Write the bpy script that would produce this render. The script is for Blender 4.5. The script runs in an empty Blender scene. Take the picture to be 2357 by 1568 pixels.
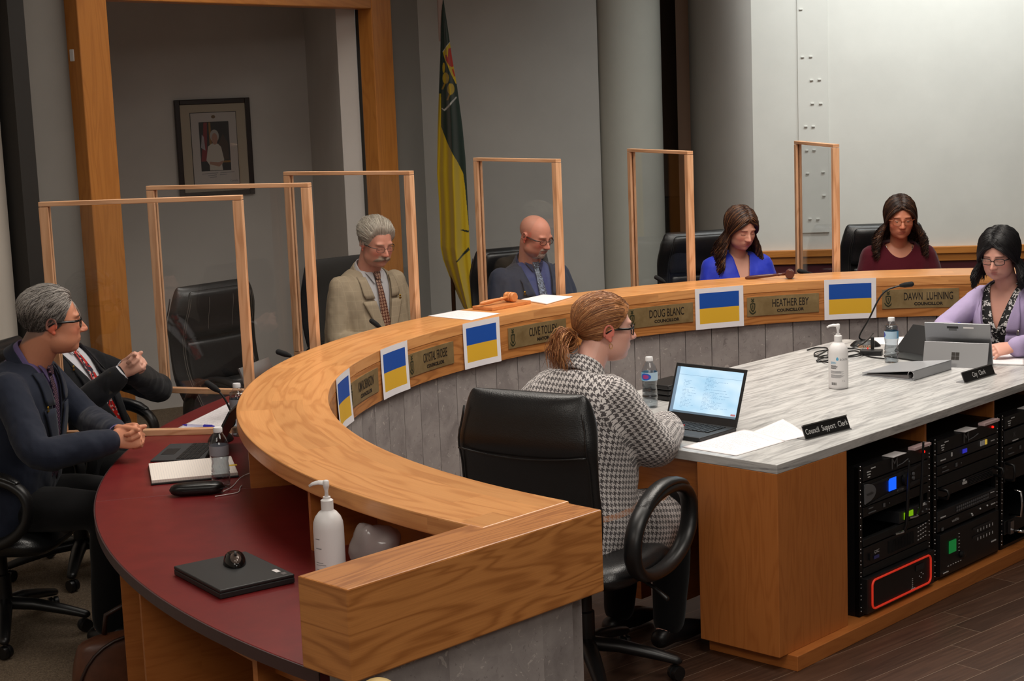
import bpy, bmesh, math, random
import numpy as np
from mathutils import Vector, Matrix, Euler, noise
from mathutils.bvhtree import BVHTree
random.seed(7); np.random.seed(7)
R = math.radians
COL = bpy.context.scene.collection
PI = math.pi
CX, CY = 1.935, 6.008              # centre of the round council bench
RI, RO, RD = 2.61, 2.93, 3.41      # inner / outer counter radius, desk radius
ZC, ZD = 0.98, 0.74                # counter top, desk top

def pol(r, a, z=0.0):
    return Vector((CX + r*math.cos(R(a)), CY + r*math.sin(R(a)), z))

# ---------------------------------------------------------------- mesh builder
class MB:
    def __init__(s): s.V=[]; s.F=[]; s.U=[]; s.mi=[]; s.cur=0
    def add(s, verts, faces, uvs=None, T=None):
        b=len(s.V)
        for v in verts:
            v=Vector(v)
            s.V.append(T@v if T is not None else v)
        for i,f in enumerate(faces):
            s.F.append([b+k for k in f]); s.U.append(uvs[i] if uvs else None); s.mi.append(s.cur)
        return s
    def box(s, c, d, rz=0.0, T=None):
        x,y,z=d[0]/2,d[1]/2,d[2]/2
        vs=[(-x,-y,-z),(x,-y,-z),(x,y,-z),(-x,y,-z),(-x,-y,z),(x,-y,z),(x,y,z),(-x,y,z)]
        M=Matrix.Translation(c)@Matrix.Rotation(rz,4,'Z')
        if T is not None: M=T@M
        return s.add(vs,[(0,3,2,1),(4,5,6,7),(0,1,5,4),(1,2,6,5),(2,3,7,6),(3,0,4,7)],None,M)
    def beam(s, a, b, w, h, up=(0,0,1)):
        a=Vector(a); b=Vector(b); d=(b-a); L=d.length; d.normalize()
        u=Vector(up); x=d.cross(u)
        if x.length<1e-5: x=d.cross(Vector((1,0,0)))
        x.normalize(); z=x.cross(d)
        M=Matrix((( d.x,x.x,z.x,(a.x+b.x)/2),(d.y,x.y,z.y,(a.y+b.y)/2),(d.z,x.z,z.z,(a.z+b.z)/2),(0,0,0,1)))
        return s.box((0,0,0),(L,w,h),0,M)
    def tube(s, path, r, seg=12, cap=True, flat=1.0, up=None, closed=False, round_cap=False):
        P=[Vector(p) for p in path]; n=len(P)
        rr=[r]*n if not hasattr(r,'__len__') else list(r)
        if round_cap and not closed:
            d0=(P[0]-P[1]).normalized(); d1=(P[-1]-P[-2]).normalized()
            e0=[];q0=[];e1=[];q1=[]
            for k in (75,50,25):
                e0.append(P[0]+d0*rr[0]*math.sin(R(k))); q0.append(rr[0]*math.cos(R(k)))
            for k in (25,50,75):
                e1.append(P[-1]+d1*rr[-1]*math.sin(R(k))); q1.append(rr[-1]*math.cos(R(k)))
            P=e0+P+e1; rr=q0+rr+q1; n=len(P)
        vs=[]; fs=[]; prev=None; L=0; uu=[]
        for i in range(n):
            if closed: t=(P[(i+1)%n]-P[i-1])
            else: t=(P[min(i+1,n-1)]-P[max(i-1,0)])
            if t.length<1e-9: t=Vector((0,0,1))
            t.normalize()
            if up is not None:
                x=t.cross(Vector(up))
                if x.length<1e-4: x=prev if prev is not None else t.orthogonal()
            elif prev is None: x=t.orthogonal()
            else: x=prev-t*prev.dot(t)
            if x.length<1e-6: x=t.orthogonal()
            x.normalize(); prev=x; y=t.cross(x)
            if i: L+=(P[i]-P[i-1]).length
            uu.append(L)
            for k in range(seg):
                a=2*PI*k/seg
                vs.append(P[i]+x*(math.cos(a)*rr[i])+y*(math.sin(a)*rr[i]*flat))
        uv=[]
        m=n if closed else n-1
        for i in range(m):
            j=(i+1)%n
            for k in range(seg):
                l=(k+1)%seg
                fs.append((i*seg+k,i*seg+l,j*seg+l,j*seg+k))
                c=2*PI*rr[i]/seg
                uv.append([(uu[i],k*c),(uu[i],(k+1)*c),(uu[j],(k+1)*c),(uu[j],k*c)])
        if cap and not closed:
            fs.append(tuple(range(seg-1,-1,-1))); uv.append([(0,0)]*seg)
            fs.append(tuple((n-1)*seg+k for k in range(seg))); uv.append([(0,0)]*seg)
        return s.add(vs,fs,uv)
    def lathe(s, prof, seg=32, c=(0,0,0), T=None):
        vs=[];fs=[];uv=[]
        for (r,z) in prof:
            for k in range(seg):
                a=2*PI*k/seg; vs.append((c[0]+r*math.cos(a),c[1]+r*math.sin(a),c[2]+z))
        n=len(prof)
        for i in range(n-1):
            for k in range(seg):
                l=(k+1)%seg
                fs.append((i*seg+k,i*seg+l,(i+1)*seg+l,(i+1)*seg+k))
                uv.append([(k/seg,prof[i][1]),((k+1)/seg,prof[i][1]),((k+1)/seg,prof[i+1][1]),(k/seg,prof[i+1][1])])
        if prof[0][0]>1e-6: fs.append(tuple(range(seg-1,-1,-1))); uv.append([(0,0)]*seg)
        if prof[-1][0]>1e-6: fs.append(tuple((n-1)*seg+k for k in range(seg))); uv.append([(0,0)]*seg)
        return s.add(vs,fs,uv,T)
    def grid(s, fn, nu, nv, cu=False, uvfn=None, T=None):
        """fn(i/nu, j/nv) -> point"""
        mu=nu if cu else nu+1
        vs=[fn(i/nu,j/nv) for j in range(nv+1) for i in range(mu)]
        fs=[];uv=[]
        for j in range(nv):
            for i in range(nu):
                k=(i+1)%mu if cu else i+1
                fs.append((j*mu+i,j*mu+k,(j+1)*mu+k,(j+1)*mu+i))
                q=[(i/nu,j/nv),((i+1)/nu,j/nv),((i+1)/nu,(j+1)/nv),(i/nu,(j+1)/nv)]
                uv.append([uvfn(*t) for t in q] if uvfn else q)
        return s.add(vs,fs,uv,T)
    def prism(s, poly, z0, z1, T=None):
        n=len(poly)
        vs=[(p[0],p[1],z0) for p in poly]+[(p[0],p[1],z1) for p in poly]
        fs=[tuple(range(n-1,-1,-1)),tuple(range(n,2*n))]
        for i in range(n):
            j=(i+1)%n; fs.append((i,j,n+j,n+i))
        return s.add(vs,fs,None,T)
    def sphere(s, c, r, seg=16, rings=10, T=None):
        rx,ry,rz=(r,r,r) if not hasattr(r,'__len__') else r
        vs=[];fs=[]
        for j in range(1,rings):
            th=PI*j/rings
            for k in range(seg):
                a=2*PI*k/seg; vs.append((c[0]+rx*math.sin(th)*math.cos(a),c[1]+ry*math.sin(th)*math.sin(a),c[2]+rz*math.cos(th)))
        t=len(vs); vs.append((c[0],c[1],c[2]+rz)); vs.append((c[0],c[1],c[2]-rz))
        for j in range(rings-2):
            for k in range(seg):
                l=(k+1)%seg; fs.append((j*seg+k,(j+1)*seg+k,(j+1)*seg+l,j*seg+l))
        for k in range(seg):
            l=(k+1)%seg; fs.append((t,k,l)); fs.append((t+1,(rings-2)*seg+l,(rings-2)*seg+k))
        return s.add(vs,fs,None,T)
    def arc(s, r0, r1, a0, a1, z0, z1, n=48, center=(CX,CY)):
        """ring-sector slab with uv in metres: u along the arc"""
        cs=[]
        for i in range(n+1):
            a=R(a0+(a1-a0)*i/n); cs.append((math.cos(a),math.sin(a)))
        vs=[];fs=[];uv=[]
        for (c,sn) in cs:
            for (r,z) in ((r0,z0),(r1,z0),(r1,z1),(r0,z1)):
                vs.append((center[0]+r*c,center[1]+r*sn,z))
        rm=(r0+r1)/2; da=R(a1-a0)/n
        for i in range(n):
            b=i*4; u0=i*da*rm; u1=(i+1)*da*rm
            for (p,q,va,vb) in ((0,1,r0,r1),(1,2,z0,z1),(2,3,r1,r0),(3,0,z1,z0)):
                fs.append((b+p,b+q,b+4+q,b+4+p)); uv.append([(u0,va),(u0,vb),(u1,vb),(u1,va)])
        fs.append((3,2,1,0)); uv.append([(r0,z1),(r1,z1),(r1,z0),(r0,z0)])
        b=n*4; fs.append((b,b+1,b+2,b+3)); uv.append([(r0,z0),(r1,z0),(r1,z1),(r0,z1)])
        return s.add(vs,fs,uv)
    def mesh(s, name, grain='x', smooth=False, angle=None, recalc=True):
        me=bpy.data.meshes.new(name)
        me.from_pydata([tuple(v) for v in s.V],[],s.F)
        if recalc:
            bm=bmesh.new(); bm.from_mesh(me); bmesh.ops.recalc_face_normals(bm,faces=bm.faces)
            # recalc may flip loops: store uv per vertex of the face
            bm.faces.ensure_lookup_table()
            ul=bm.loops.layers.uv.new('UVMap')
            for f,src,ids,mi in zip(bm.faces,s.U,s.F,s.mi):
                f.material_index=mi
                f.smooth=smooth
                if src is not None:
                    m={}
                    for k,i in enumerate(ids): m.setdefault(i,src[k])
                    for l in f.loops: l[ul].uv=m[l.vert.index]
                else:
                    n=f.normal
                    ax=[abs(n.x),abs(n.y),abs(n.z)]; d=ax.index(max(ax)); g='xyz'.index(grain)
                    oth=[k for k in range(3) if k!=d]
                    if g in oth: a=g; b=[k for k in oth if k!=g][0]
                    else: a,b=oth
                    for l in f.loops:
                        co=l.vert.co; l[ul].uv=(co[a]+co[d]*0.013*(1 if d!=g else 0), co[b]+co[d]*0.37)
            bm.to_mesh(me); bm.free()
        if angle is not None:
            for p in me.polygons: p.use_smooth=True
            me.set_sharp_from_angle(angle=R(angle))
        return me

def link(name, me, m, parent=None, bevel=0.0, seg=2, sub=0):
    o=bpy.data.objects.new(name,me); COL.objects.link(o)
    for mm in (m if isinstance(m,(list,tuple)) else [m]): me.materials.append(mm)
    if parent is not None: o.parent=parent
    if bevel>0:
        b=o.modifiers.new('bevel','BEVEL'); b.width=bevel; b.segments=seg; b.limit_method='ANGLE'; b.angle_limit=R(40)
        if angle_flag: pass
    if sub:
        b=o.modifiers.new('sub','SUBSURF'); b.levels=sub; b.render_levels=sub
    return o
angle_flag=False

def part(name, mb, m, parent=None, grain='x', smooth=False, angle=None, bevel=0.0, seg=2, sub=0, label=None, kind=None):
    o=link(name, mb.mesh(name,grain,smooth,angle), m, parent, bevel, seg, sub)
    if label: o['label']=label
    if kind: o['kind']=kind
    return o

def tag(o,label,cat,group=None):
    o['label']=label; o['category']=cat
    if group: o['group']=group
    return o

def thing(name,label,cat,loc=(0,0,0),rz=0.0,group=None):
    o=bpy.data.objects.new(name,None); o.empty_display_size=0.05; COL.objects.link(o)
    o.location=loc; o.rotation_euler=(0,0,rz)
    return tag(o,label,cat,group)

def solo(name,mb,m,label,cat,loc=(0,0,0),rz=0.0,group=None,**kw):
    o=part(name,mb,m,None,**kw); o.location=loc; o.rotation_euler=(0,0,rz)
    return tag(o,label,cat,group)

def struct(name,mb,m,**kw):
    o=part(name,mb,m,None,**kw); o['kind']='structure'; return o

def dup(root,loc,rz,label=None,group=None):
    r=root.copy(); COL.objects.link(r); r.location=loc; r.rotation_euler=(0,0,rz)
    if label: r['label']=label
    if group: r['group']=group
    for ch in list(root.children):
        c=ch.copy(); COL.objects.link(c); c.parent=r
        for g in list(ch.children):
            d=g.copy(); COL.objects.link(d); d.parent=c
    return r

_fonts={}
def text_mb(txt, size, sx=1.0, align='CENTER', extrude=0.0, spacing=1.0, mapfn=None, weight=0.0):
    """text outline as a MB in the xz plane facing -y (x right, z up)"""
    cu=bpy.data.curves.new('t','FONT'); cu.body=txt; cu.size=size; cu.align_x=align; cu.align_y='CENTER'
    cu.extrude=extrude; cu.space_character=spacing; cu.offset=weight; cu.resolution_u=3
    o=bpy.data.objects.new('t',cu); COL.objects.link(o)
    dg=bpy.context.evaluated_depsgraph_get()
    me=bpy.data.meshes.new_from_object(o.evaluated_get(dg))
    mb=MB()
    vs=[(v.co.x*sx,-v.co.z,v.co.y) for v in me.vertices]
    if mapfn: vs=[mapfn(*v) for v in vs]
    mb.add(vs,[list(p.vertices) for p in me.polygons])
    bpy.data.objects.remove(o); bpy.data.curves.remove(cu); bpy.data.meshes.remove(me)
    return mb

# ---------------------------------------------------------------- materials
def srgb(r,g,b):
    f=lambda c: c/12.92 if c<=0.04045 else ((c+0.055)/1.055)**2.4
    return (f(r/255),f(g/255),f(b/255),1.0)

class NT:
    def __init__(s,name):
        s.m=bpy.data.materials.new(name); s.m.use_nodes=True; s.t=s.m.node_tree; s.t.nodes.clear()
        s.out=s.n('ShaderNodeOutputMaterial'); s.p=s.n('ShaderNodeBsdfPrincipled')
        s.l(s.p.outputs[0],s.out.inputs[0])
    def n(s,t,**kw):
        n=s.t.nodes.new(t)
        for k,v in kw.items(): setattr(n,k,v)
        return n
    def l(s,a,b): s.t.links.new(a,b)
    def val(s,sock,v):
        if hasattr(v,'links') or hasattr(v,'is_linked'): s.l(v,sock)
        else: sock.default_value=v
    def math(s,op,a,b=0.0,c=None):
        n=s.n('ShaderNodeMath',operation=op); s.val(n.inputs[0],a); s.val(n.inputs[1],b)
        if c is not None: s.val(n.inputs[2],c)
        return n.outputs[0]
    def mix(s,f,a,b,bt='MIX'):
        n=s.n('ShaderNodeMix',data_type='RGBA',blend_type=bt); s.val(n.inputs[0],f); s.val(n.inputs[6],a); s.val(n.inputs[7],b)
        return n.outputs[2]
    def coord(s,kind='UV'):
        return s.n('ShaderNodeTexCoord').outputs[kind]
    def mapv(s,vec,scale=(1,1,1),loc=(0,0,0),rot=(0,0,0)):
        n=s.n('ShaderNodeMapping'); s.l(vec,n.inputs[0]); n.inputs['Location'].default_value=loc; n.inputs['Rotation'].default_value=rot; n.inputs['Scale'].default_value=scale
        return n.outputs[0]
    def noise(s,vec,scale=5,detail=3,rough=0.5,dist=0.0,col=False):
        n=s.n('ShaderNodeTexNoise'); s.l(vec,n.inputs['Vector']); n.inputs['Scale'].default_value=scale; n.inputs['Detail'].default_value=detail; n.inputs['Roughness'].default_value=rough; n.inputs['Distortion'].default_value=dist
        return n.outputs[1 if col else 0]
    def ramp(s,f,stops,interp='LINEAR'):
        n=s.n('ShaderNodeValToRGB'); s.l(f,n.inputs[0]); n.color_ramp.interpolation=interp
        e=n.color_ramp.elements
        while len(e)<len(stops): e.new(0.5)
        for el,(p,c) in zip(e,stops): el.position=p; el.color=c
        return n.outputs[0]
    def xyz(s,vec):
        n=s.n('ShaderNodeSeparateXYZ'); s.l(vec,n.inputs[0]); return n.outputs
    def comb(s,x,y,z=0.0):
        n=s.n('ShaderNodeCombineXYZ'); s.val(n.inputs[0],x); s.val(n.inputs[1],y); s.val(n.inputs[2],z); return n.outputs[0]
    def bump(s,h,strength=0.2,dist=0.01):
        n=s.n('ShaderNodeBump'); n.inputs['Strength'].default_value=strength; n.inputs['Distance'].default_value=dist; s.l(h,n.inputs['Height']); s.l(n.outputs[0],s.p.inputs['Normal'])
    def set(s,**kw):
        for k,v in kw.items():
            s.val(s.p.inputs[{'color':'Base Color','rough':'Roughness','metal':'Metallic','spec':'Specular IOR Level','trans':'Transmission Weight','ior':'IOR','alpha':'Alpha','emit':'Emission Color','estr':'Emission Strength','sheen':'Sheen Weight','coat':'Coat Weight','sss':'Subsurface Weight','aniso':'Anisotropic'}[k]],v)
        return s
def M(name,rgb,rough=0.5,metal=0.0,spec=0.5,nz=0.0,nscale=60,bump=0.0,**kw):
    t=NT(name); c=srgb(*rgb)
    if nz>0 or bump>0:
        f=t.noise(t.coord('Object'),nscale,4,0.55)
        if nz>0:
            d=tuple(max(0,x*(1-nz)) for x in c[:3])+(1,); b=tuple(min(1,x*(1+nz)) for x in c[:3])+(1,)
            t.set(color=t.ramp(f,[(0.25,d),(0.75,b)]))
        else: t.set(color=c)
        if bump>0: t.bump(f,bump,0.004)
    else: t.set(color=c)
    t.set(rough=rough,metal=metal,spec=spec,**kw)
    return t.m

def oak(name,light,dark,seg=0.85,board=0.11,rough=0.32,var=0.16,scale=1.0,ringw=.5,ringf=46.0):
    """straight and cathedral grained board, u along the grain, uv in metres"""
    t=NT(name); uv=t.coord('UV'); x,y,_=t.xyz(uv)
    row=t.math('FLOOR',t.math('DIVIDE',y,board))
    wn0=t.n('ShaderNodeTexWhiteNoise',noise_dimensions='1D'); t.l(row,wn0.inputs['W'])
    xs=t.math('ADD',x,t.math('MULTIPLY',wn0.outputs[0],seg*0.35))
    colm=t.math('FLOOR',t.math('DIVIDE',xs,seg))
    wn=t.n('ShaderNodeTexWhiteNoise',noise_dimensions='2D'); t.l(t.comb(row,colm),wn.inputs['Vector'])
    off=t.math('MULTIPLY',wn.outputs[0],17.0)
    v2=t.comb(t.math('ADD',t.math('MULTIPLY',x,1.1*scale),off),t.math('ADD',t.math('MULTIPLY',y,9.0*scale),off),off)
    n1=t.noise(v2,1.3,2,0.5,0.35)
    rings=t.math('SINE',t.math('MULTIPLY',n1,ringf))
    rings=t.math('MULTIPLY_ADD',rings,0.5,0.5)
    v3=t.comb(t.math('MULTIPLY',x,7.0),t.math('ADD',t.math('MULTIPLY',y,260.0),off),0.0)
    pores=t.noise(v3,1.0,3,0.6)
    f=t.math('ADD',t.math('MULTIPLY',t.math('POWER',rings,2.4),ringw),t.math('MULTIPLY',pores,0.6))
    c=t.ramp(f,[(0.18,srgb(*light)),(0.95,srgb(*dark))])
    tint=t.math('ADD',1.0-var/2,t.math('MULTIPLY',wn.outputs[0],var))
    hs=t.n('ShaderNodeHueSaturation'); t.l(c,hs.inputs['Color']); t.l(tint,hs.inputs['Value'])
    t.set(color=hs.outputs[0],rough=rough,spec=0.5)
    t.bump(f,0.06,0.002)
    return t.m
# ---------------------------------------------------------------- camera
F_PX=3773.69; PITCH=0.1513345; ROLL=-0.0390872; HCAM=2.0329
IW,IH=2357,1568
_fw=Vector((0,math.cos(PITCH),-math.sin(PITCH))); _r0=Vector((1,0,0)); _u0=_r0.cross(_fw)
_rt=_r0*math.cos(ROLL)+_u0*math.sin(ROLL); _up=_u0*math.cos(ROLL)-_r0*math.sin(ROLL)
CAMLOC=Vector((0,0,HCAM))
def _ray(x,y): return _rt*(x-IW/2)+_up*(IH/2-y)+_fw*F_PX
def at(x,y,z):
    d=_ray(x,y); return CAMLOC+d*((z-HCAM)/d.z)
def atY(x,y,Y):
    d=_ray(x,y); return CAMLOC+d*(Y/d.y)
cam=bpy.data.cameras.new('camera'); co=bpy.data.objects.new('camera',cam); COL.objects.link(co)
cam.sensor_width=36; cam.sensor_fit='HORIZONTAL'; cam.lens=F_PX/IW*36; cam.clip_start=0.05
co.matrix_world=Matrix(((_rt.x,_up.x,-_fw.x,0),(_rt.y,_up.y,-_fw.y,0),(_rt.z,_up.z,-_fw.z,HCAM),(0,0,0,1)))
bpy.context.scene.camera=co

# ---------------------------------------------------------------- materials
OAK=oak('oak counter',(224,160,98),(188,120,64),seg=0.85,board=0.108,rough=0.30,ringw=.36,ringf=34.0)
OAKF=oak('oak veneer',(198,132,72),(146,86,38),seg=3.0,board=0.6,rough=0.34,var=0.06,scale=0.8,ringw=.42,ringf=85.0)
OAKD=oak('oak cabinet',(186,114,56),(160,90,38),seg=4.0,board=2.0,rough=0.38,var=0.04,scale=1.1,ringw=.28)
OAKW=oak('oak wall trim',(188,122,54),(162,98,38),seg=6.0,board=3.0,rough=0.42,var=0.03,scale=0.9,ringw=.32)
PINE=oak('pale pine',(226,178,138),(196,142,100),seg=5.0,board=1.0,rough=0.5,var=0.03,scale=1.2)
def wall_mat(name,rgb,rough=0.85):
    t=NT(name); f=t.noise(t.coord('Object'),3.0,5,0.6); c=srgb(*rgb)
    t.set(color=t.ramp(f,[(0.2,tuple(x*0.94 for x in c[:3])+(1,)),(0.8,tuple(min(1,x*1.05) for x in c[:3])+(1,))]),rough=rough,spec=0.2)
    g=t.noise(t.coord('Object'),260,2,0.5); t.bump(g,0.08,0.002); return t.m
WALL=wall_mat('grey wall paint',(154,151,146))
WALLD=wall_mat('dark grey wall paint',(122,119,114))
WALLL=wall_mat('light grey wall panel',(206,206,200))
WALLC=wall_mat('left wall paint',(186,178,168))
COLM=wall_mat('column paint',(164,164,156))
BROWN=wall_mat('brown recess paint',(130,106,90))
CEIL=wall_mat('ceiling tile',(205,203,198))
MAROON=M('maroon wainscot',(84,26,36),0.55,nz=0.12,nscale=20)
BLACKTRIM=M('black door edge',(36,33,30),0.6)
BLACK=M('black plastic',(18,18,19),0.38)
BLACKM=M('black metal',(14,14,15),0.45,spec=0.4)
WHITE=M('white plastic',(226,224,222),0.35)
STEEL=M('brushed steel',(170,170,172),0.3,1.0)
CHROME=M('chrome',(210,210,212),0.12,1.0)
PAPER=M('white paper',(238,234,234),0.7,nz=0.02,nscale=30)

def floor_planks():
    t=NT('dark walnut floor'); uv=t.coord('UV'); x,y,_=t.xyz(uv)
    w=0.118; L=1.15
    row=t.math('FLOOR',t.math('DIVIDE',y,w))
    wr=t.n('ShaderNodeTexWhiteNoise',noise_dimensions='1D'); t.l(row,wr.inputs['W'])
    xs=t.math('ADD',x,t.math('MULTIPLY',wr.outputs[0],3.7))
    cm=t.math('FLOOR',t.math('DIVIDE',xs,L))
    wn=t.n('ShaderNodeTexWhiteNoise',noise_dimensions='2D'); t.l(t.comb(row,cm),wn.inputs['Vector'])
    off=t.math('MULTIPLY',wn.outputs[0],23.0)
    g=t.noise(t.comb(t.math('MULTIPLY_ADD',x,3.0,off),t.math('MULTIPLY_ADD',y,60.0,off)),1.0,5,0.65,0.4)
    c=t.ramp(g,[(0.25,srgb(50,34,26)),(0.75,srgb(84,60,47))])
    hs=t.n('ShaderNodeHueSaturation'); t.l(c,hs.inputs['Color']); t.l(t.math('MULTIPLY_ADD',wn.outputs[0],0.45,0.78),hs.inputs['Value'])
    fy=t.math('FRACT',t.math('DIVIDE',y,w)); fx=t.math('FRACT',t.math('DIVIDE',xs,L))
    e=t.math('MAXIMUM',t.math('LESS_THAN',fy,0.022),t.math('LESS_THAN',fx,0.0022))
    col=t.mix(e,hs.outputs[0],srgb(124,104,88))
    t.set(color=col,rough=0.36); t.bump(t.math('SUBTRACT',g,e),0.12,0.003); return t.m
def carpet():
    t=NT('grey brown carpet'); o=t.coord('Object')
    f=t.noise(o,170,4,0.7); g=t.noise(o,9,3,0.6)
    c=t.ramp(f,[(0.3,srgb(84,72,60)),(0.5,srgb(128,112,94)),(0.72,srgb(170,154,132))])
    t.set(color=t.mix(t.math('MULTIPLY',g,0.35),c,srgb(96,84,72)),rough=0.95,spec=0.1); t.bump(f,0.7,0.006); return t.m
def stone():
    t=NT('grey stone laminate'); uv=t.coord('UV'); x,y,_=t.xyz(uv)
    pn=t.math('FLOOR',t.math('DIVIDE',x,0.1595))
    wn=t.n('ShaderNodeTexWhiteNoise',noise_dimensions='1D'); t.l(pn,wn.inputs['W'])
    off=t.math('MULTIPLY',wn.outputs[0],31.0)
    v=t.comb(t.math('ADD',x,off),t.math('ADD',y,off),off)
    n1=t.noise(v,7.0,6,0.65,0.6); n2=t.noise(v,26,5,0.7,1.2); n3=t.noise(v,60,3,0.6)
    c=t.ramp(n1,[(0.28,srgb(132,125,124)),(0.5,srgb(156,149,147)),(0.75,srgb(172,165,162))])
    c=t.mix(t.math('MULTIPLY',t.math('GREATER_THAN',n2,0.63),0.6),c,srgb(206,198,192))
    c=t.mix(t.math('MULTIPLY',t.math('LESS_THAN',n2,0.37),0.5),c,srgb(108,101,100))
    hs=t.n('ShaderNodeHueSaturation'); t.l(c,hs.inputs['Color']); t.l(t.math('MULTIPLY_ADD',wn.outputs[0],0.16,0.92),hs.inputs['Value'])
    t.set(color=hs.outputs[0],rough=0.42); return t.m
def marble():
    t=NT('grey streaked laminate'); uv=t.coord('UV'); x,y,_=t.xyz(uv)
    w=t.noise(uv,1.6,3,0.5)
    v=t.comb(t.math('MULTIPLY',x,2.6),t.math('ADD',t.math('MULTIPLY',y,24.0),t.math('MULTIPLY',w,1.6)),0.0)
    n1=t.noise(v,1.3,7,0.68,0.9)
    v2=t.comb(t.math('MULTIPLY',x,7.0),t.math('ADD',t.math('MULTIPLY',y,60.0),t.math('MULTIPLY',w,3.0)),3.0)
    n2=t.noise(v2,1.0,6,0.7,0.7)
    c=t.ramp(n1,[(0.28,srgb(116,116,118)),(0.42,srgb(160,159,158)),(0.54,srgb(192,191,189)),(0.72,srgb(214,213,211))])
    dk=t.ramp(n2,[(0.27,(1,1,1,1)),(0.38,(0,0,0,1))])
    c=t.mix(t.math('MULTIPLY',dk,0.75),c,srgb(92,92,96))
    t.set(color=c,rough=0.3); return t.m
def redtop():
    t=NT('oxblood laminate'); o=t.coord('Object'); n=t.noise(o,14,5,0.6); m=t.noise(o,180,2,0.5)
    t.set(color=t.mix(t.math('MULTIPLY',m,0.3),t.ramp(n,[(0.25,srgb(104,26,28)),(0.75,srgb(126,36,36))]),srgb(84,20,22)),rough=0.33); return t.m
FLOORM=floor_planks(); CARPET=carpet(); STONE=stone(); MARBLE=marble(); RED=redtop()
REDEDGE=M('dark brown edge band',(62,38,40),0.4)

# ---------------------------------------------------------------- room shell
p0=at(1900,1559,0); p1=at(2357,1372,0); pa=math.atan2(p1.y-p0.y,p1.x-p0.x)
mb=MB(); vs=[(-6.5,-2.5,0),(7,-2.5,0),(7,14.5,0),(-6.5,14.5,0),(-6.5,-2.5,-.1),(7,-2.5,-.1),(7,14.5,-.1),(-6.5,14.5,-.1)]
c_,s_=math.cos(-pa),math.sin(-pa)
q=lambda v:(v[0]*c_-v[1]*s_,v[0]*s_+v[1]*c_)
fcs=[(0,1,2,3),(4,7,6,5),(0,4,5,1),(1,5,6,2),(2,6,7,3),(3,7,4,0)]
mb.add(vs,fcs,[[q(vs[i]) for i in f] for f in fcs])
struct('floor',mb,FLOORM)
mb=MB(); mb.arc(RI+0.15,7.0,40,232,0.0,0.008,96)
struct('floor_carpet',mb,CARPET)
struct('ceiling',MB().box((0.25,6,3.75),(13.5,17,.1)),CEIL)

def wall(name,pts,m,z0=0.0,z1=3.7,th=0.12,back=(0,1)):
    """wall along a polyline, thickness pushed away from the room"""
    mb=MB(); P=[Vector((p[0],p[1],0)) for p in pts]
    cc=Vector((1.5,6,0))
    for a,b in zip(P[:-1],P[1:]):
        d=(b-a).normalized(); n=Vector((-d.y,d.x,0))
        if n.dot((a+b)/2-cc)<0: n=-n
        vs=[a,b,b+n*th,a+n*th]
        mb.add([(v.x,v.y,z0) for v in vs]+[(v.x,v.y,z1) for v in vs],[(0,1,2,3),(4,7,6,5),(0,4,5,1),(1,5,6,2),(2,6,7,3),(3,7,4,0)])
    return struct(name,mb,m)
# niche frame plane
FA=atY(246,400,8.5); FB=atY(848,400,10.33); FA.z=FB.z=0
fd=(FB-FA).normalized(); fn=Vector((fd.y,-fd.x,0))
if fn.dot(Vector((CX,CY,0))-FA)<0: fn=-fn
def onframe(px,py=400):
    d=_ray(px,py); den=d.x*fn.x+d.y*fn.y
    t=((FA.x)*fn.x+(FA.y)*fn.y)/den
    return Vector((d.x*t,d.y*t,HCAM+d.z*t))
L0=onframe(36,500); L1=onframe(184,400); R1=onframe(892,400); R2=onframe(976,350)
s_hdr=onframe(520,12).z
TW=0.13
wall('wall_left',[(-3.3,-2.0),(-3.0,4.2),(L0.x-.03,L0.y-.02)],WALLC)
dk=MB(); dk.box((L0.x+.02,L0.y+.03,1.85),(.10,.16,3.7),rz=math.atan2(fd.y,fd.x)); struct('trim_1',dk,BLACKTRIM)
wall('wall_back_left',[(L0.x,L0.y),(FA.x-fd.x*.12,FA.y-fd.y*.12)],WALLD)
wall('wall_back_corner',[(FB.x+fd.x*.10,FB.y+fd.y*.10),(R2.x,R2.y)],WALLD)
# header wall above the niche
hw=MB()
a=FA-fd*.12; b=FB+fd*.1
n2=-fn
vs=[a,b,b+n2*.12,a+n2*.12]
hw.add([(v.x,v.y,s_hdr+.16) for v in vs]+[(v.x,v.y,3.7) for v in vs],[(0,1,2,3),(4,7,6,5),(0,4,5,1),(1,5,6,2),(2,6,7,3),(3,7,4,0)])
struct('wall_over_niche',hw,WALLD)
# niche back wall and returns
NB=[(-3.35,10.40),(-1.215,11.36)]
WALLN=wall_mat('lightened niche wall',(206,201,196))  # colour lightened in place of light that falls short deep in the niche
wall('wall_niche',[NB[0],NB[1]],WALLN)
wall('wall_niche_right',[NB[1],(FB.x+fd.x*.02+n2.x*.06,FB.y+fd.y*.02+n2.y*.06)],WALLN)
wall('wall_niche_left',[(FA.x-fd.x*.06+n2.x*.06,FA.y-fd.y*.06+n2.y*.06),NB[0]],WALLN)
nc=MB(); vs=[FA+n2*.1,FB+n2*.1,Vector((NB[1][0],NB[1][1],0)),Vector((NB[0][0],NB[0][1],0))]
nc.add([(v.x,v.y,3.2) for v in vs]+[(v.x,v.y,3.3) for v in vs],[(0,1,2,3),(4,7,6,5),(0,4,5,1),(1,5,6,2),(2,6,7,3),(3,7,4,0)])
struct('ceiling_niche',nc,CEIL)
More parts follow.
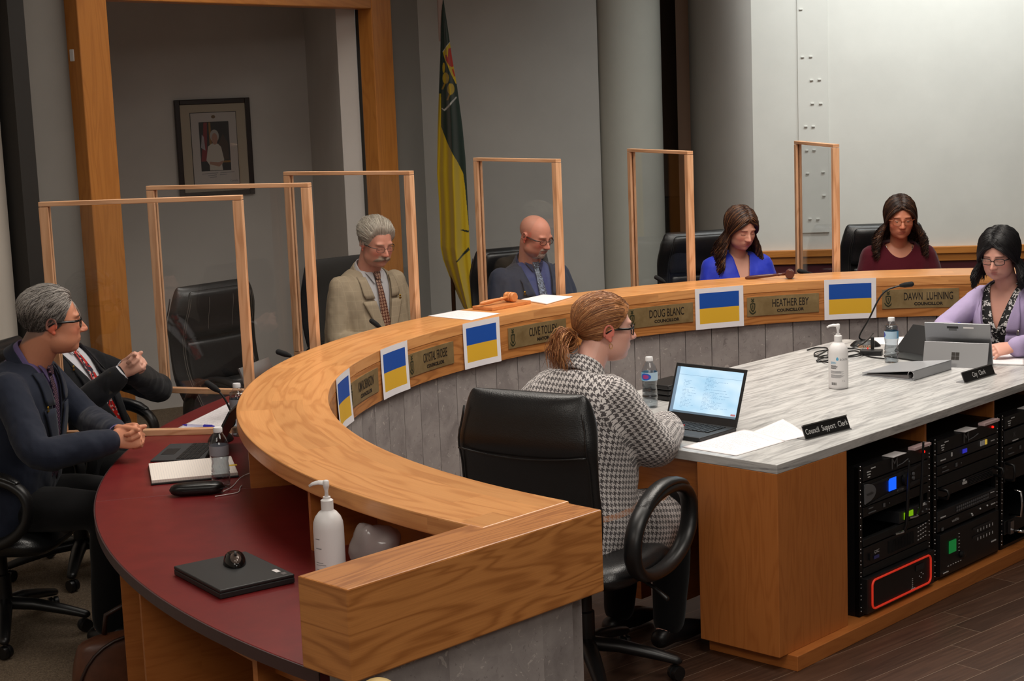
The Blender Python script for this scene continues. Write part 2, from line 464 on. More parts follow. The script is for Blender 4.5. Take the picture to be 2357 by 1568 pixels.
# oak surround of the niche
def surround(name,a,b,z0,z1,w0,w1):
    mb=MB(); a=a+fn*.0; n_=fn*.09; m_=-fn*.02
    vs=[a+m_,b+m_,b+n_,a+n_]
    mb.add([(v.x,v.y,z0) for v in vs]+[(v.x,v.y,z1) for v in vs],[(0,1,2,3),(4,7,6,5),(0,4,5,1),(1,5,6,2),(2,6,7,3),(3,7,4,0)])
    return mb
wl=(onframe(246)-onframe(186)).length; wr=(onframe(886)-onframe(848)).length
W_=max(.2,min(.28,(wl+wr)/2))
struct('trim_2',surround('l',FA-fd*W_,FA,0,s_hdr+W_*0.8,0,0),OAKW,grain='z',bevel=.006)
struct('trim_3',surround('r',FB,FB+fd*W_,0,s_hdr+W_*0.8,0,0),OAKW,grain='z',bevel=.006)
struct('trim_4',surround('h',FA,FB,s_hdr,s_hdr+W_*0.8,0,0),OAKW,grain='x',bevel=.006)
# light wall behind the flag up to the column
K1=atY(1384,400,11.45)
wall('wall_back',[(R2.x,R2.y),(K1.x,K1.y)],WALL)
cc=atY(1449,400,11.6); ce=atY(1528,400,11.6); CR=(ce.x-cc.x)
mb=MB(); mb.lathe([(CR,0),(CR,3.7)],64,(cc.x,cc.y,0)); struct('wall_column',mb,COLM,angle=40)
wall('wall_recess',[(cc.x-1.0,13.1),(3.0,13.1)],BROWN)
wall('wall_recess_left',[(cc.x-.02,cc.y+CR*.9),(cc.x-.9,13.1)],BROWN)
# curved pier then bright flat panel wall
Q0=atY(1592,400,11.75); Q1=atY(1733,300,10.95); Q2=atY(2357,300,10.72)
pier=MB()
def pierf(u,v):
    a=PI/2*u
    return (Q1.x+(Q0.x-Q1.x)*math.cos(a)*1.0, Q1.y+(Q0.y-Q1.y)*(1-math.sin(a)), 3.7*v)
pier.grid(pierf,28,1)
struct('wall_pier',pier,WALL,smooth=True)
wall('wall_pier_side',[(Q0.x+.005,Q0.y),(Q0.x+1.3,13.1)],BROWN)
dq=(Q2-Q1).normalized()
QE=Q1+dq*6.0
wall('wall_right',[(Q1.x,Q1.y),(QE.x,QE.y)],WALLL)
wall('wall_side',[(QE.x,QE.y),(6.9,-2.2)],WALLL)
# chair rail and maroon wainscot on the right wall
nq=Vector((dq.y,-dq.x,0)); nq=nq if nq.y<0 else -nq
RZ=atY(1800,577,10.9).z
def rail(z0,z1,off,m,name,grain='x'):
    mb=MB(); a=Q1+dq*.02; b=QE
    vs=[a,b,b+nq*off,a+nq*off]
    mb.add([(v.x,v.y,z0) for v in vs]+[(v.x,v.y,z1) for v in vs],[(0,1,2,3),(4,7,6,5),(0,4,5,1),(1,5,6,2),(2,6,7,3),(3,7,4,0)])
    return struct(name,mb,m,grain=grain,bevel=.003)
rail(RZ-.045,RZ,.045,OAKW,'trim_5'); rail(RZ-.095,RZ-.045,.03,OAKW,'trim_6'); rail(0.0,RZ-.095,.012,MAROON,'trim_7')
# panel seams with little clips on the bright wall
def onright(px,py):
    d=_ray(px,py); den=d.x*nq.x+d.y*nq.y; t=(Q1.x*nq.x+Q1.y*nq.y)/den
    return CAMLOC*0+Vector((d.x*t,d.y*t,HCAM+d.z*t))
ang_q=math.atan2(dq.y,dq.x)
pa0=onright(1836,10); pa1=onright(1907,535)
mb=MB(); cxp=(pa0+pa1)/2; zt=3.4; zb=pa1.z
wpx=(onright(1907,300)-onright(1838,300)).length
mb.box((0,0,(zt+zb)/2),(wpx,.008,zt-zb))
pc=onright(1872,300)
o=solo('wall_panel',mb,WALLL,'tall narrow pale grey blank panel with small clips on the right wall','panel',(pc.x+nq.x*.005,pc.y+nq.y*.005,0),ang_q,bevel=.002)
k=0
for (px,py) in [(1853,21),(1853,131),(1872,130),(1872,184),(1890,183),(1872,238),(1891,238),(1855,291),(1872,291),(1855,346),(1872,345),(1855,399),(1891,396),(1891,450),(1857,504),(1875,504)]:
    w=onright(px,py); dx=(w-pc).dot(dq)
    part('clip',MB().box((dx,-.008,w.z),(.022,.008,.010)),WALLL,o,bevel=.002)
sx=onright(1836,300); 
# little sensor on the side of the oak surround
sw=onframe(161,128); 
solo('wall_sensor',MB().box((0,0,0),(.035,.03,.06)),WHITE,'small white sensor on the wall left of the oak surround','sensor',(sw.x+fn.x*.03,sw.y+fn.y*.03,sw.z),math.atan2(fd.y,fd.x),bevel=.004)
# ---------------------------------------------------------------- curved council bench
A0,A1=225.55,52.0
bench=thing('council_counter','long curved oak fronted council counter with grey stone base and squared end','counter',(CX,CY,0))
def loc(mb):
    for i,v in enumerate(mb.V): mb.V[i]=Vector((v.x-CX,v.y-CY,v.z))
    return mb
part('counter_top',loc(MB().arc(RI,RO,226.3,A1,ZC-.05,ZC,150)),OAK,bench,bevel=.004,label='glossy oak counter top')
part('fascia',loc(MB().arc(RI,RI+.035,A0,A1,ZC-.215,ZC-.0505,150)),OAKF,bench,label='oak front band')
mb=MB(); k=0; a=99.7+3.36*12
a=99.7+3.36*38
while a>A1+3.4:
    m2=MB(); m2.arc(RI+.02,RI+.06,a-3.36+.045,a-.045,.125,ZC-.215,6)
    for f,u in zip(m2.F,m2.U): mb.U.append([(p[0]+k*.1595,p[1]) for p in u])
    b=len(mb.V); mb.V+=m2.V; mb.F+=[[i+b for i in f] for f in m2.F]; mb.mi+=m2.mi
    a-=3.36; k+=1
part('stone_cladding',loc(mb),STONE,bench,label='grey mottled stone panels with dark joints')
part('inner_board',loc(MB().arc(RI+.06,RI+.085,A0,A1,.0,ZC-.06,120)),OAKD,bench,label='oak board behind the stone')
part('base_board',loc(MB().arc(RI+.005,RI+.06,A0,A1,.0,.125,120)),OAKD,bench,bevel=.003,label='oak base board')
for aa in (209,192,175,158,141,124,108,92,76,60):
    part('support_board',loc(MB().arc(RI+.085,RO-.03,aa-.18,aa+.18,ZD,ZC-.05,2)),OAKD,bench)
# squared end return
Bp=Vector((-.378,3.427,0)); Cp=Vector((.21,4.025,0)); e=(Cp-Bp).normalized(); wn_=Vector((-e.y,e.x,0)); ea=math.atan2(e.y,e.x)
Lr=(Cp-Bp).length
Mx=Matrix.Translation((Bp.x-CX,Bp.y-CY,0))@Matrix.Rotation(ea,4,'Z')
def retn(name,c,d,m,**kw):
    mb=MB().box(c,d); o=link(name,mb.mesh(name,'x'),m,bench,kw.get('bevel',0.0)); o.matrix_local=Mx
    if 'label' in kw: o['label']=kw['label']
    return o
retn('end_return',(Lr/2,.086,ZC-.108),(Lr,.172,.214),OAKF,bevel=.004,label='thick oak end return')
retn('end_panel',((.05+Lr-.09)/2,.085,(ZC-.215)/2),(Lr-.14,.11,ZC-.215),STONE,label='plain grey stone end panel')

# red writing desk behind the counter
desk=thing('writing_desk','curved dark red desk top running behind the oak counter','desk',(CX,CY,0))
segs=[(192,225.2),(158,192),(124,158),(92,124),(52,92)]
mb=MB()
for (a,b) in segs:
    lo,hi=a,b
    mb.arc(RI+.086,RD,lo+.03,hi-.03,ZD-.033,ZD,max(12,int((hi-lo)/1.5)))
part('desk_top',loc(mb),RED,desk,bevel=.002,label='dark red laminate top')
part('edge_band',loc(MB().arc(RD,RD+.004,225.2,52,ZD-.033,ZD-.001,150)),REDEDGE,desk)
for aa in (219,204.5,196.5,175,158,141,124,108,92,76):
    part('support_panel',loc(MB().arc(RI+.1,RD-.06,aa-.2,aa+.2,.008,ZD-.034,2)),OAKD,desk,label=None)
part('apron',loc(MB().arc(RD-.13,RD-.11,205,225,ZD-.12,ZD-.034,20)),OAKD,desk,label='oak apron under the front of the desk')

# ---------------------------------------------------------------- clear screens
def glass():
    t=NT('clear acrylic'); tr=t.n('ShaderNodeBsdfTransparent'); gl=t.n('ShaderNodeBsdfGlossy'); gl.inputs['Roughness'].default_value=0.02
    lw=t.n('ShaderNodeLayerWeight'); fac=t.math('MULTIPLY_ADD',t.math('POWER',lw.outputs['Facing'],4.0),.55,.035); mx=t.n('ShaderNodeMixShader'); t.l(fac,mx.inputs[0]); t.l(tr.outputs[0],mx.inputs[1]); t.l(gl.outputs[0],mx.inputs[2])
    tr.inputs[0].default_value=(.95,.955,.96,1)
    t.l(mx.outputs[0],t.out.inputs[0]); return t.m
ACRY=glass()
def screen(first,label,ang,rot,L,px):
    P=pol(2.97,ang); d=Vector((math.cos(R(ang+rot)),math.sin(R(ang+rot)),0))
    T=1.675; s=.036
    t=thing('sneeze_guard',label,'screen',(P.x,P.y,ZD),R(ang+rot),'clear screens between the seats')
    h=T-ZD
    part('top_rail',MB().box((L/2,0,h-.009),(L,s,.018)),PINE,t,bevel=.002)
    part('bottom_rail',MB().box((L/2,0,.012),(L,s,.024)),PINE,t,bevel=.002)
    for x in (s/2,L-s/2):
        m=MB()
        for y in (-.011,.011): m.box((x,y,h/2+.003),(s,.014,h-.046))
        m.box((x+(-.008 if x<.2 else .008),0,h/2+.003),(.018,.010,h-.046))
        part('post',m,PINE,t,grain='z',bevel=.0015)
    part('pane',MB().box((L/2,0,h/2+.003),(L-s,.004,h-.05)),ACRY,t,label='clear acrylic pane')
for i,(lab,ang,rot) in enumerate([('pine framed clear screen beside the man in the navy suit, nearest of the screens',173.7,2.0),
  ('pine framed clear screen in front of the empty black chair',159.2,1.0),
  ('pine framed clear screen left of the man in the beige suit',143.2,2.0),
  ('pine framed clear screen standing in front of the green and yellow flag',124.0,2.0),
  ('pine framed clear screen between the bald man and the woman in blue',108.5,3.0),
  ('pine framed clear screen between the woman in blue and the woman in maroon',92.5,4.0)]):
    screen(i,lab,ang,rot,.80 if i<3 else .74,None)

# ---------------------------------------------------------------- flag sheets and name plates
def on_c(ac,off):
    return lambda x,y,z: pol(RI-off+0.0*y, ac-math.degrees(x/RI), z)
def ua_mat():
    t=NT('printed flag sheet'); uv=t.coord('UV'); x,y,_=t.xyz(uv)
    def inside(v,a,b): return t.math('MULTIPLY',t.math('GREATER_THAN',v,a),t.math('LESS_THAN',v,b))
    ins=t.math('MULTIPLY',inside(x,.09,.91),inside(y,.13,.88))
    c=t.mix(t.math('GREATER_THAN',y,.505),srgb(226,176,44),srgb(8,76,170))
    t.set(color=t.mix(ins,srgb(238,234,238),c),rough=.6); return t.m
UAM=ua_mat()
TAPE=M('clear tape',(235,222,205),.25)
for (ac,lab,tw) in [(174.9,'blue and yellow flag sheet at the left end of the counter front, seen steeply',.6),(159.6,'blue and yellow flag sheet between the two leftmost name plates',.4),(142.9,'blue and yellow flag sheet under the light wooden gavel',.3),(109.0,'blue and yellow flag sheet between the blue blouse and the red haired woman',.15),(93.0,'blue and yellow flag sheet left of the rightmost name plate',.1)]:
    mb=MB(); wv=.279; 
    def f(u,v,ac=ac,tw=tw):
        x=(u-.5)*wv; z=ZC-.001-.214*(1-v)
        z-=x*.02*tw
        off=.004+.012*(1-v)**2*(.3+abs(u-.5)*1.6)*tw
        return pol(RI-off,ac-math.degrees(x/RI),z)
    mb.grid(f,24,10,uvfn=lambda u,v:(u,v))
    o=solo('flag_sheet',mb,UAM,lab,'flag sheet',group='flag sheets taped along the counter front',smooth=True)
def brass():
    t=NT('brushed brass'); o=t.coord('Object'); n=t.noise(o,14,4,.6,.4)
    t.set(color=t.ramp(n,[(.3,srgb(150,126,84)),(.7,srgb(176,152,108))]),metal=.6,rough=t.math('MULTIPLY_ADD',n,.25,.30)); return t.m
BRASS=brass(); INK=M('black engraving',(24,16,12),.5); GREENINK=M('dark green engraving',(44,46,24),.5)
def crest(ac,x0,z0,s=1.0):
    mb=MB(); fm=lambda x,y,z: pol(RI-.0048,ac-math.degrees((x*s+x0)/RI),z*s+z0)
    def poly(pts): mb.add([fm(p[0],0,p[1]) for p in pts],[list(range(len(pts)))])
    def ring(outer,inner):
        n=len(outer); mb.add([fm(p[0],0,p[1]) for p in outer+inner],[(i,(i+1)%n,n+(i+1)%n,n+i) for i in range(n)])
    sh=[(-.0115,.014),(-.004,.016),(.004,.016),(.0115,.014),(.0115,.0),(.009,-.012),(.004,-.02),(0,-.023),(-.004,-.02),(-.009,-.012),(-.0115,0)]
    ring(sh,[(p[0]*.62,p[1]*.66) for p in sh])
    poly([(-.0025,.007),(.0025,.007),(.0015,-.01),(-.0015,-.01)])
    sc=[(-.017,-.016),(-.013,-.025),(-.006,-.031),(0,-.033),(.006,-.031),(.013,-.025),(.017,-.016),(.0145,-.013),(.0095,-.021),(.0,-.027),(-.0095,-.021),(-.0145,-.013)]
    for i in range(5):
        j=11-i; poly([sc[i],sc[i+1],sc[10-i] if 10-i>6 else sc[7],sc[j]])
    for a in (45,-45):
        c,sn=math.cos(R(a)),math.sin(R(a)); q=[(-.009,-.002),(.009,-.002),(.009,.002),(-.009,.002)]
        poly([(p[0]*c-p[1]*sn,p[0]*sn+p[1]*c+.028) for p in q])
    poly([(-.003,.018),(.003,.018),(.004,.023),(-.004,.023)])
    return mb
def plate(ac,nm,role,lab,sx=.56):
    z0,z1=.811,.912; w=.40
    hw=math.degrees(w/2/RI)
    mb=MB(); mb.arc(RI-.004,RI-.0004,ac-hw,ac+hw,z0,z1,20)
    o=solo('name_plate',mb,BRASS,lab,'name plate',group='brass name plates along the counter front')
    part('lettering',text_mb(nm,.058,sx,mapfn=lambda x,y,z:pol(RI-.0048,ac-math.degrees((x+.042)/RI),z+.871),weight=.0004),INK,o)
    part('lettering',text_mb(role,.0215,1.08,mapfn=lambda x,y,z:pol(RI-.0048,ac-math.degrees((x+.042)/RI),z+.832),weight=.0009),INK,o)
    part('crest',crest(ac,-.168,.861,1.25),GREENINK,o)
    return o
for (ac,nm,role,lab,sx) in [(167.9,'KIM ROBINSON','COUNCILLOR','brass name plate seen steeply, leftmost of the name plates',.5),(152.1,'CRYSTAL FROESE','COUNCILLOR','brass name plate between the second and third flag sheets from the left',.46),(134.1,'CLIVE TOLLEY','MAYOR','brass name plate reading MAYOR, partly hidden behind the red haired woman',.52),(116.75,'DOUG BLANC','COUNCILLOR',"brass name plate just right of the red haired woman's face",.56),(101.1,'HEATHER EBY','COUNCILLOR','brass name plate between the two rightmost flag sheets',.56),(84.85,'DAWN  LUHNING','COUNCILLOR','brass name plate behind the desk microphone, rightmost of the name plates',.54)]:
    plate(ac,nm,role,lab,sx)

# ---------------------------------------------------------------- clerk desk
K=Vector((.883,5.438,0)); UA=R(46.23)
uK=Vector((math.cos(UA),math.sin(UA),0)); nK=Vector((-uK.y,uK.x,0))
def kp(x,y,z=0.0): v=K+uK*x+nK*y; return Vector((v.x,v.y,z))
cd=thing('clerk_desk','wide oak clerk desk with grey streaked stone top and open rack bays','desk',(K.x,K.y,0),UA)
part('desk_top',MB().box((1.23,.64,ZD-.0165),(2.46,1.28,.033)),MARBLE,cd,bevel=.002,label='grey streaked laminate top')
part('pedestal',MB().box((.219,.17,.381),(.438,.34,.652)),OAKD,cd,grain='z',bevel=.002,label='oak end pedestal')
part('plinth',MB().box((1.235,.15,.0275),(2.37,.38,.055)),OAKD,cd,bevel=.002,label='oak plinth')
part('apron_drawer',MB().box((.18,.62,.63),(.30,.54,.15)),OAKD,cd,bevel=.002)
part('back_panel',MB().box((1.35,.66,.38),(2.1,.02,.65)),OAKD,cd)
part('pedestal',MB().box((2.3,.64,.381),(.30,1.2,.652)),OAKD,cd,grain='z',bevel=.002)
for x in (1.066,1.62,2.14):
    part('bay_board',MB().box((x,.34,.381),(.014,.6,.652)),OAKD,cd,grain='z')
part('foot_rail',MB().box((.2,1.0,.12),(.06,.5,.08)),OAKD,cd)

# ---------------------------------------------------------------- equipment racks
RKM=M('black rack steel',(13,13,14),.42,spec=.45); UNIT=M('black equipment face',(20,20,22),.4); UNIT2=M('charcoal equipment face',(34,35,38),.42)
MESHM=M('black perforated vent',(16,16,17),.6,nz=.5,nscale=420)
LED_R=M('red led',(120,8,8),.3,emit=srgb(255,30,20),estr=1.2); SCRB=M('blue lcd',(10,40,160),.3,emit=srgb(20,90,255),estr=1.0)
SCRG=M('green lcd',(60,90,10),.3,emit=srgb(130,190,10),estr=.55); SCRG2=M('dark green lcd',(20,110,50),.3,emit=srgb(20,130,60),estr=.35)
INKW=M('white marking',(205,205,205),.5); GREYP=M('grey marking',(96,97,100),.4); REDLINE=M('glowing red trim',(214,62,44),.4,emit=srgb(230,50,30),estr=.25)
LABELR=M('red printed label',(220,190,190),.6)
AMBER=M('amber button',(220,190,80),.4,emit=srgb(240,200,80),estr=.3)
def txt(o,s,x,z,size,m,y=-.004,sx=1.0,name='lettering'):
    return part(name,text_mb(s,size,sx,mapfn=lambda a,b,c:(a+x,y,c+z)),m,o)
def rack(x0,x1,lab,units):
    W=x1-x0; z0,z1=.057,.622
    P=kp((x0+x1)/2,.012)
    r=thing('equipment_rack',lab,'equipment rack',(P.x,P.y,z0),UA,'equipment racks in the clerk desk')
    H=z1-z0
    for s in (-1,1):
        m=MB().box((s*(W/2-.012),.01,H/2),(.024,.02,H)).box((s*(W/2-.002),.22,H/2),(.004,.44,H))
        ra=part('rack_rail',m,RKM,r,bevel=.001)
        zz=.02; sm=MB().sphere((0,0,0),(.0032,.002,.0032),8,5).mesh('screw'); sm.materials.append(STEEL)
        while zz<H-.01:
            for q in (zz,zz+.0145):
                so=bpy.data.objects.new('screw',sm); COL.objects.link(so); so.parent=ra; so.location=(s*(W/2-.011),-.001,q)
            zz+=.0445
    part('rack_base',MB().box((0,.22,.006),(W-.008,.44,.012)),RKM,r)
    part('rack_top',MB().box((0,.24,H-.002),(W-.008,.40,.004)),RKM,r)
    part('rack_back',MB().box((0,.43,H/2),(W-.02,.01,H-.03)),RKM,r)
    for (a,h,fn_) in units:
        fn_(r,a-z0,h,W-.05)
    return r
def face(r,z,h,w,m=None,dep=.3,name='rack_unit',y=0.0,**kw):
    o=part(name,MB().box((0,dep/2,h/2),(w,dep,h-.003)),m or UNIT,r,bevel=.0015,**kw); o.location=(0,y-.004,z); return o
def each(name,boxes,m,o):
    for (c,d) in boxes: part(name,MB().box(c,d),m,o)
def lab4(o,w,h):
    m=MB()
    for i,l in enumerate((.03,.026,.02,.014)): m.box((-w/2+.035+(.03 if i==0 else 0),-.003,h*.75-i*h*.17),(l,.002,.0035))
    part('markings',m,INKW,o)
def u_top(r,z,h,w):
    o=face(r,z,h,w,UNIT); lab4(o,w,h); txt(o,'M',-.02,h*.5,.06,GREYP,sx=1.1)
    m=MB(); m.tube([(.0,-.003,h*.28),(.04,-.003,h*.34),(.08,-.003,h*.5)],.002,6); part('markings',m,GREYP,o)
    part('led',MB().sphere((w*.42,-.003,h*.6),.0055,10,6),LED_R,o)
    part('label_strip',MB().box((w*.36,-.001,h+.004),(w*.26,.03,.010)),LABELR,o)
    part('label_strip',MB().box((-.0,.01,h+.002),(w*.2,.05,.002)),PAPER,o)
def u_vaddio(r,z,h,w):
    o=face(r,z,h,w,UNIT)
    m=MB(); m.prism([(-w/2,h*.82),(w*.1,h*.90),(w/2,h*.98),(w*.2,h*.74),(-w*.1,h*.72)],0,.003,Matrix(((1,0,0,0),(0,0,-1,-.001),(0,1,0,0),(0,0,0,1))))
    m.prism([(-w/2,h*.02),(w*.1,h*.04),(w/2,h*.28),(w*.2,h*.3),(-w*.1,h*.2)],0,.003,Matrix(((1,0,0,0),(0,0,-1,-.001),(0,1,0,0),(0,0,0,1))))
    part('silver_swoosh',m,UNIT2,o)
    m=MB(); pts=[(-w/2+.003,h*.1)]+[(-w/2+.003+.075*math.cos(R(a)),h*.52+h*.40*math.sin(R(a))) for a in range(-60,95,10)]+[(-w/2+.003,h*.92)]
    m.prism(pts,0,.006,Matrix(((1,0,0,0),(0,0,-1,-.001),(0,1,0,0),(0,0,0,1)))); b=part('badge',m,GREYP,o,bevel=.001)
    txt(o,'vaddio',-w/2+.034,h*.5,.017,INK,y=-.0085)
    part('lcd',MB().box((-.035,-.003,h*.52),(.05,.003,.048)),SCRB,o)
    kn=MB(); kn.lathe([(.026,0),(.026,.012),(.02,.016),(0,.016)],24,(0,0,0),Matrix.Translation((.06,-.002,h*.52))@Matrix.Rotation(R(90),4,'X')); part('knob',kn,BLACK,o)
    for q in (.62,.44): part('button',MB().lathe([(.007,0),(.007,.006),(0,.007)],14,(0,0,0),Matrix.Translation((.115,-.002,h*q))@Matrix.Rotation(R(90),4,'X')),GREYP,o)
    txt(o,'AV Bridge',.02,h*.16,.012,INKW)
def u_1u(r,z,h,w):
    o=face(r,z,h,w,UNIT)
    m=MB(); m.box((-w*.40,-.003,h*.72),(.03,.002,.004)); m.box((-w*.38,-.003,h*.3),(.05,.002,.004)); m.box((-w*.2,-.003,h*.5),(.012,.002,.014)); m.box((-w*.12,-.003,h*.5),(.004,.002,.004))
    part('markings',m,GREYP,o)
def u_wless(r,z,h,w):
    o=face(r,z,h*.62,w*.46,UNIT2); o.location.x=w*.27
    part('lcd',MB().box((-.045,-.003,h*.32),(.065,.003,.026)),SCRG,o)
    for (x,q) in ((.03,.45),(.045,.3),(.085,.48),(.09,.22),(.06,.18)): part('button',MB().sphere((x,-.003,h*q),.004,8,5),GREYP,o)
    part('markings',MB().box((.065,-.003,h*.54),(.028,.002,.01)),INKW,o)
    # antennas on brackets
    for i,(x,zz,top) in enumerate(((-.125,-.02,.27),(-.02,.02,.285))):
        a=part('antenna',MB().tube([(x,-.03,zz),(x,-.04,zz+.03),(x+.004,-.045,zz+.16),(x+.012,-.045,zz+top)],[.007,.0075,.006,.0042],10,round_cap=True),BLACK,o)
        part('connector',MB().tube([(x-.05,-.02,zz),(x-.02,-.026,zz),(x,-.03,zz+.002)],.006,10),CHROME,a)
        o_l=a; a.location.x=-w*.27*0-.1*0-.0
def u_mesh(r,z,h,w): face(r,z,h,w,MESHM,dep=.02,name='vent_panel')
def u_qsc(r,z,h,w):
    o=face(r,z,h,w,UNIT)
    m=MB()
    for i in range(22): m.box((-.06+i*.0085,-.002,h*.5),(.003,.003,h*.62))
    part('grille',m,MESHM,o)
    m=MB()
    for i in range(4):
        for j in range(4): m.box((.155+i*.018,-.003,h*.25+j*.016+i*.002),(.009,.002,.003))
    part('markings',m,INKW,o)
    txt(o,'QSC',-w*.32,h*.6,.016,INKW,sx=1.2); part('badge',MB().box((-w*.32,-.003,h*.32),(.035,.002,.012)),M('blue badge',(60,62,120),.4),o)
    part('switch',MB().box((-w*.41,-.004,h*.45),(.016,.006,.026)),BLACK,o)
def u_red(r,z,h,w):
    o=face(r,z,h,w+.02,UNIT,y=-.02)
    n=[];rr=.022; W2,H2=w*.455,h*.40
    for (cx_,cz_,a0) in ((W2-rr,H2-rr,0),(-W2+rr,H2-rr,90),(-W2+rr,-H2+rr,180),(W2-rr,-H2+rr,270)):
        for a in range(0,91,15): n.append((cx_+rr*math.cos(R(a0+a)),-.003,h/2+cz_+rr*math.sin(R(a0+a))))
    part('red_trim',MB().tube(n,.0042,8,closed=True),REDLINE,o,smooth=True)
    part('display',MB().box((w*.28,-.003,h*.68),(.06,.002,.022)),UNIT2,o)
    m=MB()
    for i in range(5): m.box((w*.16,-.003,h*.2+i*.008),(.005,.002,.002))
    for (x,q) in ((.3,.5),(.33,.44),(.27,.42),(.3,.36)): m.box((w*x,-.003,h*q),(.003,.002,.003))
    m.box((w*.17,-.003,h*.15),(.03,.002,.002)); part('markings',m,INKW,o)
def u_panel3(r,z,h,w):
    o=face(r,z,h,w,UNIT2)
    for k_ in range(3): part('button',MB().box((w*.22+k_*.02,-.003,h*.6),(.013,.004,.02)),AMBER if k_==2 else INKW,o)
    part('lcd',MB().box((-.03,-.003,h*.5),(.035,.002,.016)),M('violet lcd',(30,30,90),.3,emit=srgb(60,60,220),estr=.4),o)
    m=MB(); m.box((-w*.42,-.003,h*.4),(.04,.002,.004)); m.box((-w*.28,-.003,h*.62),(.01,.002,.016)); m.box((w*.42,-.003,h*.5),(.03,.002,.003)); part('markings',m,INKW,o)
def u_handle(r,z,h,w):
    o=face(r,z,h,w,UNIT)
    m=MB()
    for i in range(5): 
        m.box((w*.12,-.003,h*.2+i*h*.14),(w*.2,.003,h*.06)); m.box((w*.33,-.003,h*.2+i*h*.14),(w*.2,.003,h*.06))
    part('grille',m,UNIT2,o)
    part('badge',MB().box((-.03,-.003,h*.6),(.035,.002,.01)).box((-.035,-.003,h*.85),(.016,.002,.008)),INKW,o)
    for s in (-1,1):
        part('handle',MB().tube([(s*w*.47,0,h*.1),(s*w*.47,-.035,h*.15),(s*w*.47,-.04,h*.5),(s*w*.47,-.035,h*.85),(s*w*.47,0,h*.9)],.006,10),BLACK,o,smooth=True)
def u_matrix(r,z,h,w):
    o=face(r,z,h,w,UNIT2)
    each('button',[((-.09+i*.017,-.003,h*.35+j*h*.3),(.009,.002,.008)) for i in range(16) for j in range(2)],GREYP,o)
    part('markings',MB().box((-w*.42,-.003,h*.3),(.04,.002,.004)).box((w*.42,-.003,h*.7),(.03,.002,.003)),INKW,o)
def u_vad2(r,z,h,w):
    o=face(r,z,h,w,UNIT)
    txt(o,'vaddio',-w*.22,h*.6,.018,INKW,sx=1.2); part('badge',MB().box((-w*.43,-.003,h*.2),(.014,.002,.012)),GREYP,o)
    m=MB()
    for (x,q) in ((.03,.45),(.035,.3),(.1,.6),(.16,.62)): m.sphere((x,-.003,h*q),.004,8,5)
    m.box((.21,-.003,h*.55),(.035,.002,.004)); part('markings',m,INKW,o)
def u_big(r,z,h,w):
    o=face(r,z,h,w,UNIT,y=-.012)
    part('lcd',MB().box((-w*.31,-.003,h*.62),(.055,.003,.05)),SCRG2,o)
    m=MB()
    for i in range(6): m.box((-w*.2,-.003,h*.45+i*.014),(.008,.002,.002)); m.box((-w*.38+i*.02,-.003,h*.2),(.008,.002,.002)); m.box((w*.12+i*.025,-.003,h*.52),(.002,.002,.012)); m.box((w*.12+i*.025,-.003,h*.72),(.002,.002,.012))
    m.box((w*.4,-.003,h*.3),(.04,.002,.005)); m.box((-w*.42,-.003,h*.08),(.04,.002,.004)); part('markings',m,INKW,o)
    each('slot',[((w*.2,-.003,h*q),(.16,.002,.008)) for q in (.6,.8)],UNIT2,o)
    kn=MB(); kn.lathe([(.014,0),(.014,.012),(0,.014)],20,(0,0,0),Matrix.Translation((-w*.16,-.002,h*.33))@Matrix.Rotation(R(90),4,'X')); part('knob',kn,BLACK,o)
def u_grey(r,z,h,w):
    o=face(r,z,h,w,UNIT2); txt(o,'1K',-w*.33,h*.55,.03,GREYP,sx=.7); part('markings',MB().box((-w*.3,-.003,h*.12),(.05,.002,.004)),INKW,o)
def u_silver(r,z,h,w):
    o=face(r,z,h,w+.03,UNIT,y=-.01)
    each('rack_ear',[((q*w*.46,-.012,h*.5),(.03,.012,h*.9)) for q in (-1,1)],STEEL,o)
    m=MB().tube([(-w*.42,-.02,h*.2),(-w*.40,-.055,h*.2),(w*.40,-.055,h*.2),(w*.42,-.02,h*.2)],.007,10); part('handle',m,CHROME,o,smooth=True)
    for s in (-1,1):
        part('handle',MB().tube([(s*w*.44,0,h+.02),(s*w*.44,-.05,h+.022),(s*w*.44,-.055,h+.07),(s*w*.44,-.05,h+.125),(s*w*.44,0,h+.13)],.006,10),CHROME,o,smooth=True)
rack(.535,1.055,'black equipment rack with red outlined unit at the bottom, leftmost of the racks',[(.565,.057,u_top),(.472,.091,u_vaddio),(.43,.04,u_1u),(.35,.078,u_wless),(.318,.03,u_mesh),(.24,.076,u_qsc),(.205,.034,u_mesh),(.067,.137,u_red)])
rack(1.078,1.61,'black equipment rack with a small dark green display, middle of the racks',[(.565,.055,u_top),(.52,.044,u_panel3),(.478,.04,u_1u),(.43,.046,u_mesh),(.385,.044,u_handle),(.295,.042,u_matrix),(.25,.044,u_vad2),(.07,.175,u_big)])
rack(1.632,2.13,'black equipment rack cut off by the right edge, rightmost of the racks',[(.565,.055,u_top),(.50,.06,u_grey),(.44,.055,u_1u),(.34,.09,u_handle),(.12,.06,u_silver)])
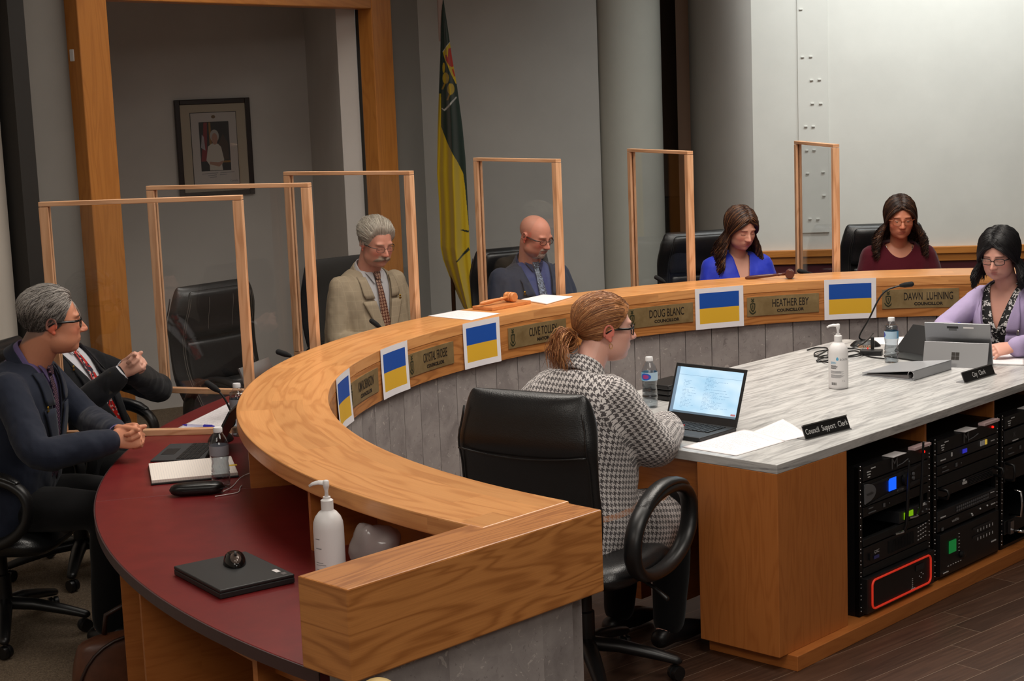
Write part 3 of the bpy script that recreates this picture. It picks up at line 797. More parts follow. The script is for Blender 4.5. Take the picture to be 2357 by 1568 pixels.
# ---------------------------------------------------------------- small things
def clearplastic(name,col=(1,1,1,1)):
    t=NT(name); tr=t.n('ShaderNodeBsdfTransparent'); gl=t.n('ShaderNodeBsdfGlossy'); gl.inputs['Roughness'].default_value=.06
    lw=t.n('ShaderNodeLayerWeight'); f=t.math('MULTIPLY_ADD',t.math('POWER',lw.outputs['Facing'],2.5),.75,.06)
    mx=t.n('ShaderNodeMixShader'); t.l(f,mx.inputs[0]); t.l(tr.outputs[0],mx.inputs[1]); t.l(gl.outputs[0],mx.inputs[2]); tr.inputs[0].default_value=col
    t.l(mx.outputs[0],t.out.inputs[0]); return t.m
BOTP=clearplastic('clear bottle plastic',(.86,.88,.9,1))
WATER=clearplastic('water',(.80,.84,.86,1))
CAP=M('frosted white cap',(222,222,224),.4)
def label_mat():
    t=NT('bottle label'); uv=t.coord('UV'); x,y,_=t.xyz(uv)
    c=t.ramp(x,[(0.0,srgb(176,205,226)),(.20,srgb(90,165,210)),(.30,srgb(226,232,238)),(.42,srgb(110,185,222)),(.62,srgb(130,195,226)),(.80,srgb(176,205,226))],'CONSTANT')
    bx=t.math('ADD',t.math('POWER',t.math('MULTIPLY',t.math('SUBTRACT',x,.50),9.0),2.0),t.math('POWER',t.math('MULTIPLY',t.math('SUBTRACT',y,.5),2.6),2.0))
    bx2=t.math('ADD',t.math('POWER',t.math('MULTIPLY',t.math('SUBTRACT',x,.81),8.5),2.0),t.math('POWER',t.math('MULTIPLY',t.math('SUBTRACT',y,.5),2.4),2.0))
    c=t.mix(t.math('LESS_THAN',bx2,1.0),c,srgb(40,90,190)); c=t.mix(t.math('LESS_THAN',bx2,.35),c,srgb(170,60,130))
    st=t.math('MULTIPLY',t.math('LESS_THAN',t.math('FRACT',t.math('MULTIPLY',x,90.0)),.45),t.math('MULTIPLY',t.math('GREATER_THAN',x,.33),t.math('LESS_THAN',x,.38)))
    c=t.mix(st,c,srgb(60,60,70)); t.set(color=c,rough=.35); return t.m
BLABEL=label_mat()
BARE=M('thin grey label',(150,152,160),.4)
def bottle(lab,p,rz,labmat,level=.9,s=1.0):
    t=thing('water_bottle',lab,'water bottle',(p.x,p.y,p.z),rz,'water bottles')
    body=[(.0,.002),(.026,.0),(.031,.006),(.0315,.03),(.029,.034),(.0318,.038),(.0318,.05),(.0295,.054),(.0318,.058),(.030,.075),(.0285,.088),(.0305,.1),(.0320,.108),(.0325,.112),(.0325,.146),(.031,.154),(.024,.172),(.0155,.187),(.0125,.192)]
    part('bottle_body',MB().lathe([(r*s,z*s) for r,z in body],28),BOTP,t,smooth=True,label='clear ribbed bottle')
    inn=[(.0,.004)]+[(r-.0012,z) for r,z in body[1:] if z<level*.19]; inn=inn+[(inn[-1][0],level*.19),(0,level*.19)]
    part('water',MB().lathe(inn,24),WATER,t,smooth=True)
    part('cap',MB().lathe([(.0145,.19),(.0155,.191),(.0155,.204),(.014,.207),(0,.207)],28),CAP,t,angle=40)
    lb=MB(); lb.lathe([(.0328,.112),(.0328,.146)],32); lb.F=lb.F[:32]; lb.U=lb.U[:32]; lb.mi=lb.mi[:32]
    lb.U=[[(u,(v-.112)/.034) for u,v in q] for q in lb.U]
    part('label',lb,labmat,t,smooth=True,label='printed paper label')
    return t
bottle('water bottle on the red desk beside the spiral notebook',at(510,1121,ZD),0,BARE,.55)
bottle('water bottle at the far left of the desk, only its cap above the counter',at(552,1002,ZD),0,BARE,.9)
bottle('water bottle behind the open laptop on the clerk desk',at(1497,937,ZD),R(-58),BLABEL,.62)
bottle('water bottle in front of the silver tablet on the clerk desk',at(2052,834,ZD),R(-130),BLABEL,.9)

SANB=M('white bottle plastic',(228,226,226),.38,spec=.4)
BLUEINK=M('light blue print',(80,165,205),.5)
PRINT=M('grey print',(120,122,126),.6)
def sanitizer(lab,p,rz,front=True):
    t=thing('hand_sanitizer',lab,'sanitizer bottle',(p.x,p.y,p.z),rz,'hand sanitizer bottles')
    if not front: t.scale=(1.0,1.0,1.06)
    part('bottle_body',MB().lathe([(0,.002),(.036,0),(.0405,.004),(.041,.012),(.041,.15),(.0395,.166),(.034,.18),(.024,.192),(.016,.197),(.016,.2)],40),SANB,t,smooth=True)
    part('collar',MB().lathe([(.0165,.197),(.0168,.222),(.014,.224),(.010,.226),(.010,.231),(0,.231)],28),SANB,t,angle=40)
    pm=MB(); pm.lathe([(.0055,.228),(.0048,.245),(.0075,.255),(.0085,.258),(.0085,.27),(.006,.273),(0,.273)],20)
    pm.tube([(0,0,.2655),(-.02,0,.2672),(-.036,0,.264),(-.046,0,.258)],[.0075,.0065,.005,.004],12,flat=.7)
    part('pump',pm,SANB,t,smooth=True)
    def cyl(x,y,z): a=-PI/2+x/.0412; return (.0414*math.cos(a),.0414*math.sin(a),z)
    def tx(s,x,z,size,m,sx=1.0): part('print',text_mb(s,size,sx,align='LEFT',mapfn=lambda a,b,c:cyl(a+x,0,c+z)),m,t)
    def lines(x0,x1,zs,m,h=.0016):
        for i,z in enumerate(zs):
            w=(x1-x0)*(.7+.3*((i*37)%10)/10)
            mb=MB(); mb.grid(lambda u,v:cyl(x0+w*u,0,z+h*v),8,1); part('print',mb,m,t)
    if front:
        tx('acura',.006,.128,.017,PRINT,1.0)
        d=MB(); d.add([cyl(-.004+.0055*math.cos(R(a))*(1 if a<0 or a>180 else max(.05,abs(math.cos(R(a))))),0,.128+(.0055*math.sin(R(a)) if math.sin(R(a))<0 else .0105*math.sin(R(a)))) for a in range(0,360,20)],[list(range(18))]); part('logo',d,BLUEINK,t)
        lines(-.034,-.006,[.116,.1125,.109],BLUEINK); lines(-.034,.0,[.100,.096,.092,.088],INK,.002); lines(-.034,.028,[.078,.0755,.073,.0705,.068,.062,.0595,.057,.0545,.052,.0495],PRINT,.0011)
        tx('1 L',.016,.036,.011,PRINT)
        bx=-.03
        for i,wd in enumerate([2,1,3,1,1,2,1,3,2,1,1,2]):
            mb=MB(); x0=bx; mb.grid(lambda u,v:cyl(x0+wd*.0006*u,0,.018+.012*v),1,1); part('barcode',mb,INK,t); bx+=wd*.0006+.0009
    else:
        lines(-.034,-.012,[.128,.104],PRINT,.002); lines(-.036,.0,[.068,.062,.05,.045,.04],PRINT,.0013)
        mb=MB(); mb.grid(lambda u,v:cyl(-.008+.04*u,0,.03+.01*v),8,1); part('print',mb,BLUEINK,t)
    return t
p=at(1930,893,ZD); sanitizer('white pump hand sanitizer bottle on the clerk desk',p,math.atan2(p.y,p.x)-PI/2+R(180-0)*0)
p=atY(758,1250,4.25); p.z=ZD; sanitizer('white pump hand sanitizer bottle on the red desk',p,math.atan2(p.y,p.x)-PI/2-R(12),False)

# laptops ------------------------------------------------------------------
LAPB=M('matte black laptop',(24,24,25),.5,bump=.02,nscale=300)
KEY=M('black key',(16,16,17),.5)
def screen_mat():
    t=NT('lit laptop screen'); uv=t.coord('UV'); x,y,_=t.xyz(uv)
    n=t.noise(uv,2.2,2,.5)
    c=t.ramp(n,[(.3,srgb(168,210,236)),(.6,srgb(206,232,248)),(.8,srgb(228,242,250))])
    def inr(v,a,b): return t.math('MULTIPLY',t.math('GREATER_THAN',v,a),t.math('LESS_THAN',v,b))
    row=t.math('MULTIPLY',y,34.0); rf=t.math('FRACT',row); rn=t.math('FLOOR',row)
    wn=t.n('ShaderNodeTexWhiteNoise',noise_dimensions='1D'); t.l(rn,wn.inputs['W'])
    wd=t.n('ShaderNodeTexWhiteNoise',noise_dimensions='2D'); t.l(t.comb(t.math('FLOOR',t.math('MULTIPLY',x,120.0)),rn),wd.inputs['Vector'])
    ln=t.math('MULTIPLY',t.math('LESS_THAN',rf,.35),t.math('GREATER_THAN',wd.outputs[0],.3))
    left=t.math('MULTIPLY',inr(y,.12,.72),t.math('MULTIPLY',t.math('GREATER_THAN',x,.14),t.math('LESS_THAN',x,t.math('MULTIPLY_ADD',wn.outputs[0],.18,.18))))
    right=t.math('MULTIPLY',inr(y,.1,.85),t.math('MULTIPLY',t.math('GREATER_THAN',x,.46),t.math('LESS_THAN',x,t.math('MULTIPLY_ADD',wn.outputs[0],.38,.50))))
    tx=t.math('MULTIPLY',ln,t.math('MAXIMUM',left,right))
    c=t.mix(t.math('MULTIPLY',tx,.5),c,srgb(90,130,170))
    c=t.mix(t.math('LESS_THAN',y,.045),c,srgb(96,112,124)); c=t.mix(t.math('LESS_THAN',x,.05),c,srgb(120,140,158))
    c=t.mix(t.math('MULTIPLY',inr(x,.92,.99),inr(y,.06,.10)),c,srgb(190,120,120))
    c=t.mix(t.math('MULTIPLY',inr(y,.83,.835),1.0),c,srgb(120,150,180))
    e=t.n('ShaderNodeEmission'); t.l(c,e.inputs[0]); e.inputs[1].default_value=.9
    g=t.n('ShaderNodeBsdfGlossy'); g.inputs['Roughness'].default_value=.15; g.inputs[0].default_value=(.04,.04,.04,1)
    a=t.n('ShaderNodeAddShader'); t.l(e.outputs[0],a.inputs[0]); t.l(g.outputs[0],a.inputs[1]); t.l(a.outputs[0],t.out.inputs[0]); return t.m
SCRM=screen_mat()
def laptop(lab,c,rz,w=.332,d=.228,tilt=None,open_=True):
    t=thing('laptop',lab,'laptop',(c.x,c.y,c.z),rz)
    part('base',MB().box((0,0,.009),(w,d,.016)),LAPB,t,bevel=.003)
    if not open_:
        part('lid',MB().box((0,0,.0215),(w,d,.009)),LAPB,t,bevel=.003); return t
    key=MB().box((0,0,0),(.0155,.0145,.003)).mesh('key'); key.materials.append(KEY)
    for r_ in range(6):
        for k_ in range(14):
            ko=bpy.data.objects.new('key',key); COL.objects.link(ko); ko.parent=t; ko.location=(-.128+k_*.0197,-.015+r_*.0188+.0,.0185)
            if r_==0 and 4<=k_<=8: 
                ko.scale=(1.02,1,1)
    part('trackpad',MB().box((0,-.075,.0175),(.1,.055,.001)),KEY,t,bevel=.0003)
    part('pointing_stick',MB().lathe([(.004,0),(.004,.004),(0,.005)],12,(-.01,.022,.019)),M('red rubber',(190,30,40),.6),t)
    part('lettering',MB().add([(v.x+.11,v.z-.095,.0176) for v in text_mb('ThinkPad',.012).V],text_mb('ThinkPad',.012).F),GREYP,t)
    lid=thing('lid','','',(0,d/2-.004,.016)); del lid['label']; del lid['category']; lid.parent=t; lid.rotation_euler=(-R(tilt),0,0)
    h=.222
    sh=part('screen_shell',MB().box((0,.004,h/2),(w,.007,h)),LAPB,t,bevel=.002); 
    sc=MB(); sc.add([(-w/2+.010,-.0002,.03),(w/2-.010,-.0002,.03),(w/2-.010,-.0002,h-.014),(-w/2+.010,-.0002,h-.014)],[(0,1,2,3)],[[(0,0),(1,0),(1,1),(0,1)]])
    ss=part('screen',sc,SCRM,t); cm=part('webcam',MB().lathe([(.003,0),(.003,.001),(0,.001)],12,(0,0,0),Matrix.Translation((0,-.0004,h-.007))@Matrix.Rotation(R(90),4,'X')),BLACK,t)
    Mt=Matrix.Translation((0,d/2-.004,.016))@Matrix.Rotation(-R(tilt),4,'X')
    for o in (sh,ss,cm): o.matrix_local=Mt
    bpy.data.objects.remove(lid)
    return t
fr=at(1609,1020,ZD)
lc=Vector((fr.x,fr.y,0))+uK*.118+nK*.166; lc.z=ZD
laptop('open black laptop with a lit blue screen in front of the red haired woman',lc,R(46.23-90),tilt=20)
a_=at(397,1322,ZD); b_=at(520,1388,ZD); c_l=at(700,1352,ZD)
ang=math.atan2((a_-b_).y,(a_-b_).x)
lc=(a_+at(684,1345,ZD))/2; lc.z=ZD
dx=(b_-a_); wdir=math.atan2(-dx.y,-dx.x)
laptop('closed black laptop on the red desk with a mouse on top',lc,math.atan2(dx.y,dx.x),w=.30,d=.22,open_=False)
lt=bpy.data.objects['laptop.001']
part('sticker',MB().box((.09,.085,.0263),(.028,.014,.0006)),PAPER,lt); part('sticker',MB().box((.125,.09,.0263),(.02,.014,.0006)),STEEL,lt)
# mouse
pm=at(541,1298,ZD+.026)
t=thing('computer_mouse','shiny black computer mouse lying on the closed laptop','mouse',(pm.x,pm.y,ZD+.026),R(196))
mb=MB()
def mf(u,v):
    a=2*PI*u; ph=PI/2*v
    r=math.cos(ph)**.6
    return (.031*r*math.cos(a)*(1-.12*math.sin(a)),.052*r*math.sin(a),.031*math.sin(ph)**1.0*(1-.15*math.sin(a)*r))
mb.grid(mf,32,12,cu=True)
part('shell',mb,M('glossy black plastic',(14,14,15),.12),t,smooth=True)
part('top_cover',MB().sphere((0,.014,.0125),(.019,.034,.0215),20,12),M('grey brown gloss plastic',(96,84,78),.15,.3),t,smooth=True)
part('wheel',MB().lathe([(.0,-.003),(.008,-.003),(.008,.003),(0,.003)],16,(0,0,0),Matrix.Translation((0,.026,.034))@Matrix.Rotation(R(90),4,'Y')),BLACK,t)

# papers, notebook, pen, case ---------------------------------------------
def printed(name,ink,amt,red=0.0):
    t=NT(name); uv=t.coord('UV'); x,y,_=t.xyz(uv)
    row=t.math('MULTIPLY',y,30.0); rn=t.math('FLOOR',row)
    w1=t.n('ShaderNodeTexWhiteNoise',noise_dimensions='1D'); t.l(rn,w1.inputs['W'])
    w2=t.n('ShaderNodeTexWhiteNoise',noise_dimensions='2D'); t.l(t.comb(t.math('FLOOR',t.math('MULTIPLY',x,110.0)),rn),w2.inputs['Vector'])
    f=t.math('MULTIPLY',t.math('LESS_THAN',t.math('FRACT',row),.33),t.math('GREATER_THAN',w2.outputs[0],.25))
    f=t.math('MULTIPLY',f,t.math('MULTIPLY',t.math('GREATER_THAN',x,.12),t.math('LESS_THAN',x,t.math('MULTIPLY_ADD',w1.outputs[0],.6,.35))))
    f=t.math('MULTIPLY',f,t.math('MULTIPLY',t.math('GREATER_THAN',y,.12),t.math('LESS_THAN',y,.9)))
    ic=t.mix(t.math('GREATER_THAN',w1.outputs[0],1.0-red),srgb(*ink),srgb(226,110,120))
    t.set(color=t.mix(t.math('MULTIPLY',f,amt),srgb(236,230,232),ic),rough=.7); return t.m
PRN=printed('printed page',(110,110,118),.55,.45); PRN2=printed('printed agenda',(130,130,136),.4)
def sheet(lab,corners,m,z,n=1,curl=0.0,cat='papers',name='paper_sheets',group=None):
    """corners: a,b,c,d world points counter-clockwise; slightly curled stack of n sheets"""
    a,b,c,d=[Vector((p.x,p.y,0)) for p in corners]
    ctr=(a+b+c+d)/4
    mb=MB()
    def f(u,v):
        p=(a*(1-u)+b*u)*(1-v)+(d*(1-u)+c*u)*v
        return (p.x-ctr.x,p.y-ctr.y,.0006+curl*(math.sin(u*2.7+.4)*math.sin(v*2.2))**2*.6)
    mb.grid(f,14,14,uvfn=lambda u,v:(u,v))
    o=solo(name,mb,m,lab,cat,(ctr.x,ctr.y,z),smooth=True,group=group)
    so=o.modifiers.new('thick','SOLIDIFY'); so.thickness=.0004*n; so.offset=1
    return o
Z=ZC+.0004
sheet('white sheet on the counter top above the middle flag sheet',[at(985,728,ZC),at(1085,738,ZC),at(1152,722,ZC),at(1054,715,ZC)],PRN2,Z,2)
sheet('stack of white sheets on the counter top behind the wooden gavel',[at(1200,692,ZC),at(1258,702,ZC),at(1318,685,ZC),at(1250,681,ZC)],PAPER,Z,14)
Z=ZD+.0004
sheet('curled printed pages beside the open laptop, nearest the desk edge',[at(1570,1030,ZD),at(1695,1050,ZD),at(1808,1017,ZD),at(1712,990,ZD)],PRN,Z,2,.012)
sheet('printed pages with red lines lying behind the council support clerk sign',[at(1728,997,ZD),at(1808,1016,ZD),at(1862,1004,ZD),at(1802,966,ZD)],PRN,Z,2,.008)
sheet('stack of papers under the arm of the woman in the lilac blazer',[at(2282,840,ZD),at(2357,842,ZD),at(2357,808,ZD),at(2285,815,ZD)],PRN2,Z,16)
sheet('open white agenda pages on the red desk under the blue pen',[at(388,997,ZD),at(545,1002,ZD),at(548,918,ZD),at(490,948,ZD)],PRN2,Z,6)
p=at(2010,793,ZD); sheet('white papers behind the desk microphone on the clerk desk',[at(1985,790,ZD),at(2110,800,ZD),at(2115,775,ZD),at(2010,778,ZD)],PAPER,Z,3)
sheet('white sheet of paper beside the thin black tablet',[at(2085,805,ZD),at(2120,808,ZD),at(2116,780,ZD),at(2088,780,ZD)],PAPER,Z,2)
def pen(lab,a,b,col):
    a=Vector(a); b=Vector(b); d=b-a; L=d.length
    t=thing('pen',lab,'pen',((a.x+b.x)/2,(a.y+b.y)/2,a.z),math.atan2(d.y,d.x))
    part('barrel',MB().tube([(-L/2+.02,0,.005),(L/2-.045,0,.005)],.0042,10),clearplastic('clear pen barrel',(.8,.82,.95,1)),t)
    part('tip',MB().tube([(-L/2,0,.005),(-L/2+.02,0,.005)],[.0012,.0042],10),col,t)
    part('cap',MB().tube([(L/2-.05,0,.005),(L/2,0,.005)],.0048,10).box((L/2-.028,0,.0105),(.04,.003,.002)),col,t)
    return t
BLUEP=M('blue pen plastic',(40,50,190),.3)
pen('blue ballpoint pen lying on the white pages on the red desk',at(420,981,ZD+.003),at(493,985,ZD+.003),BLUEP)
# spiral notebook
n0,n1,n2_,n3=at(343,1119,ZD),at(545,1100,ZD),at(533,1060,ZD),at(352,1077,ZD)
ctr=(n0+n1+n2_+n3)/4
t=thing('spiral_notebook','open spiral notebook with lined pages on the red desk','notebook',(ctr.x,ctr.y,ZD),math.atan2((n1-n0).y,(n1-n0).x))
nw,nh=(n1-n0).length,(n3-n0).length
def lined():
    t=NT('lined notepaper'); uv=t.coord('UV'); x,y,_=t.xyz(uv)
    l=t.math('LESS_THAN',t.math('FRACT',t.math('MULTIPLY',x,118.0)),.12)
    w=t.noise(t.comb(t.math('MULTIPLY',x,120.0),t.math('MULTIPLY',y,60.0)),3.0,3,.6)
    c=t.mix(t.math('MULTIPLY',l,.35),srgb(232,224,216),srgb(150,150,175)); t.set(color=c,rough=.7); return t.m
part('cover',MB().box((0,0,.004),(nw,nh,.006)),BLACK,t,bevel=.001)
part('pages',MB().box((0,0,.0125),(nw*.985,nh*.97,.011)),lined(),t,bevel=.001)
for i in range(24):
    x=-nw*.47+i*nw*.94/23
    part('wire_loop',MB().tube([(x+.0*k,nh/2-.002+.006*math.cos(R(k)),.010+.009*math.sin(R(k))) for k in range(0,360,40)],.0008,5,closed=True),BLACKM,t)
part('sticky_tab',MB().box((nw/2-.01,-.02,.0185),(.03,.02,.0006)),M('yellow sticky tab',(226,190,40),.6),t)
# glasses case
c0,c1=at(390,1143,ZD),at(518,1134,ZD); cc_=(c0+c1)/2; L=(c1-c0).length
t=thing('glasses_case','black rounded hard case on the red desk in front of the notebook','case',(cc_.x,cc_.y,ZD),math.atan2((c1-c0).y,(c1-c0).x))
def casef(u,v):
    a=2*PI*u; x=-L/2+L*v
    e=max(0.0,1-abs(2*v-1)**5)**.5
    cy=math.copysign(abs(math.cos(a))**.7,math.cos(a)); cz=math.copysign(abs(math.sin(a))**.7,math.sin(a))
    return (x,.033*e*cy,.021+.020*e*cz*(1+.05*math.sin(v*3)))
part('case_shell',MB().grid(casef,28,24,cu=True),M('black leatherette',(15,15,16),.28,bump=.05,nscale=300),t,smooth=True)
part('hinge_seam',MB().tube([(-L/2*.97,-.0335*0-.02,.021),(-L/4,-.0335,.021),(L/4,-.0335,.021),(L/2*.97,-.02,.021)],.0008,6),BLACKM,t)
# white cable to the desk edge
def cable(name,lab,pts,r,m,cat='cable',sub=8):
    P=[Vector(p) for p in pts]; out=[]
    for i in range(len(P)-1):
        p0=P[max(i-1,0)];p1=P[i];p2=P[i+1];p3=P[min(i+2,len(P)-1)]
        for k in range(sub):
            s=k/sub
            out.append(.5*((2*p1)+(p2-p0)*s+(2*p0-5*p1+4*p2-p3)*s*s+(3*p1-p0-3*p2+p3)*s**3))
    out.append(P[-1])
    return solo(name,MB().tube(out,r,7),m,lab,cat,smooth=True)
zc=ZD+.003
cable('charging_cable','thin white charging cable on the red desk behind the black case',[at(515,1131,zc+.012),at(535,1120,zc),at(556,1098,zc),at(580,1088,zc+.03),at(600,1082,zc+.04)],.0016,WHITE)
cable('charging_cable','thin white cable curling in front of the small oak support',[at(495,1143,zc),at(520,1139,zc),at(548,1133,zc),at(553,1122,zc),at(557,1117,zc)],.0016,WHITE)
# keyboard tablet leaning on the counter side
kb=at(430,1043,ZD); 
t=thing('tablet_computer','dark tablet with keyboard cover standing open on the red desk','tablet',(kb.x,kb.y,ZD),R(-3)-PI/2)
part('keyboard',MB().box((0,.0,.004),(.285,.20,.006)),M('dark grey felt',(44,44,46),.8),t,bevel=.002)
key=MB().box((0,0,0),(.0155,.0135,.002)).mesh('key'); key.materials.append(KEY)
for r_ in range(5):
    for k_ in range(14):
        ko=bpy.data.objects.new('key',key); COL.objects.link(ko); ko.parent=t; ko.location=(-.126+k_*.0194,-.0+r_*.0175,.008)
part('trackpad',MB().box((0,-.06,.0075),(.1,.05,.001)),KEY,t)
sc=part('screen_slab',MB().box((0,0,.10),(.29,.009,.20)),BLACK,t,bevel=.002); sc.location=(0,.105,.006); sc.rotation_euler=(-R(30),0,0)
sg=part('screen_glass',MB().box((0,-.005,.10),(.27,.001,.185)),M('dark glass',(40,26,18),.08),t); sg.location=(0,.105,.006); sg.rotation_euler=(-R(30),0,0)
# second tablet seen edge on behind the counter
t0=at(610,862,ZD+.12)
p=pol(3.02,166.6,ZD)
t=thing('tablet_computer','silver tablet standing behind the counter, only its top edge in view','tablet',(p.x,p.y,ZD),R(164)-PI/2+PI)
o=part('screen_slab',MB().box((0,0,.13),(.29,.009,.20)),STEEL,t,bevel=.002); o.rotation_euler=(R(20),0,0); o.location=(0,0,.0)
o=part('kickstand',MB().box((0,-.05,.065),(.28,.003,.14)),STEEL,t); o.rotation_euler=(R(-22),0,0)
# plastic tissue bag
pb=Vector((-.40,4.36,ZD))
t=thing('plastic_bag','crumpled clear plastic bag of tissues beside the sanitizer on the red desk','bag',(pb.x,pb.y,ZD),0)
mb=MB(); rnd=random.Random(3)
def bagf(u,v):
    a=2*PI*u; th=PI*v; r=.058*(math.sin(th)**.55)
    p=Vector((r*math.cos(a)*1.15,r*math.sin(a)*.8,.065-.065*math.cos(th)*-1*-1))
    n=.7*noise.noise(Vector((p.x*16,p.y*16,p.z*16)))+.5*abs(noise.noise(Vector((p.x*34,p.y*34,p.z*20+4))))
    return (p.x*(1+.30*n),p.y*(1+.30*n),max(.001,(p.z)*(1+.18*n)))
mb.grid(bagf,40,24,cu=True)
def bagm():
    t=NT('cloudy plastic film'); t.set(color=srgb(216,206,204),rough=.16,trans=.35,spec=.6); return t.m
part('bag_film',mb,bagm(),t,smooth=True)
# gavels
GAVL=M('light maple',(206,134,78),.35,nz=.12,nscale=40); GAVD=M('dark mahogany',(86,44,32),.28,nz=.15,nscale=40)
g0,g1,g2,g3=at(1092,711,ZC),at(1128,718,ZC),at(1217,701,ZC),at(1183,695,ZC)
c4=(g0+g1+g2+g3)/4; gl=(g2-g1).length; gw=(g1-g0).length; ga=math.atan2((g2-g1).y,(g2-g1).x)
solo('sounding_block',MB().box((0,0,.009),(gl,gw*.85,.018)),GAVL,'light wooden sounding block on the counter top under the gavel','sounding block',(c4.x,c4.y,ZC),ga,bevel=.003)
def gavel(lab,p,rz,m,hl,L,tilt,ribs=True):
    t=thing('gavel',lab,'gavel',p,rz)
    hd=MB(); prof=[(0,-hl/2),(.020,-hl/2),(.024,-hl*.42),(.0245,-hl*.25),(.0225,-hl*.22),(.0225,-hl*.16),(.025,-hl*.13),(.025,hl*.13),(.0225,hl*.16),(.0225,hl*.22),(.0245,hl*.25),(.024,hl*.42),(.020,hl/2),(0,hl/2)]
    Tm=Matrix.Translation((0,0,.026))@Matrix.Rotation(R(90),4,'X')
    hd.lathe(prof,28,(0,0,0),Tm); part('head',hd,m,t,angle=50)
    hp=[(-.02,.0075),(-.05,.007),(-.06,.0095),(-.066,.007),(-.1,.0085),(-L*.7,.0105),(-L*.92,.010),(-L,.006),(-L-.004,0)]
    zt=.026; q=MB(); q.tube([(x,0,zt+(x+.02)*tilt) for x,r in hp],[max(r,.0005) for x,r in hp],14); part('handle',q,m,t,smooth=True)
    return t
h=at(1175,690,ZC+.03); e_=at(1103,706,ZC+.02)
gavel('light wooden gavel resting on its block on the counter',Vector((h.x,h.y,ZC+.018)),math.atan2((h-e_).y,(h-e_).x),GAVL,.065,.20,.06)
h=at(1818,633,ZC+.02); e_=at(1733,643,ZC)
gavel('dark mahogany gavel lying on the counter top before the woman in blue',Vector((h.x,h.y,ZC)),math.atan2((h-e_).y,(h-e_).x),GAVD,.07,.235,.085)

# microphones ---------------------------------------------------------------
FOAM=M('black foam',(20,20,21),.9,bump=.5,nscale=500)
def mic(lab,base,rz,pts,cap_dir):
    t=thing('gooseneck_microphone',lab,'microphone',(base.x,base.y,base.z),0,'gooseneck microphones')
    l=lambda p:Vector(p)-base
    m=MB(); 
    def bf(u,v):
        a=2*PI*u; r=1-.45*v**1.5 if v<1 else 0
        x=.075*r*math.cos(a); y=.05*r*math.sin(a); z=.032*v
        return (x*math.cos(rz)-y*math.sin(rz),x*math.sin(rz)+y*math.cos(rz),z)
    m.grid(bf,24,6,cu=True); n=len(m.V); m.F.append([n-24+i for i in range(24)]); m.U.append(None); m.mi.append(0)
    m.F.append([23-i for i in range(24)]); m.U.append(None); m.mi.append(0)
    part('mic_base',m,BLACK,t,smooth=False,bevel=.004)
    P=[l(p) for p in pts]
    o=cable('neck_tmp','x',[tuple(Vector((0,0,.03)))]+[tuple(p) for p in P],.0042,BLACKM); o.name='gooseneck'; o.parent=t
    for k_ in ('label','category'): del o[k_]
    d=Vector(cap_dir).normalized(); e=P[-1]
    part('capsule',MB().tube([e-d*.006,e+d*.012,e+d*.045],[.008,.0125,.0125],16,round_cap=True),FOAM,t,smooth=True)
    return t
Y=7.80
b=at(1992,797,ZD)
mic('black gooseneck microphone on the clerk desk in front of the rightmost name plate',b,R(-20),[atY(1978,775,Y+.05),atY(2000,735,Y),atY(2022,690,Y),atY(2040,669,Y),atY(2060,661,Y),atY(2076,657,Y)],(1,-.2,.12))
b=pol(3.08,176.3,ZD); Yb=b.y
mic('gooseneck microphone on the red desk left of the curved counter end',b,R(90),[atY(540,975,Yb),atY(528,940,Yb),atY(515,915,Yb),atY(500,898,Yb)],(-.8,0,.6))
b=pol(3.07,162.0,ZD); Yb=b.y
mic('gooseneck microphone leaning out behind the counter beside the empty chair',b,R(70),[atY(700,850,Yb),atY(686,832,Yb),atY(664,818,Yb)],(-.9,0,.35))
b=pol(3.12,135.5,ZD); Yb=b.y
mic('gooseneck microphone in front of the man in the beige suit',b,R(45),[atY(900,775,Yb),atY(882,757,Yb),atY(872,751,Yb)],(-.75,0,.6))
b=pol(3.05,89.3,ZD); Yb=b.y
mic('gooseneck microphone behind the counter beside the dark gavel',b,R(0),[atY(1885,645,Yb),atY(1870,630,Yb),atY(1858,628,Yb)],(-.8,.2,.2))
b=pol(3.10,112.0,ZD); Yb=b.y
mic('gooseneck microphone behind the counter in front of the chair of the woman in blue',b,R(0),[atY(1545,670,Yb),atY(1535,655,Yb),atY(1527,648,Yb)],(-.8,.1,.5))

# things on the clerk desk --------------------------------------------------
def desk_sign(lab,txt_,a,b,h=.052):
    d=b-a; L=d.length; c=(a+b)/2
    t=thing('desk_sign',lab,'desk sign',(c.x,c.y,ZD),math.atan2(d.y,d.x),'black desk signs')
    M0=Matrix.Rotation(-R(22),4,'X')
    o=part('sign_holder',MB().box((0,.0035,h/2),(L,.003,h)).box((0,0,.002),(L,.008,.004)).box((0,0,h-.002),(L,.008,.004)),STEEL,t,bevel=.0006); o.matrix_local=M0
    o=part('foot',MB().box((0,.018,.0015),(L,.05,.003)),STEEL,t,bevel=.0006)
    o=part('sign_plate',MB().box((0,.0005,h/2),(L-.002,.003,h-.007)),BLACK,t); o.matrix_local=M0
    o=part('lettering',text_mb(txt_,.030,.82,mapfn=lambda x,y,z:(x,-.0014,z+h/2)),INKW,t); o.matrix_local=M0
desk_sign('black desk sign reading Council Support Clerk','Council  Support  Clerk',at(1856,1014,ZD),at(1958,988,ZD),.056)
desk_sign('black desk sign reading City Clerk','City  Clerk',at(2222,883,ZD),at(2291,862,ZD),.05)
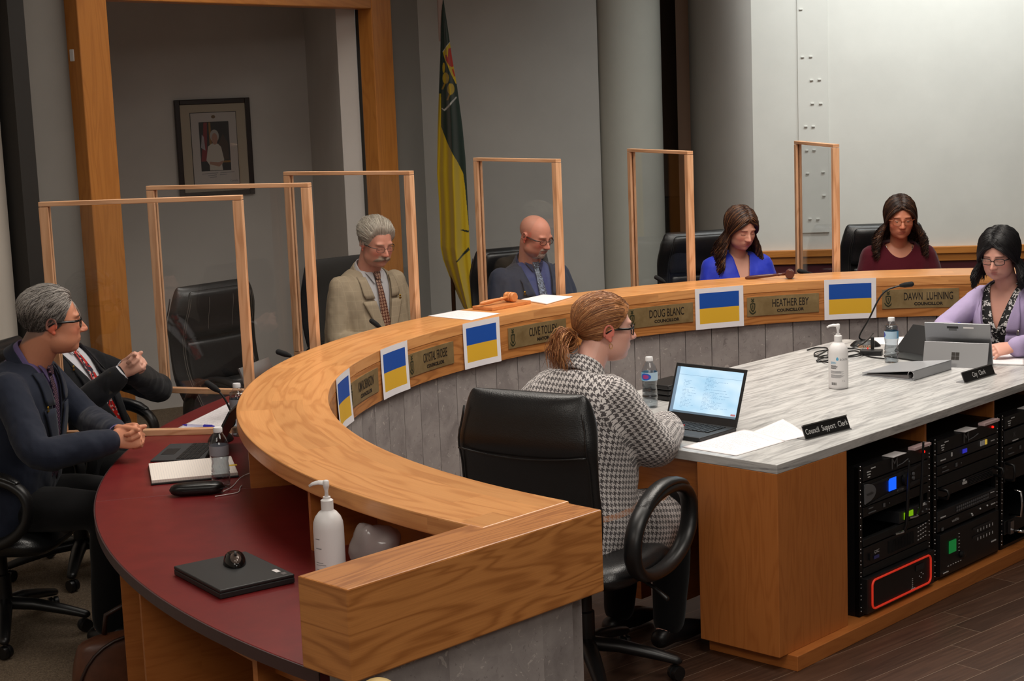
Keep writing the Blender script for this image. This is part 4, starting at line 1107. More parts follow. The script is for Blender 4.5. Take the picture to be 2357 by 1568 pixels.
# silver tablet from behind
SILV=M('silver tablet shell',(150,151,154),.35,.85); SILVK=M('silver kickstand',(168,169,172),.32,.85)
sa=at(2119,838,ZD); sb=at(2289,846,ZD)
s_c=(sa+sb)/2; s_a=math.atan2((sb-sa).y,(sb-sa).x)
t=thing('tablet_computer','silver tablet seen from behind in front of the woman in the lilac blazer','tablet',(s_c.x,s_c.y,ZD),s_a)
o=part('tablet_shell',MB().box((0,0,.101),(.292,.0085,.201)),SILV,t,bevel=.002); o.rotation_euler=(R(17),0,0); o.location=(0,.055,.0)
o2=part('kickstand',MB().box((0,-.0035,.055),(.286,.003,.115)),SILVK,t,bevel=.001); o2.location=(0,-.045,0); o2.rotation_euler=(-R(20),0,0)
m=MB()
for i in (-1,1):
    for j in (-1,1): m.box((i*.009,-.0055,.052+j*.009),(.0165,.0008,.0165))
    
for i in (-1,1):
    for j in (-1,1):
        q=part('logo',MB().box((i*.009,-.0055,.050+j*.009),(.0165,.0008,.0165)),M('dark logo',(70,66,64),.3,.6) if (i,j)==(-1,-1) else bpy.data.materials['dark logo'],t); q.location=o2.location; q.rotation_euler=o2.rotation_euler
for (nm,c,d,mm) in (('camera_window',(0-.02,-.0048,.182),(.05,.001,.01),BLACK),('asset_sticker',(-.02,-.0048,.172),(.035,.001,.012),GREYP),('asset_sticker',(.05,-.0048,.182),(.045,.001,.007),PAPER)):
    q=part(nm,MB().box(c,d),mm,t); q.rotation_euler=o.rotation_euler; q.location=o.location
# ring binder
f0=at(2104,877,ZD); f1=at(2190,851,ZD); f2=at(1980,866,ZD)
bd=math.atan2((f1-f0).y,(f1-f0).x); bl=(f1-f0).length; bw=(f2-f0).length
t=thing('ring_binder','grey ring binder lying flat beside the city clerk sign','binder',(f0.x,f0.y,ZD),bd)
GREYB=M('grey binder vinyl',(150,152,156),.35)
part('spine',MB().box((bl/2,.002,.022),(bl,.004,.044)),GREYB,t,bevel=.001)
part('bottom_cover',MB().box((bl/2,bw/2,.002),(bl,bw,.004)),GREYB,t,bevel=.001)
mb=MB(); mb.add([(0,0,.040),(bl,0,.040),(bl,bw,.010),(0,bw,.010),(0,0,.044),(bl,0,.044),(bl,bw,.014),(0,bw,.014)],[(0,3,2,1),(4,5,6,7),(0,1,5,4),(1,2,6,5),(2,3,7,6),(3,0,4,7)])
part('top_cover',mb,GREYB,t,bevel=.001)
mb=MB(); mb.add([(.008,.03,.004),(bl-.008,.03,.004),(bl-.008,bw-.02,.004),(.008,bw-.02,.004),(.008,.03,.02),(bl-.008,.03,.02),(bl-.008,bw-.02,.009),(.008,bw-.02,.009)],[(0,3,2,1),(4,5,6,7),(0,1,5,4),(1,2,6,5),(2,3,7,6),(3,0,4,7)])
part('pages',mb,M('binder pages',(120,116,116),.7),t)
part('ring',MB().tube([(.012,.022+.014*math.cos(R(k)),.022+.016*math.sin(R(k))) for k in range(0,360,24)],.002,6,closed=True),CHROME,t)
# thin black tablet on stand and dock
pA=at(2005,818,ZD); pB=at(2122,832,ZD)
c=(pA+pB)/2
t=thing('tablet_computer','thin black tablet leaning open behind the silver tablet','tablet',(c.x,c.y,ZD),math.atan2((pB-pA).y,(pB-pA).x)-R(8))
part('keyboard',MB().box((.04,.06,.004),(.22,.14,.007)),BLACK,t,bevel=.002)
o=part('screen_slab',MB().box((0,0,.085),(.26,.008,.17)),BLACK,t,bevel=.002); o.location=(.0,.12,.004); o.rotation_euler=(-R(48),0,0)
p=at(2006,817,ZD)
t=thing('docking_station','small black docking station with plugs beside the water bottle','dock',(p.x,p.y,ZD),R(-20))
part('dock_body',MB().box((0,0,.012),(.10,.06,.024)),BLACK,t,bevel=.004)
part('plug',MB().box((0,.035,.05),(.016,.012,.06)),BLACK,t,bevel=.003)
part('plug_light',MB().box((-.02,.02,.028),(.006,.006,.004)),LED_R,t)
p=at(1992,800,ZD)
mb=MB(); pts=[]
for k in range(0,361,3): 
    a=R(k); r=.033+.006*math.cos(R(k*22)); pts.append((r*math.cos(a),r*math.sin(a),.008+.006*math.sin(R(k*22))))
pts=[]
for k in range(0,720): 
    a=2*PI*k/720; ph=2*PI*26*k/720; r=.032+.006*math.cos(ph); pts.append((r*math.cos(a),r*math.sin(a),.0075+.006*math.sin(ph)))
solo('coil_bracelet',mb.tube(pts,.0011,5,closed=True),M('tan coil plastic',(196,160,128),.4),'tan spiral coil bracelet lying near the microphone base','bracelet',(p.x,p.y,ZD))
# black stacked device behind the laptop
p=at(1543,912,ZD)
t=thing('device_stack','stack of flat black devices left of the open laptop','device',(p.x,p.y,ZD),R(46))
for i in range(3): part('device',MB().box((.02*0,.0,.012+i*.022),(.20,.14,.019)),BLACK,t,bevel=.004)
p=at(1520,940,ZD)
# cable loops
z=ZD+.004
def loop(cx_,cy_,rx,ry,n=14,ph=0,turns=1.0,z0=z): return [at(cx_+rx*math.cos(2*PI*k/n*1+ph),cy_+ry*math.sin(2*PI*k/n+ph),z0+.003*(k%3)) for k in range(int(n*turns)+1)]
cable('power_cable','tangled black cable loops behind the sanitizer on the clerk desk',[at(1858,806,z),at(1880,800,z),at(1905,803,z)]+loop(1912,815,38,9,12,2.6,1.4)+loop(1948,812,42,10,12,3.1,1.5)+loop(1915,826,32,9,12,2.4,1.1)+[at(1960,808,z),at(1985,815,z),at(2005,822,z),at(2040,826,z)],.0032,BLACK)
cable('power_cable','black cable running from the microphone towards the dock',[at(1960,802,z),at(1985,792,z+.02),at(2000,780,z+.05),at(2010,768,z+.09)],.003,BLACK)
pen('blue and white pen held upright by the woman in the lilac blazer',at(2215,800,ZD+.1),at(2215,800,ZD+.1)+Vector((.12,.05,0)),BLUEP)
bpy.data.objects['pen.001'].rotation_euler=(0,R(-25),R(205)); bpy.data.objects['pen.001'].location=atY(2228,757,7.62)

# ---------------------------------------------------------------- portrait
pc=atY(497,338,11.0-.0); 
# point on the niche wall
nb0=Vector((NB[0][0],NB[0][1],0)); nb1=Vector((NB[1][0],NB[1][1],0)); nd=(nb1-nb0).normalized(); nn=Vector((nd.y,-nd.x,0)); nn=nn if nn.y<0 else -nn
def onniche(px,py,off=0.0):
    d=_ray(px,py); den=d.x*nn.x+d.y*nn.y; b0=nb0+nn*off; t_=(b0.x*nn.x+b0.y*nn.y)/den
    return Vector((d.x*t_,d.y*t_,HCAM+d.z*t_))
a=onniche(405,232,.03); b=onniche(578,225,.03); c=onniche(590,447,.03)
pw=Vector((b.x-a.x,b.y-a.y,0)).length; ph=abs(b.z-c.z)*1.0
ctr=onniche(494,340,.02)
t=thing('framed_portrait','dark framed portrait photograph hanging on the niche wall','picture',(ctr.x+nn.x*.004,ctr.y+nn.y*.004,ctr.z-ph/2),math.atan2(nd.y,nd.x))
FR=M('dark walnut frame',(38,22,18),.35); MATB=M('beige mat',(196,180,158),.8); PRT=M('pale print paper',(206,196,190),.6)
fw=.034
for (c_,d_) in (((-pw/2+fw/2,0,ph/2),(fw,.03,ph)),((pw/2-fw/2,0,ph/2),(fw,.03,ph)),((0,0,ph-fw/2),(pw-2*fw,.03,fw)),((0,0,fw/2),(pw-2*fw,.03,fw))):
    part('frame_bar',MB().box(c_,d_),FR,t,bevel=.004)
part('mat_board',MB().box((0,-.002,ph/2),(pw-2*fw,.004,ph-2*fw)),MATB,t)
iw,ih=pw*.60,ph*.74
part('inner_line',MB().box((0,-.005,ph*.49),(iw+.008,.002,ih+.008)),FR,t)
pr=part('print',MB().box((0,-.007,ph*.49),(iw,.002,ih)),PRT,t)
gw_,gh_=iw*.66,ih*.68; gz=ph*.515
def flat(name,poly,y,m): 
    return part(name,MB().add([(p[0]*gw_,y,gz+p[1]*gh_) for p in poly],[list(range(len(poly)))]),m,t)
part('photograph',MB().box((0,-.009,gz),(gw_,.002,gh_)),M('photo dark background',(34,22,22),.5),t)
el=lambda cx,cz,rx,rz,n=20:[(cx+rx*math.cos(2*PI*k/n),cz+rz*math.sin(2*PI*k/n)) for k in range(n)]
flat('photo_drape',[(-.49,-.3),(-.30,-.3),(-.22,.49),(-.34,.49),(-.40,.1)],-.0102,M('photo red',(140,24,34),.5))
flat('photo_drape',[(-.47,-.02),(-.33,-.08),(-.36,.2),(-.42,.25)],-.0103,M('photo pale',(170,160,164),.5))
flat('photo_pillar',[(-.18,-.1),(-.10,-.1),(-.11,.49),(-.18,.49)],-.0102,M('photo gold',(150,104,34),.5))
flat('photo_pillar',[(.2,-.30),(.49,-.30),(.49,-.34),(.2,-.34)],-.0102,bpy.data.materials['photo gold'])
flat('photo_background',[(.05,-.28),(.45,-.28),(.45,.05),(.28,.25),(.12,.05)],-.0101,M('photo brown',(70,46,34),.5))
PG=M('photo white dress',(206,196,184),.5); PS=M('photo skin',(176,128,108),.5); PHh=M('photo grey hair',(180,172,166),.5)
flat('photo_figure',[(-.22,-.49),(.22,-.49),(.2,-.38),(.28,-.28),(.2,-.02),(.1,.05),(-.1,.06),(-.24,0),(-.32,-.28),(-.22,-.38)],-.0104,PG)
flat('photo_figure',[(-.22,-.36),(-.2,-.31),(.1,-.33),(.24,-.30),(.22,-.36),(.1,-.42)],-.0105,PS)
flat('photo_figure',el(0,.21,.15,.13),-.0105,PHh)
flat('photo_figure',el(0,.15,.10,.12),-.0106,PS)
flat('photo_emblem',el(-.0,.60,.07,.035),-.0085,M('gold emblem',(120,84,40),.4))
for i,(x0,x1,z_) in enumerate(((-.5,.05,-.56),(.12,.6,-.555),(-.3,.0,-.60),(.1,.35,-.595),(-.25,0,-.64))): flat('caption_line',[(x0,z_),(x1,z_+.01),(x1,z_+.02),(x0,z_+.01)],-.0085,PRINT)
part('lettering',text_mb('Canada',.018,mapfn=lambda x,y,z:(x+iw*.38,-.0085,z+ph*.49-ih*.455)),PRINT,t)
gm=part('picture_glass',MB().box((0,-.0125,ph/2),(pw-2*fw,.001,ph-2*fw)),ACRY,t)

# ---------------------------------------------------------------- flag
Yf=10.45
GRN=srgb(16,40,30); YEL=srgb(196,166,16); REDC=srgb(170,40,24); WHT=srgb(190,190,185); DGR=srgb(20,34,26)
left=[(0,1019),(60,1015),(130,1013),(200,1010),(290,1007),(400,1005),(460,1009),(520,1012),(570,1013),(600,1019),(640,1034),(690,1056),(712,1066)]
right=[(0,1021),(60,1030),(130,1040),(200,1052),(290,1064),(365,1071),(400,1073),(460,1076),(520,1079),(570,1081),(640,1086),(690,1089),(712,1090)]
def interp(tab,y):
    for (y0,a),(y1,b) in zip(tab[:-1],tab[1:]):
        if y<=y1: return a+(b-a)*(y-y0)/(y1-y0)
    return tab[-1][1]
def inpoly(x,y,P):
    c=False; j=len(P)-1
    for i in range(len(P)):
        if (P[i][1]>y)!=(P[j][1]>y) and x<(P[j][0]-P[i][0])*(y-P[i][1])/(P[j][1]-P[i][1])+P[i][0]: c=not c
        j=i
    return c
sh=[(1019,119),(1037,95),(1052,190),(1016,130)]
yel_panel=[(1019,120),(1036,97),(1052,192),(1049,193),(1038,170),(1031,152),(1024,138)]
shield_line=[(1016,248),(1022,252),(1034,240),(1050,222),(1051,225),(1036,244),(1023,256),(1016,251)]
lion=[(1032,112),(1037,110),(1043,128),(1045,150),(1041,155),(1035,152),(1026,138),(1024,126),(1028,126),(1031,132)]
lion2=[(1040,160),(1043,157),(1048,176),(1045,176)]
lily=[(1059,530),(1062,529),(1079,532),(1079,536),(1070,535)]
lily2=[(1050,600),(1058,592),(1078,570),(1081,577),(1066,590),(1052,602)]
wh=[(1021,156,3.2,12),(1026,180,8,13),(1038,205,8,13)]
def fcol(px,py):
    if inpoly(px,py,lily) or inpoly(px,py,lily2): return DGR
    by=interp([(1004,235),(1014,290),(1040,330),(1066,390),(1072,520),(1095,560)],0) if False else None
    # boundary between green and yellow
    bx=interp([(0,1000),(200,1000),(216,1012),(290,1014),(330,1030),(370,1052),(400,1066),(430,1070),(520,1078.5),(560,1083),(800,1200)],py)
    g = px>bx if py>216 else True
    if 216<py<292 and px<1014.5: g=False
    if not g: return YEL
    if inpoly(px,py,lion) or inpoly(px,py,lion2): return REDC
    if inpoly(px,py,yel_panel): return YEL
    if inpoly(px,py,shield_line): return WHT
    for (cx_,cy_,rx,ry) in wh:
        if ((px-cx_)/rx)**2+((py-cy_)/ry)**2<1: return YEL if (int(px*1.3)+int(py*.9))%3 else srgb(140,110,14)
    for (cx_,cy_,rx,ry) in wh[1:]:
        if abs((px-cx_+5)+(py-cy_-18)*.45)<2.2 and cy_+12<py<cy_+26: return srgb(150,118,14)
    if abs(px-(1037-(py-95)*.75))<1.0 and 92<py<120: return WHT
    return GRN
t=thing('flag','green and yellow flag hanging from a pole in the corner behind the bench','flag',(0,0,0))
fb=atY(1045,740,Yf); t.location=(fb.x,fb.y,0)
NU,NV=130,520
mb=MB(); cols=[]
def ff(u,v):
    py=712*v; l=interp(left,py); r=interp(right,py); px=l+(r-l)*u
    dep=.055*math.sin(u*7.0+v*1.5)*min(1,v*3)+.02*math.sin(u*17+v*2)*min(1,v*2)
    p=atY(px,py,Yf); cols.append(fcol(px,py))
    return (p.x-fb.x,p.y-fb.y+dep,p.z)
mb.grid(ff,NU,NV)
t_=NT('flag cloth'); at_=t_.n('ShaderNodeAttribute',attribute_name='Col'); t_.set(color=at_.outputs['Color'],rough=.75,sheen=.2); 
tr=t_.n('ShaderNodeBsdfTranslucent'); t_.l(at_.outputs['Color'],tr.inputs[0]); mx=t_.n('ShaderNodeMixShader'); mx.inputs[0].default_value=.2; t_.l(t_.p.outputs[0],mx.inputs[1]); t_.l(tr.outputs[0],mx.inputs[2]); t_.l(mx.outputs[0],t_.out.inputs[0])
o=part('flag_cloth',mb,t_.m,t,smooth=True)
ca=o.data.color_attributes.new('Col','FLOAT_COLOR','POINT'); ca.data.foreach_set('color',[x for c in cols for x in c])
pt=atY(1014,-20,Yf+.06); pbm=atY(1044,700,Yf+.06)
part('pole',MB().tube([(pbm.x-fb.x,pbm.y-fb.y,.06),(pt.x-fb.x,pt.y-fb.y,pt.z)],.014,14),M('dark wood pole',(66,40,24),.4),t,smooth=True)
wp=MB()
def sleeve(u,v):
    z=lambda py:py
    py=95*v; a=2*PI*u; p=atY(1013,py,Yf+.06); return (p.x-fb.x+.02*math.cos(a)*(1-.6*v),p.y-fb.y+.02*math.sin(a)*(1-.6*v),p.z)
part('sleeve',MB().grid(sleeve,14,6,cu=True),M('pale sleeve',(150,130,122),.8),t,smooth=True)
part('stand',MB().lathe([(.15,0),(.15,.02),(.05,.05),(.02,.09),(0,.09)],28,(pbm.x-fb.x,pbm.y-fb.y,0.009)),BRASS,t,angle=40)
# leather bag under the desk
pb=at(300,1530,.18); 
bagp=at(305,1600,0.01)
t=thing('leather_bag','brown leather bag on the floor under the red desk','bag',(bagp.x,bagp.y,.009),R(25))
LEA=M('brown leather',(96,56,36),.4,nz=.2,nscale=30,bump=.05)
def bag2(u,v):
    a=2*PI*u; th=v
    cx_=math.copysign(abs(math.cos(a))**.6,math.cos(a)); sy_=math.copysign(abs(math.sin(a))**.6,math.sin(a))
    k=1-.25*th**3
    e=1 if th<.85 else max(.0,1-((th-.85)/.15)**2)**.5
    return (.20*cx_*k*e,.075*sy_*k*e*(1-.3*th),.24*min(th,1.0))
mb=MB(); mb.grid(bag2,40,20,cu=True)
part('bag_body',mb,LEA,t,smooth=True)
part('piping',MB().tube([(.19*math.cos(R(k)),-.05,.03+.2*math.sin(R(k))) for k in range(0,181,12)],.006,8),M('dark leather trim',(50,28,20),.4),t,smooth=True)
part('handle',MB().tube([(-.08,0,.235),(-.07,0,.30),(0,0,.33),(.07,0,.30),(.08,0,.235)],.009,8),bpy.data.materials['dark leather trim'],t,smooth=True)

# gold topped stand peeking up in front of the counter end
tp=atY(868,1558,2.95)
t=thing('stand_post','pale gold rounded post top peeking up at the bottom edge before the counter end','post',(tp.x,tp.y,0))
part('finial',MB().sphere((0,0,tp.z-.042),(.042,.042,.038),28,18),M('pale gold',(196,168,108),.5,.2),t,smooth=True)
part('post',MB().tube([(0,0,.02),(0,0,tp.z-.08)],.018,16),BLACKM,t,smooth=True)
part('foot',MB().lathe([(.14,0),(.14,.015),(.03,.03),(0,.03)],28),BLACKM,t,angle=40)
# ---------------------------------------------------------------- office chairs
def leather(name,rgb,rough=.34):
    t=NT(name); o=t.coord('Object'); v=t.n('ShaderNodeTexVoronoi'); v.inputs['Scale'].default_value=240; t.l(o,v.inputs['Vector'])
    n=t.noise(o,7,4,.6,.6); c=srgb(*rgb)
    t.set(color=c,rough=t.math('MULTIPLY_ADD',n,.2,rough-.1),spec=.5); h=t.math('ADD',t.math('MULTIPLY',v.outputs[0],.35),t.math('MULTIPLY',n,1.5)); t.bump(h,.22,.004); return t.m
LEATHER=leather('black leather',(24,24,25)); THREAD=M('grey stitching',(120,112,104),.8); STITCHB=M('dark stitching',(44,43,42),.8)
MESHBK=M('black mesh fabric',(13,13,14),.8,nz=.4,nscale=500)
def pad(w_of_v,h,yc,th_of_v,nu=30,nv=30,e=.42):
    """closed upholstered panel in local xz; returns MB. yc(v) centre line depth, th half thickness"""
    mb=MB()
    def f(u,v):
        a=2*PI*u; vv=.5-.5*math.cos(PI*v)
        cx=math.copysign(abs(math.cos(a))**e,math.cos(a)); sy=math.copysign(abs(math.sin(a))**.8,math.sin(a))
        w=w_of_v(vv); edge=min(1,(1-(abs(2*vv-1))**9))**.5
        return (w*cx*(.86+.14*edge), yc(vv)+th_of_v(vv)*sy*max(.05,edge)*(1-.22*abs(cx)**3), h*vv)
    mb.grid(f,nu*2,nv,cu=True)
    n=len(mb.V); m=nu*2
    mb.F.append([n-m+i for i in range(m)]); mb.U.append(None); mb.mi.append(0)
    mb.F.append([m-1-i for i in range(m)]); mb.U.append(None); mb.mi.append(0)
    return mb
def smooth5(x): x=max(0,min(1,x)); return x*x*(3-2*x)
def office_chair(lab,loc,heading,back_top=1.17,recline=9,seat_h=.47,style='exec',stitch=False,w=.27,group='black office chairs',arm_label=None):
    t=thing('office_chair',lab,'office chair',(loc[0],loc[1],.009 if math.hypot(loc[0]-CX,loc[1]-CY)>2.7 else 0.0),R(heading)-PI/2,group)
    # star base
    for k in range(5):
        a=2*PI*k/5+.35; ca,sa=math.cos(a),math.sin(a)
        lg=part('base_leg',MB().tube([(0.03*ca,.03*sa,.125),(.12*ca,.12*sa,.118),(.24*ca,.24*sa,.092),(.315*ca,.315*sa,.072)],[.034,.031,.026,.021],14,flat=.75,up=(0,0,1),round_cap=True),BLACK,t,smooth=True)
        part('caster',MB().lathe([(0,-.02),(.024,-.02),(.026,-.014),(.026,-.004),(.018,0),(.026,.004),(.026,.014),(.024,.02),(0,.02)],18,(0,0,0),Matrix.Translation((.312*ca,.312*sa,.027))@Matrix.Rotation(a+.8,4,'Z')@Matrix.Rotation(R(90),4,'X')),BLACK,lg,angle=40)
    part('gas_column',MB().lathe([(.034,.10),(.034,.24),(.026,.245),(.026,.34),(.03,.345),(.03,.40)],24),BLACK,t,angle=40)
    part('mechanism',MB().box((0,-.02,.395),(.20,.26,.04)),BLACKM,t,bevel=.008)
    part('lever',MB().tube([(.08,.02,.385),(.20,.03,.375),(.26,.03,.345),(.30,.03,.315)],[.006,.006,.007,.010],10,round_cap=True),BLACK,t,smooth=True)
    # seat
    mb=MB()
    def sf(u,v):
        a=2*PI*u; k=math.sin(PI*v)**.35 if 0<v<1 else 0
        cx=math.copysign(abs(math.cos(a))**.5,math.cos(a)); sy=math.copysign(abs(math.sin(a))**.5,math.sin(a))
        z=-.055*math.cos(PI*v)
        return (.262*cx*k,.255*sy*k+.02,seat_h-.055+z-.018*(1 if z>0 else 0)*(1-cx*cx)*(k)-.02*max(0,sy)**3*k)
    part('seat',mb.grid(sf,48,16,cu=True),LEATHER,t,smooth=True)
    # back
    H=back_top-.44; tr=math.tan(R(recline))
    yc=lambda v:-.245-H*v*tr-.035*math.sin(PI*min(1,v*1.2))+.06*smooth5((v-.7)/.3)*.6
    if style=='exec':
        wv=lambda v:w*(.80+.20*smooth5(v/.4))*(1-.10*smooth5((v-.72)/.28))
        th=lambda v:.038+.016*smooth5((v-.62)/.12)+.008*math.sin(v*9)
        b=part('backrest',pad(wv,H,yc,th,30,36),LEATHER,t,smooth=True); b.location=(0,0,.44)
        # headrest pad and lumbar pad on the front
        hp=pad(lambda v:w*.78*(1-.12*v),H*.34,lambda v:yc(.62+.34*v)+.040,lambda v:.026,24,16,.35); o=part('headrest_pad',hp,LEATHER,t,smooth=True); o.location=(0,0,.44+H*.625)
        lp=pad(lambda v:w*.70,H*.30,lambda v:yc(.28+.30*v)+.028,lambda v:.022,24,16,.4); o=part('back_pad',lp,LEATHER,t,smooth=True); o.location=(0,0,.44+H*.30)
        lp=pad(lambda v:w*.68,H*.27,lambda v:yc(.03+.27*v)+.030,lambda v:.026,24,16,.4); o=part('lumbar_pad',lp,LEATHER,t,smooth=True); o.location=(0,0,.44+H*.02)
        sm=THREAD if stitch else STITCHB
        for s in (-1,1):
            for q in (0,.012):
                pts=[(s*(wv(v)*.80-q),yc(v)+th(v)*.97+.004,.44+H*v) for v in [i/24 for i in range(2,23)]]
                part('stitching',MB().tube(pts,.0011,5),sm,t)
            # rear seam
            pts=[(s*(wv(v)*.93),yc(v)-th(v)*.72,.44+H*v) for v in [i/24 for i in range(1,23)]]
            part('piping',MB().tube(pts,.0035,6),LEATHER,t,smooth=True)
            if stitch: part('stitching',MB().tube([(s*w*.28,yc(.62+.34*v)+.067*(1-.2*abs(2*v-1)**4),.44+H*(.625+.34*v)) for v in [i/12 for i in range(1,12)]],.0011,5),sm,t)
        pts=[(w*.93*x,yc(.70)-th(.7)*(1-.22*abs(x)**3)-.002,.44+H*(.70-.03*math.cos(x*1.5))) for x in [i/10-1 for i in range(21)]]
        part('piping',MB().tube(pts,.0035,6),LEATHER,t,smooth=True)
    else:
        wv=lambda v:w*(.86+.14*smooth5(v/.5))*(1-.05*smooth5((v-.8)/.2))
        b=part('backrest',pad(wv,H,yc,lambda v:.022,30,26,.3),MESHBK,t,smooth=True); b.location=(0,0,.44)
    # arms
    for s in (-1,1):
        P=[]
        for k in range(48):
            a=2*PI*k/48; c_=math.cos(a); s_=math.sin(a)
            P.append((s*.295,.22*math.copysign(abs(c_)**.9,c_)+.03*s_+.02,.555+.135*math.copysign(abs(s_)**.9,s_)))
        ar=part('armrest',MB().tube(P,.021,14,closed=True,flat=1.5,up=(1,0,0)),BLACK,t,smooth=True)
        pp=[(s*.295,.22*math.cos(a)+.05,.555+.135*math.sin(a)+.020) for a in [R(150-105*k/10) for k in range(11)]]
        part('arm_pad',MB().tube(pp,[.012]+[.016]*9+[.012],14,flat=1.8,up=(1,0,0),round_cap=True),LEATHER,ar,smooth=True)
    return t
# ---------------------------------------------------------------- people
def np_ell(P,c,r):
    q=(P-np.array(c))/np.array(r); k0=np.linalg.norm(q,axis=-1); k1=np.linalg.norm(q/np.array(r),axis=-1)+1e-9
    return k0*(k0-1)/k1
def smin(a,b,k):
    h=np.clip(.5+.5*(b-a)/k,0,1); return b*(1-h)+a*h-k*h*(1-h)
class Head:
    """head surface r(direction) from a smooth union of ellipsoids. local axes: x right hand side, y forward, z up"""
    def __init__(s,h):
        s.h=dict(w=1.0,jaw=1.0,fat=0.0,nose=1.0,chin=1.0,fem=0.0,lips=1.0,brow=1.0); s.h.update(h)
        s.nu,s.nv=112,84
        U,V=np.meshgrid(np.arange(s.nu)/s.nu*2*PI,np.linspace(0,PI,s.nv+1))
        s.D=np.stack([np.sin(V)*np.sin(U),np.sin(V)*np.cos(U),np.cos(V)],-1)
        s.r=s.radius(s.D)
    def sdf(s,P):
        h=s.h; f=h['fem']; w=h['w']
        P=P.copy(); P[...,0]=np.abs(P[...,0])
        d=np_ell(P,(0,-.014,.034),(.0755*w,.098,.086))
        d=smin(d,np_ell(P,(0,.026,-.022),(.064*w,.070,.088)),.03)
        d=smin(d,np_ell(P,(.022*w,.018,-.072),(.040*w*h['jaw']*(1-.10*f),.056,.044)),.03)
        d=smin(d,np_ell(P,(0,.066,-.099),(.025*(1-.15*f),.024*h['chin'],.018)),.022)
        d=smin(d,np_ell(P,(.040*w,.050,-.028),(.027,.031,.028)),.02)
        if h['fat']>0:
            d=smin(d,np_ell(P,(.036*w,.028,-.068),(.027+.006*h['fat'],.042,.030)),.022)
            d=smin(d,np_ell(P,(0,.026,-.100),(.040,.040,.014+.010*h['fat'])),.02)
        d=smin(d,np_ell(P,(.026,.079,.024),(.026,.0135,.0095)),.012)      # brow ridge
        n=h['nose']
        a=np.array((0,.089,.010)); b=np.array((0,.0905+.021*n,-.030)); ab=b-a
        tt=np.clip(((P-a)@ab)/(ab@ab),0,1); q=P-(a+tt[...,None]*ab)
        d=smin(d,np.linalg.norm(q*np.array((1.0,1,1)),axis=-1)-(.0075+.0045*tt),.010)
        d=smin(d,np_ell(P,(0,.100+.014*n,-.0345),(.0115,.0105,.0095)),.006)
        d=smin(d,np_ell(P,(.0115,.095+.008*n,-.0375),(.0078,.010,.0075)),.006)
        L=h['lips']
        d=smin(d,np_ell(P,(0,.079,-.064),(.027,.016,.019)),.016)
        d=smin(d,np_ell(P,(0,.0915,-.0615),(.0225,.0065,.0038*L)),.005)
        d=smin(d,np_ell(P,(0,.0900,-.0722),(.0190,.0070,.0050*L)),.005)
        # eye sockets
        e=np_ell(P,(.032,.103,.001),(.021,.020,.0135))
        d=-smin(-d,e,.012)
        d=smin(d,np_ell(P,(.0315,.0725,.000),(.0160,.0150,.0120)),.004)
        # mouth line
        m=np_ell(P,(0,.101,-.0668),(.024,.010,.0012)); d=-smin(-d,m,.0035)
        return d
    def radius(s,D):
        rs=np.linspace(.035,.175,120); out=np.zeros(D.shape[:-1]); last=None
        prev=s.sdf(D*rs[0])
        for i in range(1,len(rs)):
            cur=s.sdf(D*rs[i]); cross=(prev<0)&(cur>=0)
            t=prev/(prev-cur+1e-12); out=np.where(cross,rs[i-1]+t*(rs[i]-rs[i-1]),out); prev=cur
        return np.where(out<=0,.08,out)
    def mb(s):
        V=s.D*s.r[...,None]; mb=MB(); n=s.nu
        vs=[tuple(V[0,0])]+[tuple(V[j,i]) for j in range(1,s.nv) for i in range(n)]+[tuple(V[s.nv,0])]
        fs=[]
        for i in range(n): fs.append((0,1+i,1+(i+1)%n))
        for j in range(s.nv-2):
            for i in range(n):
                k=(i+1)%n; fs.append((1+j*n+i,1+(j+1)*n+i,1+(j+1)*n+k,1+j*n+k))
        last=len(vs)-1
        for i in range(n): fs.append((last,1+(s.nv-2)*n+(i+1)%n,1+(s.nv-2)*n+i))
        return mb.add(vs,fs)
    def rad(s,d):
        """interpolated radius for one direction"""
        d=Vector(d).normalized(); v=math.acos(max(-1,min(1,d.z)))/PI*s.nv; u=(math.atan2(d.x,d.y)/(2*PI)%1.0)*s.nu
        i=int(u); fu=u-i; j=min(int(v),s.nv-1); fv=v-j; i%=s.nu; k=(i+1)%s.nu
        return (s.r[j,i]*(1-fu)+s.r[j,k]*fu)*(1-fv)+(s.r[j+1,i]*(1-fu)+s.r[j+1,k]*fu)*fv

def add_mb(dst,src,T=None):
    b=len(dst.V); dst.V+=[(T@v if T is not None else v.copy()) for v in src.V]; dst.F+=[[i+b for i in f] for f in src.F]; dst.U+=src.U; dst.mi+=src.mi
def remesh(mb,voxel,smooth_it=2,fac=.5):
    me=mb.mesh('tmp',recalc=True); o=bpy.data.objects.new('tmp',me); COL.objects.link(o)
    m=o.modifiers.new('r','REMESH'); m.mode='VOXEL'; m.voxel_size=voxel; m.use_smooth_shade=True
    if smooth_it:
        q=o.modifiers.new('s','SMOOTH'); q.factor=fac; q.iterations=smooth_it
    dg=bpy.context.evaluated_depsgraph_get()
    out=bpy.data.meshes.new_from_object(o.evaluated_get(dg)); bpy.data.objects.remove(o); bpy.data.meshes.remove(me)
    for p in out.polygons: p.use_smooth=True
    return out
def verts(me):
    a=np.empty(len(me.vertices)*3); me.vertices.foreach_get('co',a); return a.reshape(-1,3)
def setverts(me,a): me.vertices.foreach_set('co',a.ravel()); me.update()
def setcol(me,c,name='Col'):
    ca=me.color_attributes.new(name,'FLOAT_COLOR','POINT'); ca.data.foreach_set('color',np.concatenate([c,np.ones((len(c),1))],1).ravel())
def keepfaces(me,fn):
    bm=bmesh.new(); bm.from_mesh(me); rm=[f for f in bm.faces if not fn(f.calc_center_median())]
    bmesh.ops.delete(bm,geom=rm,context='FACES'); bm.to_mesh(me); bm.free()
